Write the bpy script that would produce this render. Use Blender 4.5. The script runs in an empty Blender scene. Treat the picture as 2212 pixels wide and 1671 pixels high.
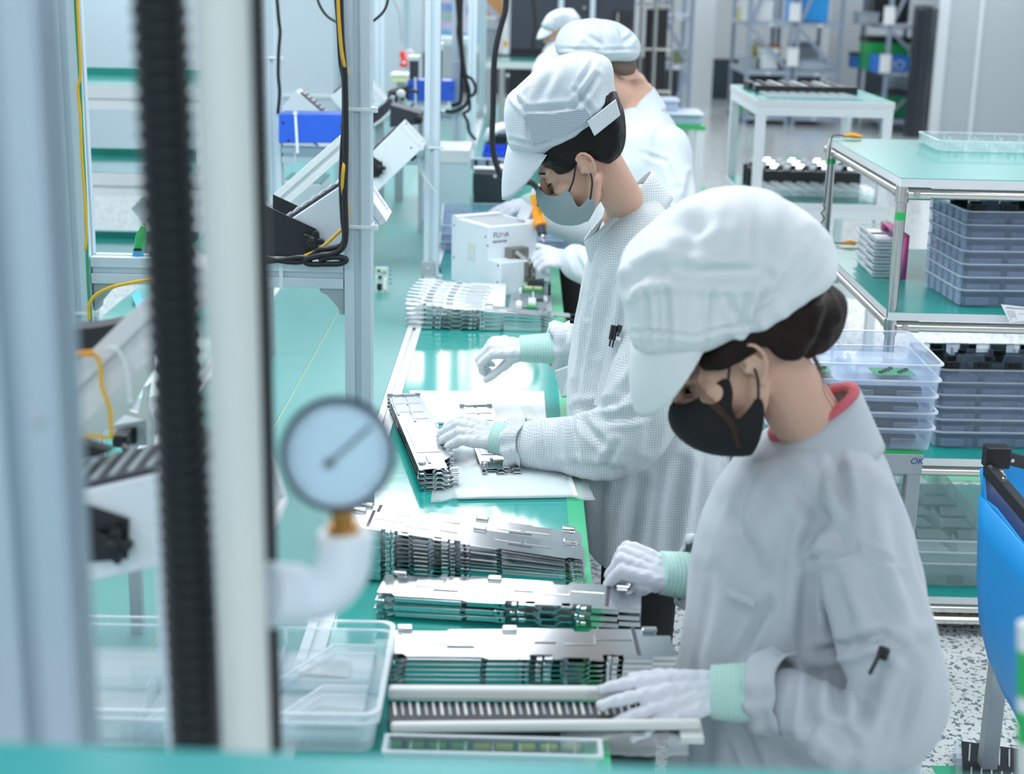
import bpy, bmesh, math, random
from mathutils import Vector, Matrix, noise
random.seed(7)
PI = math.pi
SC = bpy.context.scene
COL = SC.collection
R = math.radians

# ------------------------------------------------------------------ camera
FPX, CX, CY, CAMZ = 3300.0, 1106.0, 835.5, 1.88
_y = Vector((1140.0 - CX, -62.0 - CY, FPX)).normalized()
_x = Vector((math.cos(R(1.25)), math.sin(R(1.25)), 0.0))
_x = (_x - _y * _x.dot(_y)).normalized()
_z = _x.cross(_y)
C2W = Matrix((_x, _y, _z))                       # camera (right, down, forward) -> world
EYE = Vector((0.0, 0.0, CAMZ))
cam = bpy.data.cameras.new('camera')
cam_ob = bpy.data.objects.new('camera', cam)
COL.objects.link(cam_ob)
r_, u_, b_ = C2W @ Vector((1, 0, 0)), C2W @ Vector((0, -1, 0)), C2W @ Vector((0, 0, -1))
m_ = Matrix((r_, u_, b_)).transposed().to_4x4()
m_.translation = EYE
cam_ob.matrix_world = m_
cam.sensor_width = 36.0
cam.lens = FPX / 2212.0 * 36.0
cam.clip_start, cam.clip_end = 0.05, 80.0
cam.dof.use_dof = True
cam.dof.focus_distance = 3.55
cam.dof.aperture_fstop = cam.lens / 1000.0 / 0.0155
SC.camera = cam_ob

# ------------------------------------------------------------------ light
world = bpy.data.worlds.new('world')
SC.world = world
world.use_nodes = True
world.node_tree.nodes['Background'].inputs[0].default_value = (0.80, 0.93, 1.0, 1)
world.node_tree.nodes['Background'].inputs[1].default_value = 0.3
SC.view_settings.view_transform = 'Standard'
SC.view_settings.look = 'None'
SC.view_settings.gamma = 1.0
SC.view_settings.use_curve_mapping = False
SC.view_settings.exposure = 0.0
SC.cycles.max_bounces = 10
SC.cycles.diffuse_bounces = 4
SC.cycles.glossy_bounces = 4
SC.cycles.transmission_bounces = 4
SC.cycles.transparent_max_bounces = 40
SC.cycles.use_denoising = True
SC.cycles.sample_clamp_indirect = 6.0
CEIL = 3.05
LAMP_W = 33.5
for ly in (-0.9, 3.8, 8.5, 13.2, 17.9, 22.3):
    for lx in (-3.72, -3.08, -0.76, -0.12, 2.20, 2.84, 5.16, 5.80):
        li = bpy.data.lights.new('ceiling_lamp', 'AREA')
        li.shape = 'RECTANGLE'
        li.size, li.size_y = 0.57, 2.4
        li.energy = LAMP_W * (0.75 if ly < 0 else 0.62 if ly > 17 else 1.0)
        li.color = (0.97, 0.955, 1.0)
        lo = bpy.data.objects.new('ceiling_lamp', li)
        lo.location = (lx, ly, CEIL - 0.03)
        COL.objects.link(lo)

# ------------------------------------------------------------------ pixel -> world
def ray(px, py):
    return C2W @ Vector((px - CX, py - CY, FPX))
def at(px, py, Y):                                # point on the plane y = Y
    r = ray(px, py)
    return EYE + r * (Y / r.y)
def onz(px, py, z):                               # point on the plane z = z
    r = ray(px, py)
    return EYE + r * ((z - CAMZ) / r.z)
def mpp(px, py, Y):                               # metres per pixel there
    return Y / ray(px, py).y

# ------------------------------------------------------------------ object helpers
def srgb(h):
    if isinstance(h, (tuple, list)):
        return tuple(h)[:3]
    h = h.lstrip('#')
    o = []
    for i in (0, 2, 4):
        c = int(h[i:i + 2], 16) / 255
        o.append(c / 12.92 if c <= 0.04045 else ((c + 0.055) / 1.055) ** 2.4)
    return tuple(o)

def tag(o, label=None, cat=None, group=None, kind=None):
    if label: o['label'] = label
    if cat: o['category'] = cat
    if group: o['group'] = group
    if kind: o['kind'] = kind
    return o

def thing(name, label, cat, loc=(0, 0, 0), rotz=0.0, group=None):
    o = bpy.data.objects.new(name, None)
    o.empty_display_size = 0.05
    COL.objects.link(o)
    o.location = loc
    o.rotation_euler = (0, 0, rotz)
    return tag(o, label, cat, group)

def rootmat(o):
    return Matrix.Translation(o.location) @ o.rotation_euler.to_matrix().to_4x4()

def support(t, x, y, z0, z1, w=0.02, m=None, name='support'):
    b = MB()
    b.span((x - w / 2, y - w / 2, min(z0, z1)), (x + w / 2, y + w / 2, max(z0, z1)))
    return b.build(name, m or M['greymetal'], t)

class MB:
    """collects polygons, links them as ONE mesh object"""
    def __init__(s):
        s.v, s.f, s.mi, s.m = [], [], [], 0
    def add(s, vs, fs, M=None):
        b = len(s.v)
        s.v += [tuple(M @ Vector(p)) if M else tuple(p) for p in vs]
        s.f += [tuple(b + i for i in f) for f in fs]
        s.mi += [s.m] * len(fs)
        return s
    def box(s, c, d, M=None, rz=0.0):
        x, y, z = d[0] / 2, d[1] / 2, d[2] / 2
        vs = [Vector((i, j, k)) for i in (-x, x) for j in (-y, y) for k in (-z, z)]
        if rz:
            q = Matrix.Rotation(rz, 3, 'Z')
            vs = [q @ p for p in vs]
        vs = [p + Vector(c) for p in vs]
        return s.add(vs, [(0, 1, 3, 2), (4, 6, 7, 5), (0, 4, 5, 1), (2, 3, 7, 6), (0, 2, 6, 4), (1, 5, 7, 3)], M)
    def span(s, a, b, M=None):
        a, b = Vector(a), Vector(b)
        return s.box((a + b) / 2, [abs(q) for q in (b - a)], M)
    def bar(s, p, q, w, h, up=(0, 0, 1), M=None):
        p, q = Vector(p), Vector(q)
        d = q - p
        L = d.length
        d.normalize()
        up = Vector(up)
        if abs(d.dot(up)) > 0.98: up = Vector((0, 1, 0))
        sd = d.cross(up).normalized()
        u = sd.cross(d)
        T = Matrix((d, sd, u)).transposed().to_4x4()
        T.translation = (p + q) / 2
        return s.box((0, 0, 0), (L, w, h), (M @ T) if M else T)
    def tube(s, pts, r, n=8, caps=True, M=None, closed=False):
        pts = [Vector(p) for p in pts]
        k = len(pts)
        rs = r if isinstance(r, (list, tuple)) else [r] * k
        vs, fs = [], []
        nrm = None
        for i, p in enumerate(pts):
            if closed: t = (pts[(i + 1) % k] - pts[i - 1])
            else: t = pts[min(i + 1, k - 1)] - pts[max(i - 1, 0)]
            t.normalize()
            if nrm is None:
                a = Vector((0, 0, 1)) if abs(t.z) < 0.9 else Vector((1, 0, 0))
                nrm = t.cross(a).normalized()
            nrm = (nrm - t * nrm.dot(t)).normalized()
            bn = t.cross(nrm)
            for j in range(n):
                a = 2 * PI * j / n
                vs.append(p + (nrm * math.cos(a) + bn * math.sin(a)) * rs[i])
        for i in range(k if closed else k - 1):
            i2 = (i + 1) % k
            for j in range(n):
                fs.append((i * n + j, i * n + (j + 1) % n, i2 * n + (j + 1) % n, i2 * n + j))
        if caps and not closed:
            fs.append(tuple(range(n))[::-1])
            fs.append(tuple((k - 1) * n + j for j in range(n)))
        return s.add(vs, fs, M)
    def cyl(s, p, q, r, n=16, M=None, r2=None):
        return s.tube([p, q], [r, r if r2 is None else r2], n, True, M)
    def lathe(s, prof, n=24, M=None):             # profile (r, z) about local Z
        vs, fs = [], []
        for r, z in prof:
            for j in range(n):
                a = 2 * PI * j / n
                vs.append((r * math.cos(a), r * math.sin(a), z))
        for i in range(len(prof) - 1):
            for j in range(n):
                fs.append((i * n + j, i * n + (j + 1) % n, (i + 1) * n + (j + 1) % n, (i + 1) * n + j))
        fs.append(tuple(range(n))[::-1])
        fs.append(tuple((len(prof) - 1) * n + j for j in range(n)))
        return s.add(vs, fs, M)
    def prism(s, poly, z0, z1, M=None):           # polygon in local XY
        n = len(poly)
        vs = [(x, y, z0) for x, y in poly] + [(x, y, z1) for x, y in poly]
        fs = [tuple(range(n))[::-1], tuple(range(n, 2 * n))]
        fs += [(i, (i + 1) % n, n + (i + 1) % n, n + i) for i in range(n)]
        return s.add(vs, fs, M)
    def loft(s, rings, closed=True, caps=True, M=None):
        n = len(rings[0])
        vs = [p for r in rings for p in r]
        fs = []
        for i in range(len(rings) - 1):
            for j in range(n if closed else n - 1):
                fs.append((i * n + j, i * n + (j + 1) % n, (i + 1) * n + (j + 1) % n, (i + 1) * n + j))
        if caps and closed:
            fs.append(tuple(range(n))[::-1])
            fs.append(tuple((len(rings) - 1) * n + j for j in range(n)))
        return s.add(vs, fs, M)
    def ball(s, c, r, nu=12, nv=8, M=None):
        rx, ry, rz = r if isinstance(r, (tuple, list)) else (r, r, r)
        rings = []
        for i in range(nv + 1):
            a = -PI / 2 + PI * i / nv
            ca, sa = max(math.cos(a), 0.02), math.sin(a)
            rings.append([(c[0] + rx * ca * math.cos(2 * PI * j / nu), c[1] + ry * ca * math.sin(2 * PI * j / nu), c[2] + rz * sa) for j in range(nu)])
        return s.loft(rings, True, True, M)
    def build(s, name, mats, parent=None, smooth=False, bevel=0.0, local=False, recenter=True, seg=2):
        me = bpy.data.meshes.new(name)
        vs = s.v
        loc = Vector((0, 0, 0))
        if parent is None and recenter and vs:
            lo = [min(p[i] for p in vs) for i in range(3)]
            hi = [max(p[i] for p in vs) for i in range(3)]
            loc = Vector(((lo[0] + hi[0]) / 2, (lo[1] + hi[1]) / 2, lo[2]))
            vs = [(p[0] - loc.x, p[1] - loc.y, p[2] - loc.z) for p in vs]
        me.from_pydata(vs, [], s.f)
        if not isinstance(mats, (list, tuple)): mats = [mats]
        for m in mats: me.materials.append(m)
        if len(mats) > 1:
            me.polygons.foreach_set('material_index', s.mi)
        bm = bmesh.new()
        bm.from_mesh(me)
        bmesh.ops.recalc_face_normals(bm, faces=bm.faces[:])
        bm.to_mesh(me)
        bm.free()
        if smooth:
            me.polygons.foreach_set('use_smooth', [True] * len(me.polygons))
            if smooth != 'all':
                me.set_sharp_from_angle(angle=R(38))
        o = bpy.data.objects.new(name, me)
        COL.objects.link(o)
        o.location = loc
        if parent is not None:
            o.parent = parent
            if parent.type == 'EMPTY' and not local:
                o.matrix_parent_inverse = rootmat(parent).inverted()
        if bevel:
            b = o.modifiers.new('bevel', 'BEVEL')
            b.width, b.segments, b.limit_method, b.angle_limit = bevel, seg, 'ANGLE', R(40)
        return o

def dup(root, loc=None, rotz=None, label=None, group=None, name=None):
    r = root.copy()
    COL.objects.link(r)
    if loc is not None: r.location = loc
    if rotz is not None: r.rotation_euler = (0, 0, rotz)
    if label: r['label'] = label
    if group: r['group'] = group
    for ch in list(root.children):
        c = ch.copy()
        COL.objects.link(c)
        c.parent = r
        c.matrix_parent_inverse = ch.matrix_parent_inverse.copy()
        for g in ch.children:
            d = g.copy()
            COL.objects.link(d)
            d.parent = c
            d.matrix_parent_inverse = g.matrix_parent_inverse.copy()
    return r

def spline(pts, n=8, closed=False):               # Catmull-Rom through points
    P = [Vector(p) for p in pts]
    if len(P) < 3: return P
    out = []
    k = len(P)
    for i in range(k if closed else k - 1):
        if closed: a, b, c, d = P[i - 1], P[i], P[(i + 1) % k], P[(i + 2) % k]
        else: a, b, c, d = P[max(i - 1, 0)], P[i], P[i + 1], P[min(i + 2, k - 1)]
        for j in range(n):
            t = j / n
            out.append(0.5 * (2 * b + (c - a) * t + (2 * a - 5 * b + 4 * c - d) * t * t + (3 * b - a - 3 * c + d) * t ** 3))
    if not closed: out.append(P[-1])
    return out

def rrect(w, d, r, n=4):
    o = []
    for cx, cy, a0 in ((w / 2 - r, d / 2 - r, 0), (-w / 2 + r, d / 2 - r, 90), (-w / 2 + r, -d / 2 + r, 180), (w / 2 - r, -d / 2 + r, 270)):
        for i in range(n + 1):
            a = R(a0 + 90 * i / n)
            o.append((cx + r * math.cos(a), cy + r * math.sin(a)))
    return o

def lettering(s, size, m, parent, T, depth=0.0003, shear=0.0):
    c = bpy.data.curves.new('lettering', 'FONT')
    c.body, c.size, c.extrude, c.shear = s, size, depth, shear
    tmp = bpy.data.objects.new('tmp', c)
    COL.objects.link(tmp)
    dg = bpy.context.evaluated_depsgraph_get()
    me = bpy.data.meshes.new_from_object(tmp.evaluated_get(dg))
    bpy.data.objects.remove(tmp)
    me.transform(T)
    me.materials.clear()
    me.materials.append(m)
    o = bpy.data.objects.new('lettering', me)
    COL.objects.link(o)
    o.parent = parent
    if parent.type == 'EMPTY': o.matrix_parent_inverse = rootmat(parent).inverted()
    return o

ORD = ['topmost', 'second from the top', 'third from the top', 'fourth from the top', 'fifth from the top', 'sixth from the top', 'seventh from the top', 'eighth from the top', 'ninth from the top', 'tenth from the top', 'eleventh from the top', 'twelfth from the top']
def ordlab(i, n):
    return 'lowest' if i == n - 1 else ORD[i]

# ------------------------------------------------------------------ materials
def mat(name, color, rough=0.5, metal=0.0, spec=0.5, bump=0.0, bscale=200.0, mottle=0.0, mscale=6.0, coat=0.0, emit=0.0, stretch=None, sheen=0.0, sss=0.0):
    m = bpy.data.materials.new(name)
    m.use_nodes = True
    nt = m.node_tree
    b = nt.nodes['Principled BSDF']
    c = srgb(color)
    b.inputs['Base Color'].default_value = (*c, 1)
    b.inputs['Roughness'].default_value = rough
    b.inputs['Metallic'].default_value = metal
    b.inputs['Specular IOR Level'].default_value = spec
    if coat:
        b.inputs['Coat Weight'].default_value = coat
        b.inputs['Coat Roughness'].default_value = 0.08
    if sheen:
        b.inputs['Sheen Weight'].default_value = sheen
        b.inputs['Sheen Roughness'].default_value = 0.4
    if sss:
        b.inputs['Subsurface Weight'].default_value = sss
        b.inputs['Subsurface Radius'].default_value = (0.012, 0.005, 0.003)
        b.inputs['Subsurface Scale'].default_value = 0.6
    if emit:
        b.inputs['Emission Color'].default_value = (*c, 1)
        b.inputs['Emission Strength'].default_value = emit
    tc = None
    if bump or mottle:
        tc = nt.nodes.new('ShaderNodeTexCoord')
        src = tc.outputs['Object']
        if stretch:
            mp = nt.nodes.new('ShaderNodeMapping')
            mp.inputs['Scale'].default_value = stretch
            nt.links.new(src, mp.inputs['Vector'])
            src = mp.outputs['Vector']
    if bump:
        n = nt.nodes.new('ShaderNodeTexNoise')
        n.inputs['Scale'].default_value = bscale
        n.inputs['Detail'].default_value = 3
        nt.links.new(src, n.inputs['Vector'])
        bp = nt.nodes.new('ShaderNodeBump')
        bp.inputs['Strength'].default_value = min(1.0, bump)
        bp.inputs['Distance'].default_value = 0.0015
        nt.links.new(n.outputs['Fac'], bp.inputs['Height'])
        nt.links.new(bp.outputs['Normal'], b.inputs['Normal'])
    if mottle:
        n = nt.nodes.new('ShaderNodeTexNoise')
        n.inputs['Scale'].default_value = mscale
        n.inputs['Detail'].default_value = 5
        nt.links.new(src, n.inputs['Vector'])
        mx = nt.nodes.new('ShaderNodeMix')
        mx.data_type = 'RGBA'
        mx.inputs[6].default_value = (*[q * (1 - mottle) for q in c], 1)
        mx.inputs[7].default_value = (*[min(1, q * (1 + mottle)) for q in c], 1)
        nt.links.new(n.outputs['Fac'], mx.inputs[0])
        nt.links.new(mx.outputs[2], b.inputs['Base Color'])
    return m

def film(name, color, dens=0.25, rough=0.12, edge=0.6):
    """thin clear plastic: mostly see-through, milky and glossy at grazing angles"""
    m = bpy.data.materials.new(name)
    m.use_nodes = True
    nt = m.node_tree
    nt.nodes.remove(nt.nodes['Principled BSDF'])
    out = nt.nodes['Material Output']
    tr = nt.nodes.new('ShaderNodeBsdfTransparent')
    c = srgb(color)
    tr.inputs[0].default_value = (*[0.82 + 0.18 * q for q in c], 1)
    pb = nt.nodes.new('ShaderNodeBsdfPrincipled')
    pb.inputs['Base Color'].default_value = (*c, 1)
    pb.inputs['Roughness'].default_value = rough
    pb.inputs['Specular IOR Level'].default_value = 0.8
    lw = nt.nodes.new('ShaderNodeLayerWeight')
    lw.inputs[0].default_value = 0.35
    mr = nt.nodes.new('ShaderNodeMapRange')
    mr.inputs['To Min'].default_value = dens
    mr.inputs['To Max'].default_value = edge
    nt.links.new(lw.outputs['Facing'], mr.inputs['Value'])
    mx = nt.nodes.new('ShaderNodeMixShader')
    nt.links.new(mr.outputs[0], mx.inputs[0])
    nt.links.new(tr.outputs[0], mx.inputs[1])
    nt.links.new(pb.outputs[0], mx.inputs[2])
    nt.links.new(mx.outputs[0], out.inputs['Surface'])
    return m

def cloth(name, color, line=None, pitch=0.005, width=0.12, rough=0.85, fine=900.0, amount=0.8):
    """woven cleanroom cloth; LINE = colour of the conductive grid woven into it"""
    m = mat(name, color, rough, bump=0.25, bscale=fine, sheen=0.15)
    nt = m.node_tree
    b = nt.nodes['Principled BSDF']
    if line:
        tc = nt.nodes.new('ShaderNodeTexCoord')
        ge = nt.nodes.new('ShaderNodeNewGeometry')
        sn = nt.nodes.new('ShaderNodeSeparateXYZ')
        nt.links.new(ge.outputs['Normal'], sn.inputs[0])
        warp = nt.nodes.new('ShaderNodeTexNoise')
        warp.inputs['Scale'].default_value = 9
        nt.links.new(tc.outputs['Object'], warp.inputs['Vector'])
        va = nt.nodes.new('ShaderNodeVectorMath')
        va.operation = 'MULTIPLY_ADD'
        va.inputs[1].default_value = (0.03, 0.03, 0.03)
        nt.links.new(warp.outputs['Color'], va.inputs[0])
        nt.links.new(tc.outputs['Object'], va.inputs[2])
        sx = nt.nodes.new('ShaderNodeSeparateXYZ')
        nt.links.new(va.outputs[0], sx.inputs[0])
        def mth(op, a, bb=None):
            n = nt.nodes.new('ShaderNodeMath')
            n.operation = op
            for i, q in enumerate((a, bb)):
                if q is None: continue
                if isinstance(q, (int, float)): n.inputs[i].default_value = q
                else: nt.links.new(q, n.inputs[i])
            return n.outputs[0]
        def ln(axis):
            return mth('LESS_THAN', mth('FRACT', mth('DIVIDE', mth('ADD', sx.outputs[axis], 10.0), pitch)), width)
        horiz = mth('GREATER_THAN', mth('ABSOLUTE', sn.outputs[0]), mth('ABSOLUTE', sn.outputs[1]))
        lx, ly, lz = ln(0), ln(1), ln(2)
        side = mth('ADD', mth('MULTIPLY', lx, mth('SUBTRACT', 1.0, horiz)), mth('MULTIPLY', ly, horiz))
        top = mth('GREATER_THAN', mth('ABSOLUTE', sn.outputs[2]), 0.8)
        lz2 = mth('ADD', mth('MULTIPLY', lz, mth('SUBTRACT', 1.0, top)), mth('MULTIPLY', ly, top))
        g = mth('MULTIPLY', mth('MAXIMUM', side, lz2), amount)
        mx = nt.nodes.new('ShaderNodeMix')
        mx.data_type = 'RGBA'
        mx.inputs[6].default_value = (*srgb(color), 1)
        mx.inputs[7].default_value = (*srgb(line), 1)
        nt.links.new(g, mx.inputs[0])
        nt.links.new(mx.outputs[2], b.inputs['Base Color'])
    return m

M = {}
M['alu'] = mat('brushed_aluminium', '#cbdde6', 0.42, 0.22, bump=0.06, bscale=60, stretch=(1, 1, 0.05))
M['alu_dark'] = mat('aluminium_slot', '#8b9aa3', 0.5, 0.4)
M['alu_white'] = mat('pale_anodised_profile', '#dfe6e8', 0.4, 0.15)
M['steel'] = mat('bare_sheet_steel', '#d2d6d8', 0.18, 1.0, bump=0.05, bscale=40)
M['chrome'] = mat('chromed_pipe', '#d5d2cc', 0.16, 1.0)
M['greymetal'] = mat('grey_painted_metal', '#a9b5ba', 0.45, 0.3, mottle=0.08)
M['teal'] = mat('glossy_teal_mat', '#1f9f96', 0.13, mottle=0.05, mscale=5, bump=0.12, bscale=25, coat=0.3)
M['pale_teal'] = mat('matt_pale_teal_mat', '#5a9a96', 0.34, mottle=0.06, mscale=4, bump=0.3, bscale=350)
M['shelf_teal'] = mat('satin_teal_shelf_mat', '#1f958e', 0.22, spec=0.3, mottle=0.05, mscale=5)
M['board_grey'] = mat('grey_board_batch', '#76848f', 0.5, mottle=0.25, mscale=40)
M['alu_fore'] = mat('aluminium_shaded_copy', '#a7bbc8', 0.5, 0.2)  # aluminium copy, shade put into its colour to offset the near lamps
M['wall_back'] = mat('pale_back_wall', '#d3dcdf', 0.6)
M['slab_teal'] = mat('satin_teal_mat', '#3aa9a8', 0.45)
M['wall_light'] = mat('pale_panel_wall', '#b4c8d0', 0.6)
M['tape'] = mat('green_tape', '#40b884', 0.35)
M['tape_dark'] = mat('deep_green_tape', '#27b35c', 0.4)
M['white'] = mat('white_paint', '#dfe9ec', 0.4)
M['white2'] = mat('worn_white_paint', '#dbe8ee', 0.45, mottle=0.06, mscale=14)
M['offwhite'] = mat('off_white_plastic', '#d3dcd9', 0.45)
M['pvc'] = mat('grey_white_pvc', '#d4e4ee', 0.4)
M['black'] = mat('black_plastic', '#171b20', 0.42)
M['blackmetal'] = mat('black_painted_metal', '#22262b', 0.5)
M['charcoal'] = mat('charcoal_panel', '#343b45', 0.55)
M['rubber'] = mat('black_rubber_hose', '#171d21', 0.5)
M['blue'] = mat('blue_painted_metal', '#2d62d8', 0.3, bump=0.25, bscale=160)
M['bluebin'] = mat('blue_bin_plastic', '#2f5fe0', 0.4)
M['skyblue'] = mat('sky_blue_sheet', '#21a5f3', 0.4)
M['navy'] = mat('navy_sleeve', '#4a5b86', 0.6)
M['yellow'] = mat('yellow_wire', '#e6b52a', 0.45)
M['green'] = mat('green_wire', '#2f9a6c', 0.45)
M['orange'] = mat('orange_plastic', '#f5a221', 0.35)
M['red'] = mat('red_plastic', '#e5402f', 0.4)
M['pink'] = mat('pink_plastic', '#f06cb0', 0.5)
M['paper'] = mat('white_paper', '#eef3f5', 0.7)
M['pcb'] = mat('green_circuit_board', '#3c9c62', 0.4, mottle=0.4, mscale=70)
M['pcb_dark'] = mat('dark_circuit_board', '#33403f', 0.45, mottle=0.5, mscale=60)
M['brass'] = mat('brass_fitting', '#b58a4a', 0.35, 0.8)
M['glass_white'] = mat('gauge_dial', '#aed0e2', 0.5)
M['tie'] = mat('nylon_cable_tie', '#dfecee', 0.4)
M['wall'] = mat('light_grey_wall', '#b9c6cb', 0.6)
M['wall_base'] = mat('dark_wall_base', '#3a434e', 0.5)
M['rackgrey'] = mat('rack_blue_grey', '#8fa0b2', 0.5)
M['film_clear'] = film('clear_blister_plastic', '#e4f1f5', 0.08, 0.1, 0.6)
M['film_blue'] = film('bluish_tray_plastic', '#b9cce4', 0.15, 0.18, 0.55)
M['film_milk'] = film('milky_tray_plastic', '#d3e2f2', 0.10, 0.15, 0.55)
M['film_teal'] = film('pale_green_clear_plastic', '#dcefef', 0.06, 0.08, 0.6)
M['film_rim'] = film('bright_plastic_edge', '#eaf3fa', 0.42, 0.12, 0.85)
M['bag'] = film('thin_polythene', '#e8f4f6', 0.15, 0.12, 0.6)
M['skin'] = mat('skin', '#d3aa94', 0.5, sss=0.12, mottle=0.04, mscale=20)
M['skin2'] = mat('skin_warm', '#d4ad98', 0.5, sss=0.12, mottle=0.04, mscale=20)
M['hair'] = mat('black_hair', '#131315', 0.5, spec=0.25, bump=0.5, bscale=60, stretch=(1, 1, 8))
M['hair_brown'] = mat('dark_brown_hair', '#1d130f', 0.55, spec=0.2, bump=0.5, bscale=60, stretch=(1, 1, 8), mottle=0.5, mscale=14)
M['trouser'] = mat('black_trousers', '#121416', 0.8)
M['glove'] = mat('white_knit_glove', '#dbe1ea', 0.85, bump=0.5, bscale=700, sheen=0.2)
M['glove2'] = mat('pale_grey_knit_glove', '#d5dcdf', 0.85, bump=0.5, bscale=700, sheen=0.2)
M['mint'] = mat('mint_knit_cuff', '#b2dbd2', 0.85, bump=0.7, bscale=260, stretch=(0.15, 1, 1), sheen=0.2)
M['coat1'] = cloth('plain_white_coat_cloth', '#bcc6ce', None)
M['cap1'] = cloth('plain_white_cap_cloth', '#e2ebee', None)
M['coat2'] = cloth('grid_white_coat_cloth', '#dde6e9', '#8ea2ac', 0.0055, 0.17, amount=0.7)
M['cap2'] = cloth('grid_white_cap_cloth', '#d9e4e9', '#9fb3bd', 0.0045, 0.17, amount=0.7)
M['coat3'] = cloth('faint_stripe_coat_cloth', '#e0ebef', '#b9cad2', 0.006, 0.15)
M['mesh2'] = cloth('open_mesh_cloth', '#c3d0d8', '#7f93a2', 0.004, 0.4)
M['mask_grey'] = mat('grey_mask_cloth', '#95a5a9', 0.85, bump=0.3, bscale=500)
M['mask_black'] = mat('black_mask_cloth', '#141518', 0.8, bump=0.2, bscale=500)
# ------------------------------------------------------------------ the room
def floor_mat():
    m = mat('speckled_vinyl_floor', '#d3dcdb', 0.16)
    nt = m.node_tree
    b = nt.nodes['Principled BSDF']
    tc = nt.nodes.new('ShaderNodeTexCoord')
    n = nt.nodes.new('ShaderNodeTexNoise')
    n.inputs['Scale'].default_value = 62
    n.inputs['Detail'].default_value = 2.5
    n.inputs['Distortion'].default_value = 0.6
    nt.links.new(tc.outputs['Object'], n.inputs['Vector'])
    cr = nt.nodes.new('ShaderNodeValToRGB')
    e = cr.color_ramp.elements
    e[0].position, e[0].color = 0.545, (*srgb('#d8e0de'), 1)
    e[1].position, e[1].color = 0.58, (*srgb('#6f7f88'), 1)
    nt.links.new(n.outputs['Fac'], cr.inputs[0])
    nt.links.new(cr.outputs[0], b.inputs['Base Color'])
    return m
XL, XR, YN, YF = -4.6, 7.5, -3.0, 24.5
def struct(name, a, b, m, bevel=0):
    mb = MB()
    mb.span(a, b)
    return tag(mb.build(name, m, bevel=bevel), kind='structure')
struct('floor', (XL - .2, YN - .2, -0.1), (XR + .2, YF + .2, 0), floor_mat())
struct('ceiling', (XL - .2, YN - .2, CEIL), (XR + .2, YF + .2, CEIL + 0.1), mat('ceiling_white', '#a3adb2', 0.8))
struct('wall_left', (XL - .2, YN, 0), (XL, YF, CEIL), M['wall'])
struct('wall_right', (XR, YN, 0), (XR + .2, YF, CEIL), M['wall'])
struct('wall_back', (XL, YF, 0), (XR, YF + .2, CEIL), M['wall_back'])
struct('wall_front', (XL, YN - .2, 0), (XR, YN, CEIL), M['wall'])
struct('baseboard_back', (XL, YF - 0.02, 0), (XR, YF, 0.62), M['wall_base'])
struct('wall_partition', (5.06, 19.2, 0), (XR, 19.4, CEIL), M['wall'])
struct('trim_1', (5.0, 19.14, 0), (5.14, 19.44, CEIL), M['white'], 0.01)
struct('trim_2', (5.50, 19.16, 0), (5.56, 19.2, CEIL), M['white'], 0.01)
struct('wall_mid', (-4.6, 14.3, 0), (-0.95, 14.45, CEIL), M['wall_light'])
struct('trim_3', (-4.6, 14.28, 0.72), (-0.95, 14.3, 0.735), M['white'])
# column between the racks
struct('wall_column', (4.36, 22.6, 0), (4.92, 23.0, CEIL), M['wall_back'])
struct('wall_column_left', (2.35, 22.9, 0), (2.75, 23.1, CEIL), M['wall_back'])
# floor tape lanes
def floor_tape(a, b, w, lab):
    mb = MB()
    mb.bar((a[0], a[1], 0.0012), (b[0], b[1], 0.0012), w, 0.002)
    tag(mb.build('floor_tape', M['tape']), lab, 'floor tape')
p = onz(1995, 1030, 0)
q = onz(2120, 1030, 0)
floor_tape(p, (q.x + 1.5, q.y + 0.02), 0.10, 'green floor tape strip crossing the floor behind the chrome trolley')
floor_tape(onz(1480, 370, 0), onz(1545, 440, 0), 0.10, 'green floor tape running beside the clear-topped stand')
floor_tape(onz(1865, 452, 0), onz(1905, 480, 0), 0.14, 'short green floor tape under the white two-tier table')
floor_tape(onz(1705, 336, 0), onz(1722, 342, 0), 0.12, 'faint green floor tape far off between table and racks')
floor_tape(onz(2020, 1668, 0), onz(2200, 1668, 0), 0.06, 'green floor tape at the foot of the blue sheet bin')
# ------------------------------------------------------------------ people: tools
import numpy as np

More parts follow.
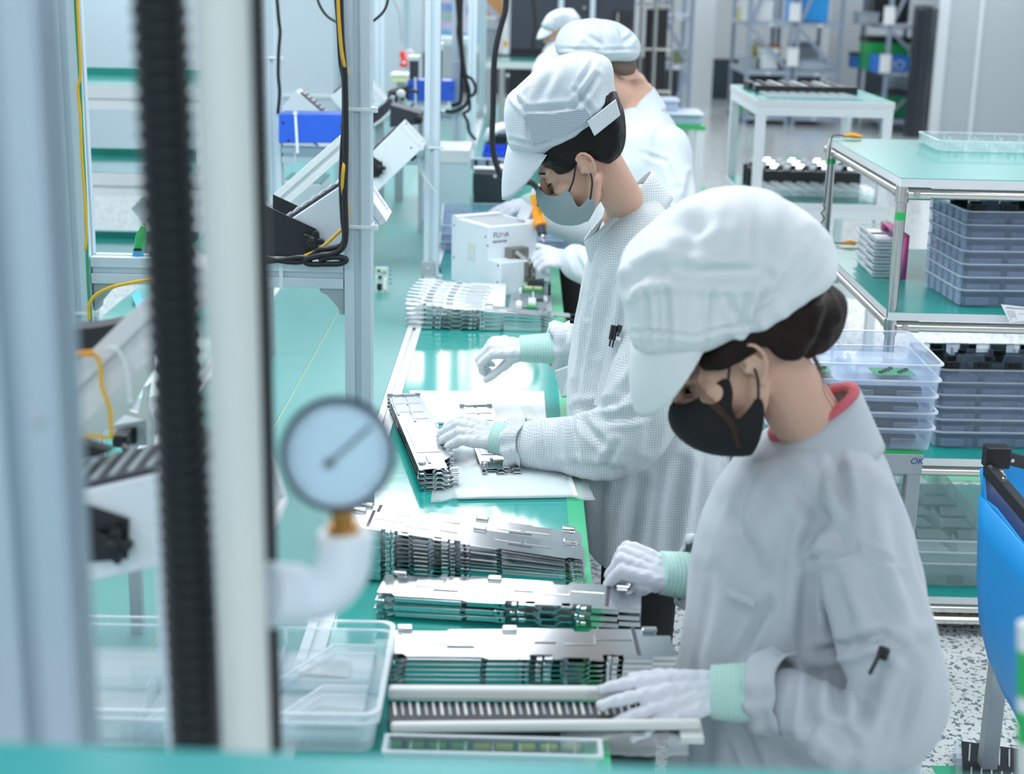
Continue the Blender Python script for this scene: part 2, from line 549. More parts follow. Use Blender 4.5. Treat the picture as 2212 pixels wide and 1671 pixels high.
def fuse(name, mb, voxel, smooth, material, parent, creases=(), ripple=None, local_parent=False):
    """one continuous skin over overlapping closed solids, then folds pressed into it"""
    me = bpy.data.meshes.new('tmp')
    me.from_pydata(mb.v, [], mb.f)
    ob = bpy.data.objects.new('tmp', me)
    COL.objects.link(ob)
    rm = ob.modifiers.new('r', 'REMESH')
    rm.mode = 'VOXEL'
    rm.voxel_size = voxel
    if smooth:
        sm = ob.modifiers.new('s', 'SMOOTH')
        sm.factor, sm.iterations = 0.5, smooth
    dg = bpy.context.evaluated_depsgraph_get()
    new = bpy.data.meshes.new_from_object(ob.evaluated_get(dg))
    bpy.data.objects.remove(ob)
    bpy.data.meshes.remove(me)
    new.name = name
    n = len(new.vertices)
    if n and (creases or ripple):
        co = np.empty(n * 3, dtype=np.float32)
        new.vertices.foreach_get('co', co)
        co = co.reshape(n, 3)
        nr = np.empty(n * 3, dtype=np.float32)
        new.vertices.foreach_get('normal', nr)
        nr = nr.reshape(n, 3)
        d = np.zeros(n, dtype=np.float32)
        if ripple:
            rs = np.random.RandomState(ripple[2] if len(ripple) > 2 else 1)
            amp, k = ripple[0], ripple[1]
            big = amp > 0.0015
            w = co + 0.35 / k * np.sin(co[:, [1, 2, 0]] * k * 1.3)
            for i in range(7):
                q = rs.normal(size=3) * k * (0.6 + 0.35 * i)
                q[2] *= 0.45
                d += amp / (1 + 0.5 * i) * np.sin(w @ q + rs.uniform(0, 6.28))
        if any(c[0] == 'px' for c in creases):
            cc = (co - np.array(EYE)) @ np.array(C2W)
            pix = np.stack([CX + FPX * cc[:, 0] / cc[:, 2], CY + FPX * cc[:, 1] / cc[:, 2]], 1)
            vd = co - np.array(EYE)
            face = np.clip(-(nr * vd).sum(1) / np.linalg.norm(vd, axis=1) * 2.5, 0, 1)
        for c_ in creases:
            if c_[0] == 'px':
                _, a, b, depth, wid = c_
                a, b = np.array(a, float), np.array(b, float)
                ab = b - a
                t = np.clip(((pix - a) @ ab) / (ab @ ab), 0, 1)
                ds = np.linalg.norm(pix - (a + t[:, None] * ab), axis=1)
                fade = (0.3 + 0.7 * np.sin(np.pi * np.clip(t, 0.05, 0.95))) * face
                d += fade * (-depth * np.exp(-(ds / wid) ** 2) + 0.6 * depth * np.exp(-((ds - 2.0 * wid) / wid) ** 2))
                continue
            a, b, depth, wid = c_
            a, b = np.array(a), np.array(b)
            ab = b - a
            t = np.clip(((co - a) @ ab) / (ab @ ab), 0, 1)
            ds = np.linalg.norm(co - (a + t[:, None] * ab), axis=1)
            fade = 0.35 + 0.65 * np.sin(np.pi * np.clip(t, 0.06, 0.94))
            d += fade * (-depth * np.exp(-(ds / wid) ** 2) + 0.55 * depth * np.exp(-((ds - 1.9 * wid) / wid) ** 2))
        d *= 1.5
        co += nr * d[:, None]
        new.vertices.foreach_set('co', co.ravel())
    new.polygons.foreach_set('use_smooth', [True] * len(new.polygons))
    new.materials.clear()
    new.materials.append(material)
    o = bpy.data.objects.new(name, new)
    COL.objects.link(o)
    o.parent = parent
    if parent is not None and parent.type == 'EMPTY':
        o.matrix_parent_inverse = rootmat(parent).inverted()
    return o

def limb(mb, pts, n=6, seg=14, flat=None):
    """pts: (Vector, radius) chain, splined and round-ended"""
    P = [Vector(p) for p, r in pts]
    Q = spline(P, n) if len(P) > 2 else [P[0].lerp(P[1], i / n) for i in range(n + 1)]
    rs = [r for p, r in pts]
    k = len(Q) - 1
    rr = []
    for i in range(len(Q)):
        t = i / k * (len(rs) - 1)
        j = min(int(t), len(rs) - 2)
        u = t - j
        rr.append(rs[j] * (1 - u) + rs[j + 1] * u)
    mb.tube(Q, rr, seg)
    mb.ball(P[0], rs[0], seg, 8)
    mb.ball(P[-1], rs[-1], seg, 8)

def pxl(*pts):                                     # (px, py, Y, radius in px) -> (point, radius)
    return [(at(x, y, Y), r * mpp(x, y, Y)) for x, y, Y, r in pts]

def torso(mb, rows, Y0, hd, n=28, e=2.6):
    """rows: (py, px front, px back[, half depth]) silhouette of the trunk seen from the side"""
    rings = []
    for row in rows:
        py, xf, xb = row[:3]
        h = row[3] if len(row) > 3 else hd
        yc = Y0 + (row[4] if len(row) > 4 else 0)
        a, b = at(xf, py, yc), at(xb, py, yc)
        c = (a + b) / 2
        rx = abs(b.x - a.x) / 2
        rings.append([(c.x + rx * math.copysign(abs(math.cos(t)) ** (2 / e), math.cos(t)), c.y + h * math.copysign(abs(math.sin(t)) ** (2 / e), math.sin(t)), c.z)
                      for t in [2 * PI * j / n for j in range(n)]])
    mb.loft(rings)

class Head:
    """head frame: f forward, l left, u up, origin between the ears; built facing -X, pitched down and yawed"""
    def __init__(s, ear_px, Y_ear, pitch, yaw=0.0, roll=0.0, half=0.074, k=1.0):
        f = Vector((-math.cos(pitch), 0, -math.sin(pitch)))
        u = Vector((-math.sin(pitch), 0, math.cos(pitch)))
        l = Vector((0, -1, 0))
        q = Matrix.Rotation(yaw, 3, 'Z') @ Matrix.Rotation(roll, 3, f)
        s.f, s.l, s.u = q @ f, q @ l, q @ u
        s.o = at(*ear_px, Y_ear) - s.l * half
        s.k = k
        s.m = Matrix((s.f * k, s.l * k, s.u * k)).transposed().to_4x4()
        s.m.translation = s.o
    def w(s, f, l, u):
        return s.o + (s.f * f + s.l * l + s.u * u) * s.k
    def fu(s, px, py, l=0.0):
        """(f, u) of a pixel on the head's plane at lateral offset l"""
        r = ray(px, py)
        p0 = s.o + s.l * l * s.k
        t = (p0 - EYE).dot(s.l) / r.dot(s.l)
        q = EYE + r * t - s.o
        return q.dot(s.f) / s.k, q.dot(s.u) / s.k

def head_solids(mb, H, neck_to, neck_r=0.05, k=1.0):
    w = H.w
    def B(c, r): mb.ball((0, 0, 0), 1.0, 16, 12, H.m @ Matrix.Translation(c) @ Matrix.Diagonal((r[0], r[1], r[2], 1)))
    B((-0.012, 0, 0.045), (0.096, 0.074, 0.088))
    B((0.04, 0, -0.012), (0.058, 0.06, 0.083))
    B((0.03, 0, 0.055), (0.068, 0.064, 0.06))
    B((0.08, 0, -0.088), (0.021, 0.024, 0.02))
    B((0.098, 0, -0.052), (0.012, 0.022, 0.012))
    for sgn in (-1, 1):
        limb(mb, [(w(0.0, sgn * 0.056, -0.03), 0.02), (w(0.03, sgn * 0.047, -0.072), 0.018), (w(0.078, sgn * 0.014, -0.09), 0.018)], 4, 10)
        B((0.062, sgn * 0.036, -0.022), (0.034, 0.03, 0.032))
        limb(mb, [(w(0.078, sgn * 0.045, 0.036), 0.011), (w(0.098, sgn * 0.012, 0.034), 0.011)], 3, 8)
        B((0.082, sgn * 0.031, 0.014), (0.0155, 0.0165, 0.0135))
        B((0.107, sgn * 0.011, -0.026), (0.010, 0.008, 0.008))
        # ear: helix rim, anti-helix, concha plate, tragus, lobe
        e = [(0.014, 0.006), (0.012, 0.022), (0.0, 0.033), (-0.014, 0.030), (-0.022, 0.014), (-0.020, -0.004), (-0.011, -0.020), (-0.001, -0.029)]
        out = [0.074, 0.080, 0.087, 0.092, 0.094, 0.091, 0.086, 0.081]
        limb(mb, [(w(a, sgn * (o - 0.002), b), 0.0042) for (a, b), o in zip(e, out)], 4, 8)
        limb(mb, [(w(-0.006, sgn * 0.083, 0.02), 0.003), (w(-0.013, sgn * 0.085, 0.004), 0.0032), (w(-0.007, sgn * 0.081, -0.014), 0.0032)], 3, 8)
        mb.ball((0, 0, 0), 1.0, 12, 8, H.m @ Matrix.Translation((-0.006, sgn * 0.078, 0.004)) @ Matrix.Rotation(sgn * R(22), 4, 'Z') @ Matrix.Diagonal((0.017, 0.0045, 0.029, 1)))
        B((0.011, sgn * 0.079, -0.003), (0.0045, 0.005, 0.007))
        B((-0.001, sgn * 0.079, -0.026), (0.0075, 0.0055, 0.009))
    limb(mb, [(w(0.1, 0, 0.03), 0.010), (w(0.108, 0, 0.008), 0.010), (w(0.117, 0, -0.016), 0.0115)], 4, 10)
    limb(mb, [(w(-0.03, 0, 0.0), neck_r), (w(-0.03, 0, -0.06), neck_r * 0.97), (Vector(neck_to), neck_r * 1.08)], 6, 18)

def pillow(H, poly, c, W, e=0.5, nb=22, na=72, lc=0.0):
    """a soft closed form whose outline on the head's middle plane is POLY (f, u)"""
    P = [Vector((a - c[0], b - c[1])) for a, b in poly]
    def rad(al):
        d = Vector((math.cos(al), math.sin(al)))
        best = 0
        for i in range(len(P)):
            a, b = P[i], P[(i + 1) % len(P)]
            s = b - a
            den = d.x * s.y - d.y * s.x
            if abs(den) < 1e-9: continue
            t = (a.x * s.y - a.y * s.x) / den
            q = (a.x * d.y - a.y * d.x) / den
            if t > 0 and -1e-6 <= q <= 1 + 1e-6: best = max(best, t)
        return best
    rs = [rad(2 * PI * i / na) for i in range(na)]
    for _ in range(2): rs = [(rs[i - 1] + 2 * rs[i] + rs[(i + 1) % na]) / 4 for i in range(na)]
    rings = []
    for j in range(nb + 1):
        b = -PI / 2 + PI * j / nb
        g = max(math.cos(b), 0.001) ** e
        h = math.copysign(abs(math.sin(b)) ** 0.8, math.sin(b))
        rings.append([H.w(c[0] + rs[i] * g * math.cos(2 * PI * i / na), lc + W * h, c[1] + rs[i] * g * math.sin(2 * PI * i / na)) for i in range(na)])
    return rings

def side_edge(H, pts, l):
    n = len(pts) - 1
    return [H.fu(x, y, 0.0 if i in (0, n) else l * min(1.0, 0.55 + 0.45 * math.sin(PI * i / n))) for i, (x, y) in enumerate(pts)]

def lerp_table(tab, x):
    tab = sorted(tab)
    if x <= tab[0][0]: return tab[0][1]
    for (a, b), (c, d) in zip(tab, tab[1:]):
        if x <= c: return b + (d - b) * (x - a) / (c - a + 1e-9)
    return tab[-1][1]

def solid(o, t, off=0):
    s = o.modifiers.new('solid', 'SOLIDIFY')
    s.thickness, s.offset = t, off
    return o

def cap_band(H, edge, height, hw, material, parent, name='cap_band', lift=0.003, n=72, lc=0.0):
    """ring of cloth along the cap's lower edge; EDGE = (f, u) polyline, from front to back"""
    f0, f1 = max(p[0] for p in edge), min(p[0] for p in edge)
    cf, a = (f0 + f1) / 2, (f0 - f1) / 2
    lo, hi, lo2, hi2 = [], [], [], []
    for j in range(n):
        t = 2 * PI * j / n
        ct, st = math.cos(t), math.sin(t)
        ct = math.copysign(abs(ct) ** 0.85, ct)
        st = math.copysign(abs(st) ** 0.85, st)
        f = cf + a * ct
        u = lerp_table(edge, f)
        k = 1 + 0.006 * math.sin(9 * t)
        lo.append(H.w(cf + (a + lift) * ct * k, lc + (hw + lift) * st * k, u))
        hi.append(H.w(cf + (a + lift * 1.5) * ct * k, lc + (hw + lift * 1.5) * st * k, u + height))
        lo2.append(H.w(cf + (a - 0.002) * ct * k, lc + (hw - 0.002) * st * k, u + 0.002))
        hi2.append(H.w(cf + (a - 0.004) * ct * k, lc + (hw - 0.004) * st * k, u + height - 0.001))
    mb = MB()
    mb.loft([lo2, lo, hi, hi2], True, False)
    return mb.build(name, material, parent, smooth='all', local=False)

def brim(H, root0, root1, tip, hw, material, parent, curve=0.35, lc=0.0):
    mb = MB()
    ns, ntt = 24, 10
    d = (tip[0] - root0[0], tip[1] - root0[1])
    rows = []
    for i in range(ntt + 1):
        t = i / ntt
        row = []
        for j in range(ns + 1):
            s = -1 + 2 * j / ns
            f = root0[0] + (root1[0] - root0[0]) * s * s
            u = root0[1] + (root1[1] - root0[1]) * s * s
            ln = t * (1 - abs(s) ** 3.2)
            bow = math.sin(t * PI) * 0.006
            row.append(H.w(f + d[0] * ln + bow, lc + hw * math.sin(s * PI / 2) * (1 + 0.04 * t), u + d[1] * ln))
        rows.append(row)
    vs = [p for r in rows for p in r]
    fs = [(i * (ns + 1) + j, i * (ns + 1) + j + 1, (i + 1) * (ns + 1) + j + 1, (i + 1) * (ns + 1) + j) for i in range(ntt) for j in range(ns)]
    mb.add(vs, fs)
    return solid(mb.build('brim', material, parent, smooth='all'), 0.004)

def face_mask(H, outline, front_n, W, material, parent, fb=-0.005, loops=(), grid=0.004):
    """OUTLINE: (f, u) side outline; its first FRONT_N points run down the front profile, where the two halves meet"""
    from mathutils.geometry import delaunay_2d_cdt
    def dens(pts):
        o = []
        n = len(pts)
        for i in range(n):
            p, q = Vector(pts[i]), Vector(pts[(i + 1) % n])
            k = max(1, int((q - p).length / grid))
            o += [(p.lerp(q, j / k), i < front_n - 1 or (i == front_n - 1 and j == 0)) for j in range(k)]
        return o
    sm = spline([Vector((x, y, 0)) for x, y in outline], 4, True)
    pts = [(p.x, p.y) for p in sm]
    bd = dens(pts)
    front_n = (front_n - 1) * 4 + 1
    bd = []
    n = len(pts)
    for i in range(n):
        p, q = Vector(pts[i]), Vector(pts[(i + 1) % n])
        k = max(1, int((q - p).length / grid))
        bd += [(p.lerp(q, j / k), i < front_n - 1 or (i == front_n - 1 and j == 0)) for j in range(k)]
    V = [p for p, _ in bd]
    nb = len(V)
    fr = [(p.y, p.x) for p, isf in bd if isf]
    us = [p.y for p in V]
    fs_ = [p.x for p in V]
    u = min(us) + grid
    while u < max(us):
        f = min(fs_) + grid
        while f < max(fs_):
            V.append(Vector((f, u)))
            f += grid
        u += grid
    ov, oe, of, _, _, _ = delaunay_2d_cdt(V, [(i, (i + 1) % nb) for i in range(nb)], [], 1, 1e-6)
    def lat(p):
        F = lerp_table(fr, p.y)
        x = max(0.0, min(1.0, (p.x - fb) / max(F - fb, 1e-4)))
        u0, u1 = min(us), max(us)
        nar = 0.80 + 0.20 * math.sin(PI * min(1, max(0, (p.y - u0) / (u1 - u0) * 0.8 + 0.12)))
        return W * nar * math.sqrt(max(0.0, 1 - x ** 2.2))
    mb = MB()
    for sgn in (1, -1):
        mb.add([H.w(p.x, sgn * lat(p), p.y) for p in ov], [tuple(f) for f in of])
    o = mb.build('face_mask', material, parent)
    bm = bmesh.new()
    bm.from_mesh(o.data)
    bmesh.ops.remove_doubles(bm, verts=bm.verts[:], dist=0.0012)
    bmesh.ops.recalc_face_normals(bm, faces=bm.faces[:])
    bm.to_mesh(o.data)
    bm.free()
    o.data.polygons.foreach_set('use_smooth', [True] * len(o.data.polygons))
    solid(o, 0.0025, 1)
    for lp in loops:
        lb = MB()
        lb.tube(spline([H.w(*p) for p in lp], 6), 0.0022, 6)
        lb.build('ear_loop', M['mask_black'] if material is M['mask_black'] else M['black'], o, smooth='all')
    return o

def glove(name_mat, wrist, xdir, zdir, side, fingers, thumb, parent, scale=1.0, cuff_to=None, cuff_r=(0.030, 0.036), label=None, spread=0.07, vox=0.0022):
    """SIDE +1: thumb on local +y. FINGERS: four (mcp, pip, dip) bends in degrees, index first. THUMB: (out, bend1, bend2, down)"""
    x = Vector(xdir).normalized()
    z = Vector(zdir)
    z = (z - x * z.dot(x)).normalized()
    y = z.cross(x)
    T = Matrix((x, y, z)).transposed().to_4x4() @ Matrix.Diagonal((scale, scale, scale, 1))
    T.translation = Vector(wrist)
    def W(p): return T @ Vector(p)
    mb = MB()
    s = side
    # palm: four metacarpal rays and the thumb mound
    kn = [(0.088, 0.031 * s, 0.001), (0.092, 0.010 * s, 0.004), (0.087, -0.011 * s, 0.002), (0.079, -0.030 * s, -0.002)]
    for (kx, ky, kz), r0, r1 in zip(kn, (0.017, 0.018, 0.018, 0.016), (0.0125, 0.013, 0.0125, 0.0115)):
        limb(mb, [(W((0.0, ky * 0.55, -0.002)), r0 * scale), (W((0.045, ky * 0.85, 0.0)), 0.0155 * scale), (W((kx, ky, kz)), r1 * scale)], 5, 10)
    limb(mb, [(W((0.012, 0.018 * s, -0.010)), 0.017 * scale), (W((0.042, 0.032 * s, -0.014)), 0.015 * scale)], 4, 10)
    lens = [(0.044, 0.026, 0.021), (0.048, 0.030, 0.022), (0.045, 0.028, 0.022), (0.036, 0.021, 0.019)]
    for i, ((kx, ky, kz), (b1, b2, b3), L) in enumerate(zip(kn, fingers, lens)):
        sp = (1.5 - i) * spread * s
        p = Vector((kx, ky, kz))
        pts = [(W(p), 0.0120 * scale)]
        a = 0.0
        for b, ln, r in zip((b1, b2, b3), L, (0.0108, 0.0100, 0.0086)):
            a += R(b)
            p = p + Vector((math.cos(a) * math.cos(sp), math.cos(a) * math.sin(sp), -math.sin(a))) * ln
            pts.append((W(p), (r - 0.0006 * (i == 3)) * scale))
        for (p0, q0), (p1, q1) in zip(pts, pts[1:]):
            limb(mb, [(p0, q0), (p1, q1)], 3, 10)
    o_, b1, b2, dn = thumb
    p = Vector((0.030, 0.030 * s, -0.012))
    pts = [(W(p), 0.0145 * scale)]
    a = R(o_)
    for b, ln, r in zip((0, b1, b2), (0.036, 0.031, 0.025), (0.0128, 0.0115, 0.0098)):
        a -= R(b)
        p = p + Vector((math.cos(a) * math.cos(R(dn)), s * math.sin(a) * math.cos(R(dn)), -math.sin(R(dn)))) * ln
        pts.append((W(p), r * scale))
    for (p0, q0), (p1, q1) in zip(pts, pts[1:]):
        limb(mb, [(p0, q0), (p1, q1)], 3, 10)
    g = fuse('glove', mb, vox * scale, 3, name_mat, parent, ripple=(0.00045, 160, 3))
    if label: g['label'] = label
    if cuff_to is not None:
        c0, c1 = W((0.012, 0, -0.002)), Vector(cuff_to)
        ax = (c1 - c0).normalized()
        yy = (y - ax * y.dot(ax)).normalized()
        zz = ax.cross(yy)
        rings = []
        nr, nn = 40, 48
        for i in range(nr + 1):
            t = i / nr
            c = c0.lerp(c1, t)
            ra = (cuff_r[0] + (cuff_r[1] - cuff_r[0]) * t) * scale
            ra += 0.0011 * scale * math.sin(i * 2.1)
            if i == 0: ra *= 0.93
            rings.append([c + (yy * math.cos(q) * 1.06 + zz * math.sin(q) * 0.86) * ra * (1 + 0.012 * math.sin(24 * q)) for q in [2 * PI * j / nn for j in range(nn)]])
        cb = MB()
        cb.loft(rings, True, True)
        cb.build('glove_cuff', M['mint'], g, smooth='all')
    return g

def ruffle(c, axis, r, w, material, parent, name='sleeve_cuff', waves=11, amp=0.10, flat=0.9, n=88):
    """gathered elastic sleeve end"""
    ax = Vector(axis).normalized()
    a = Vector((0, 0, 1)) if abs(ax.z) < 0.8 else Vector((0, 1, 0))
    yy = ax.cross(a).normalized()
    zz = ax.cross(yy)
    rings = []
    for i, (t, k) in enumerate([(0, 0.80), (0.0, 1.0), (0.25, 1.10), (0.5, 1.05), (0.72, 0.97), (1.0, 1.08)]):
        ring = []
        for j in range(n):
            q = 2 * PI * j / n
            wv = 1 + amp * (0.25 + 0.75 * abs(t - 0.7)) * math.sin(waves * q + 1.3 * i * 0.3 + math.sin(3 * q)) * 0.6
            ring.append(Vector(c) + ax * (w * t + 0.004 * math.sin(waves * q * 0.5)) + (yy * math.cos(q) + zz * math.sin(q) * flat) * r * k * wv)
        rings.append(ring)
    mb = MB()
    mb.loft(rings, True, False)
    return solid(mb.build(name, material, parent, smooth='all'), 0.0025, -1)

def collar(F_t, B_t, F_b, B_b, wt, wb, material, parent, gap=0.10, n=56):
    rows = []
    for i in range(7):
        t = i / 6
        Fp, Bp = F_b.lerp(F_t, t), B_b.lerp(B_t, t)
        w = wb + (wt - wb) * t + 0.003 * math.sin(t * PI)
        c = (Fp + Bp) / 2
        hx = (Fp - Bp) / 2
        row = []
        for j in range(n + 1):
            q = gap + (2 * PI - 2 * gap) * j / n
            wob = 1 + 0.012 * math.sin(5 * q + 2 * t)
            row.append(c + hx * math.cos(q) * wob + Vector((0, -1, 0)) * w * math.sin(q) * wob)
        rows.append(row)
    m = n + 1
    mb = MB()
    mb.add([p for r in rows for p in r], [(i * m + j, i * m + j + 1, (i + 1) * m + j + 1, (i + 1) * m + j) for i in range(6) for j in range(n)])
    return solid(mb.build('collar', material, parent, smooth='all'), 0.004, 0)
# ------------------------------------------------------------------ the double assembly bench
BZ = 0.76
def slot_poly(s=0.056, w=0.0105, d=0.008):
    h, g = s / 2, w / 2
    P = [(h, -g), (h - d, -g), (h - d, g), (h, g)]
    c = (h, h)
    out = []
    for k in range(4):
        a = k * PI / 2
        ca, sa = math.cos(a), math.sin(a)
        for x, y in P + [(h, h)]:
            out.append((x * ca - y * sa, x * sa + y * ca))
    return out
def profile(mb, p, q, s=0.056, tilt=0.0):
    p, q = Vector(p), Vector(q)
    d = (q - p)
    L = d.length
    d.normalize()
    up = Vector((0, 0, 1)) if abs(d.z) < 0.95 else Vector((0, 1, 0))
    sd = up.cross(d).normalized()
    u = d.cross(sd)
    T = Matrix((sd, u, d)).transposed().to_4x4()
    T.translation = p
    mb.prism(slot_poly(s, s * 0.24, s * 0.2), 0, L, T)

bench = thing('workbench', 'long double-sided assembly bench with glossy teal mats and aluminium edging', 'workbench', (-0.6, 6.5, 0))
BY0, BY1 = 1.2, 13.4
def bpart(name, a, b, m, bevel=0):
    mb = MB()
    mb.span(a, b)
    return mb.build(name, m, bench, bevel=bevel)
bpart('worktop', (-0.317, BY0, BZ - 0.03), (0.147, BY1, BZ), M['teal'])
t_ = bpart('edge_tape', (0.112, BY0, BZ - 0.002), (0.149, BY1, BZ + 0.0008), M['tape'])
t_['label'] = 'bright green tape along the workers\' edge'
mb = MB()
for x in (-0.339, -0.883):
    profile(mb, (x, BY0, BZ - 0.018), (x, BY1, BZ - 0.018), 0.044)
mb_l = MB(); profile(mb_l, (-0.339, BY0, BZ - 0.018), (-0.339, BY1, BZ - 0.018), 0.044); mb_l.build('edge_rail', M['alu_white'], bench)
mb_l = MB(); profile(mb_l, (-0.883, BY0, BZ - 0.018), (-0.883, BY1, BZ - 0.018), 0.044); mb_l.build('edge_rail', M['alu_white'], bench)
bpart('centre_board', (-0.608, BY0, BZ - 0.03), (-0.361, BY1, BZ + 0.006), M['pale_teal'], 0.002)
bpart('centre_board', (-0.861, BY0, BZ - 0.03), (-0.613, BY1, BZ + 0.006), M['pale_teal'], 0.002)
bpart('seam_strip', (-0.613, BY0, BZ - 0.03), (-0.608, BY1, BZ + 0.0035), mat('seam_green', '#93b098', 0.6))
bpart('worktop', (-1.37, BY0, BZ - 0.03), (-0.905, BY1, BZ), M['teal'])
for y in (1.6, 4.2, 6.8, 9.4, 12.0, 13.2):
    for x in (-1.3, 0.06):
        m_b = MB(); profile(m_b, (x, y, 0), (x, y, BZ - 0.03), 0.05); m_b.build('leg', M['alu'], bench)
for x in (-1.3, 0.06):
    m_b = MB(); profile(m_b, (x, BY0 + .1, BZ - 0.056), (x, BY1 - .1, BZ - 0.056), 0.05); m_b.build('apron', M['alu'], bench)
bpart('low_shelf', (-1.25, BY0 + .2, 0.18), (0.02, BY1 - .2, 0.21), M['charcoal'])

def cable_tie(mb, c, s=0.06):
    mb.box(c, (s, s, 0.007))
    mb.box((c[0] + s / 2 + 0.005, c[1] - s / 2 + 0.004, c[2]), (0.014, 0.008, 0.011))

XN, XF = -0.339, -0.925
def post(x, y, lab, z0=BZ, z1=2.45, ties=()):
    t = thing('frame_post', lab, 'post', (x, y, z0))
    m_b = MB(); profile(m_b, (x, y, z0), (x, y, z1)); m_b.build('extrusion', M['alu'], t, bevel=0.0012)
    m_b = MB(); m_b.box((x - 0.01, y - 0.034, z0 + 0.03), (0.05, 0.012, 0.06)); m_b.box((x, y - 0.05, z0 + 0.004), (0.05, 0.045, 0.008)); m_b.build('foot_bracket', M['greymetal'], t, bevel=0.002)
    m_b = MB(); m_b.cyl((x - 0.01, y - 0.04, z0 + 0.036), (x - 0.01, y - 0.045, z0 + 0.036), 0.006, 10); m_b.build('bolt', M['chrome'], t)
    for z in ties:
        m_b = MB(); cable_tie(m_b, (x, y, z), 0.061); m_b.build('cable_tie', M['tie'], t, bevel=0.001)
    return t
post(XN, 3.15, 'aluminium slotted post in the middle, right behind the pressure gauge', ties=(at(775, 237, 3.12).z, at(775, 491, 3.12).z))
post(XF, 3.15, 'aluminium slotted post on the left with the yellow-green earth wire', ties=(at(195, 678, 3.12).z,))
post(XN, 5.70, 'aluminium slotted post standing just left of the white feeder box', ties=(at(925, 319, 5.67).z, at(925, 596, 5.67).z))
post(XF, 5.70, 'aluminium slotted post at the left end of the blue box', ties=(at(590, 125, 5.67).z,))
post(XN, 7.75, 'aluminium slotted post carrying the looped black cable bundle', ties=(at(990, 134, 7.7).z,))
post(XF, 7.75, 'aluminium slotted post of the third frame, behind the middle post')
post(XN, 9.9, 'fourth slotted post of the line, behind the cable-bundle post')
post(XF, 9.9, 'far slotted post left of the red dispenser')
post(XN, 12.1, 'farthest slim slotted post on the workers\' side of the line')
post(XF, 12.1, 'farthest slim slotted post right of the red dispenser')

def beam(y, z, lab, x0=XF + 0.03, x1=XN - 0.03, tie_px=None, gusset=True):
    t = thing('cross_beam', lab, 'beam', ((x0 + x1) / 2, y, z))
    m_b = MB(); profile(m_b, (x0, y, z), (x1, y, z)); m_b.build('extrusion', M['alu'], t, bevel=0.0012)
    if gusset:
        for s, x in ((1, x0), (-1, x1)):
            q = [(0, 0), (s * 0.052, 0), (s * 0.050, -0.010), (s * 0.036, -0.016), (s * 0.012, -0.044), (s * 0.010, -0.056), (0, -0.058)]
            m_b = MB()
            T = Matrix.Translation((x, y + 0.016, z - 0.028)) @ Matrix.Rotation(PI / 2, 4, 'X')
            m_b.prism(q, 0, 0.032, T)
            m_b.build('gusset', M['greymetal'], t, bevel=0.001)
    for px, py in (tie_px or ()):
        c = at(px, py, y)
        m_b = MB()
        m_b.span((c.x - 0.004, y - 0.030, z - 0.03), (c.x + 0.004, y - 0.028, z + 0.034))
        m_b.build('cable_tie', M['tie'], t)
    return t
Z1 = at(650, 594, 3.12).z
Z2 = at(740, 337, 5.67).z
beam(3.15, Z1, 'nearest aluminium cross beam with black cable coils lying on it', tie_px=((612, 600),))
beam(5.70, Z2, 'second aluminium cross beam under the blue box', tie_px=((640, 330),), gusset=False)
beam(7.75, 1.17, 'third aluminium cross beam, under the small blue box behind the posts', gusset=False)

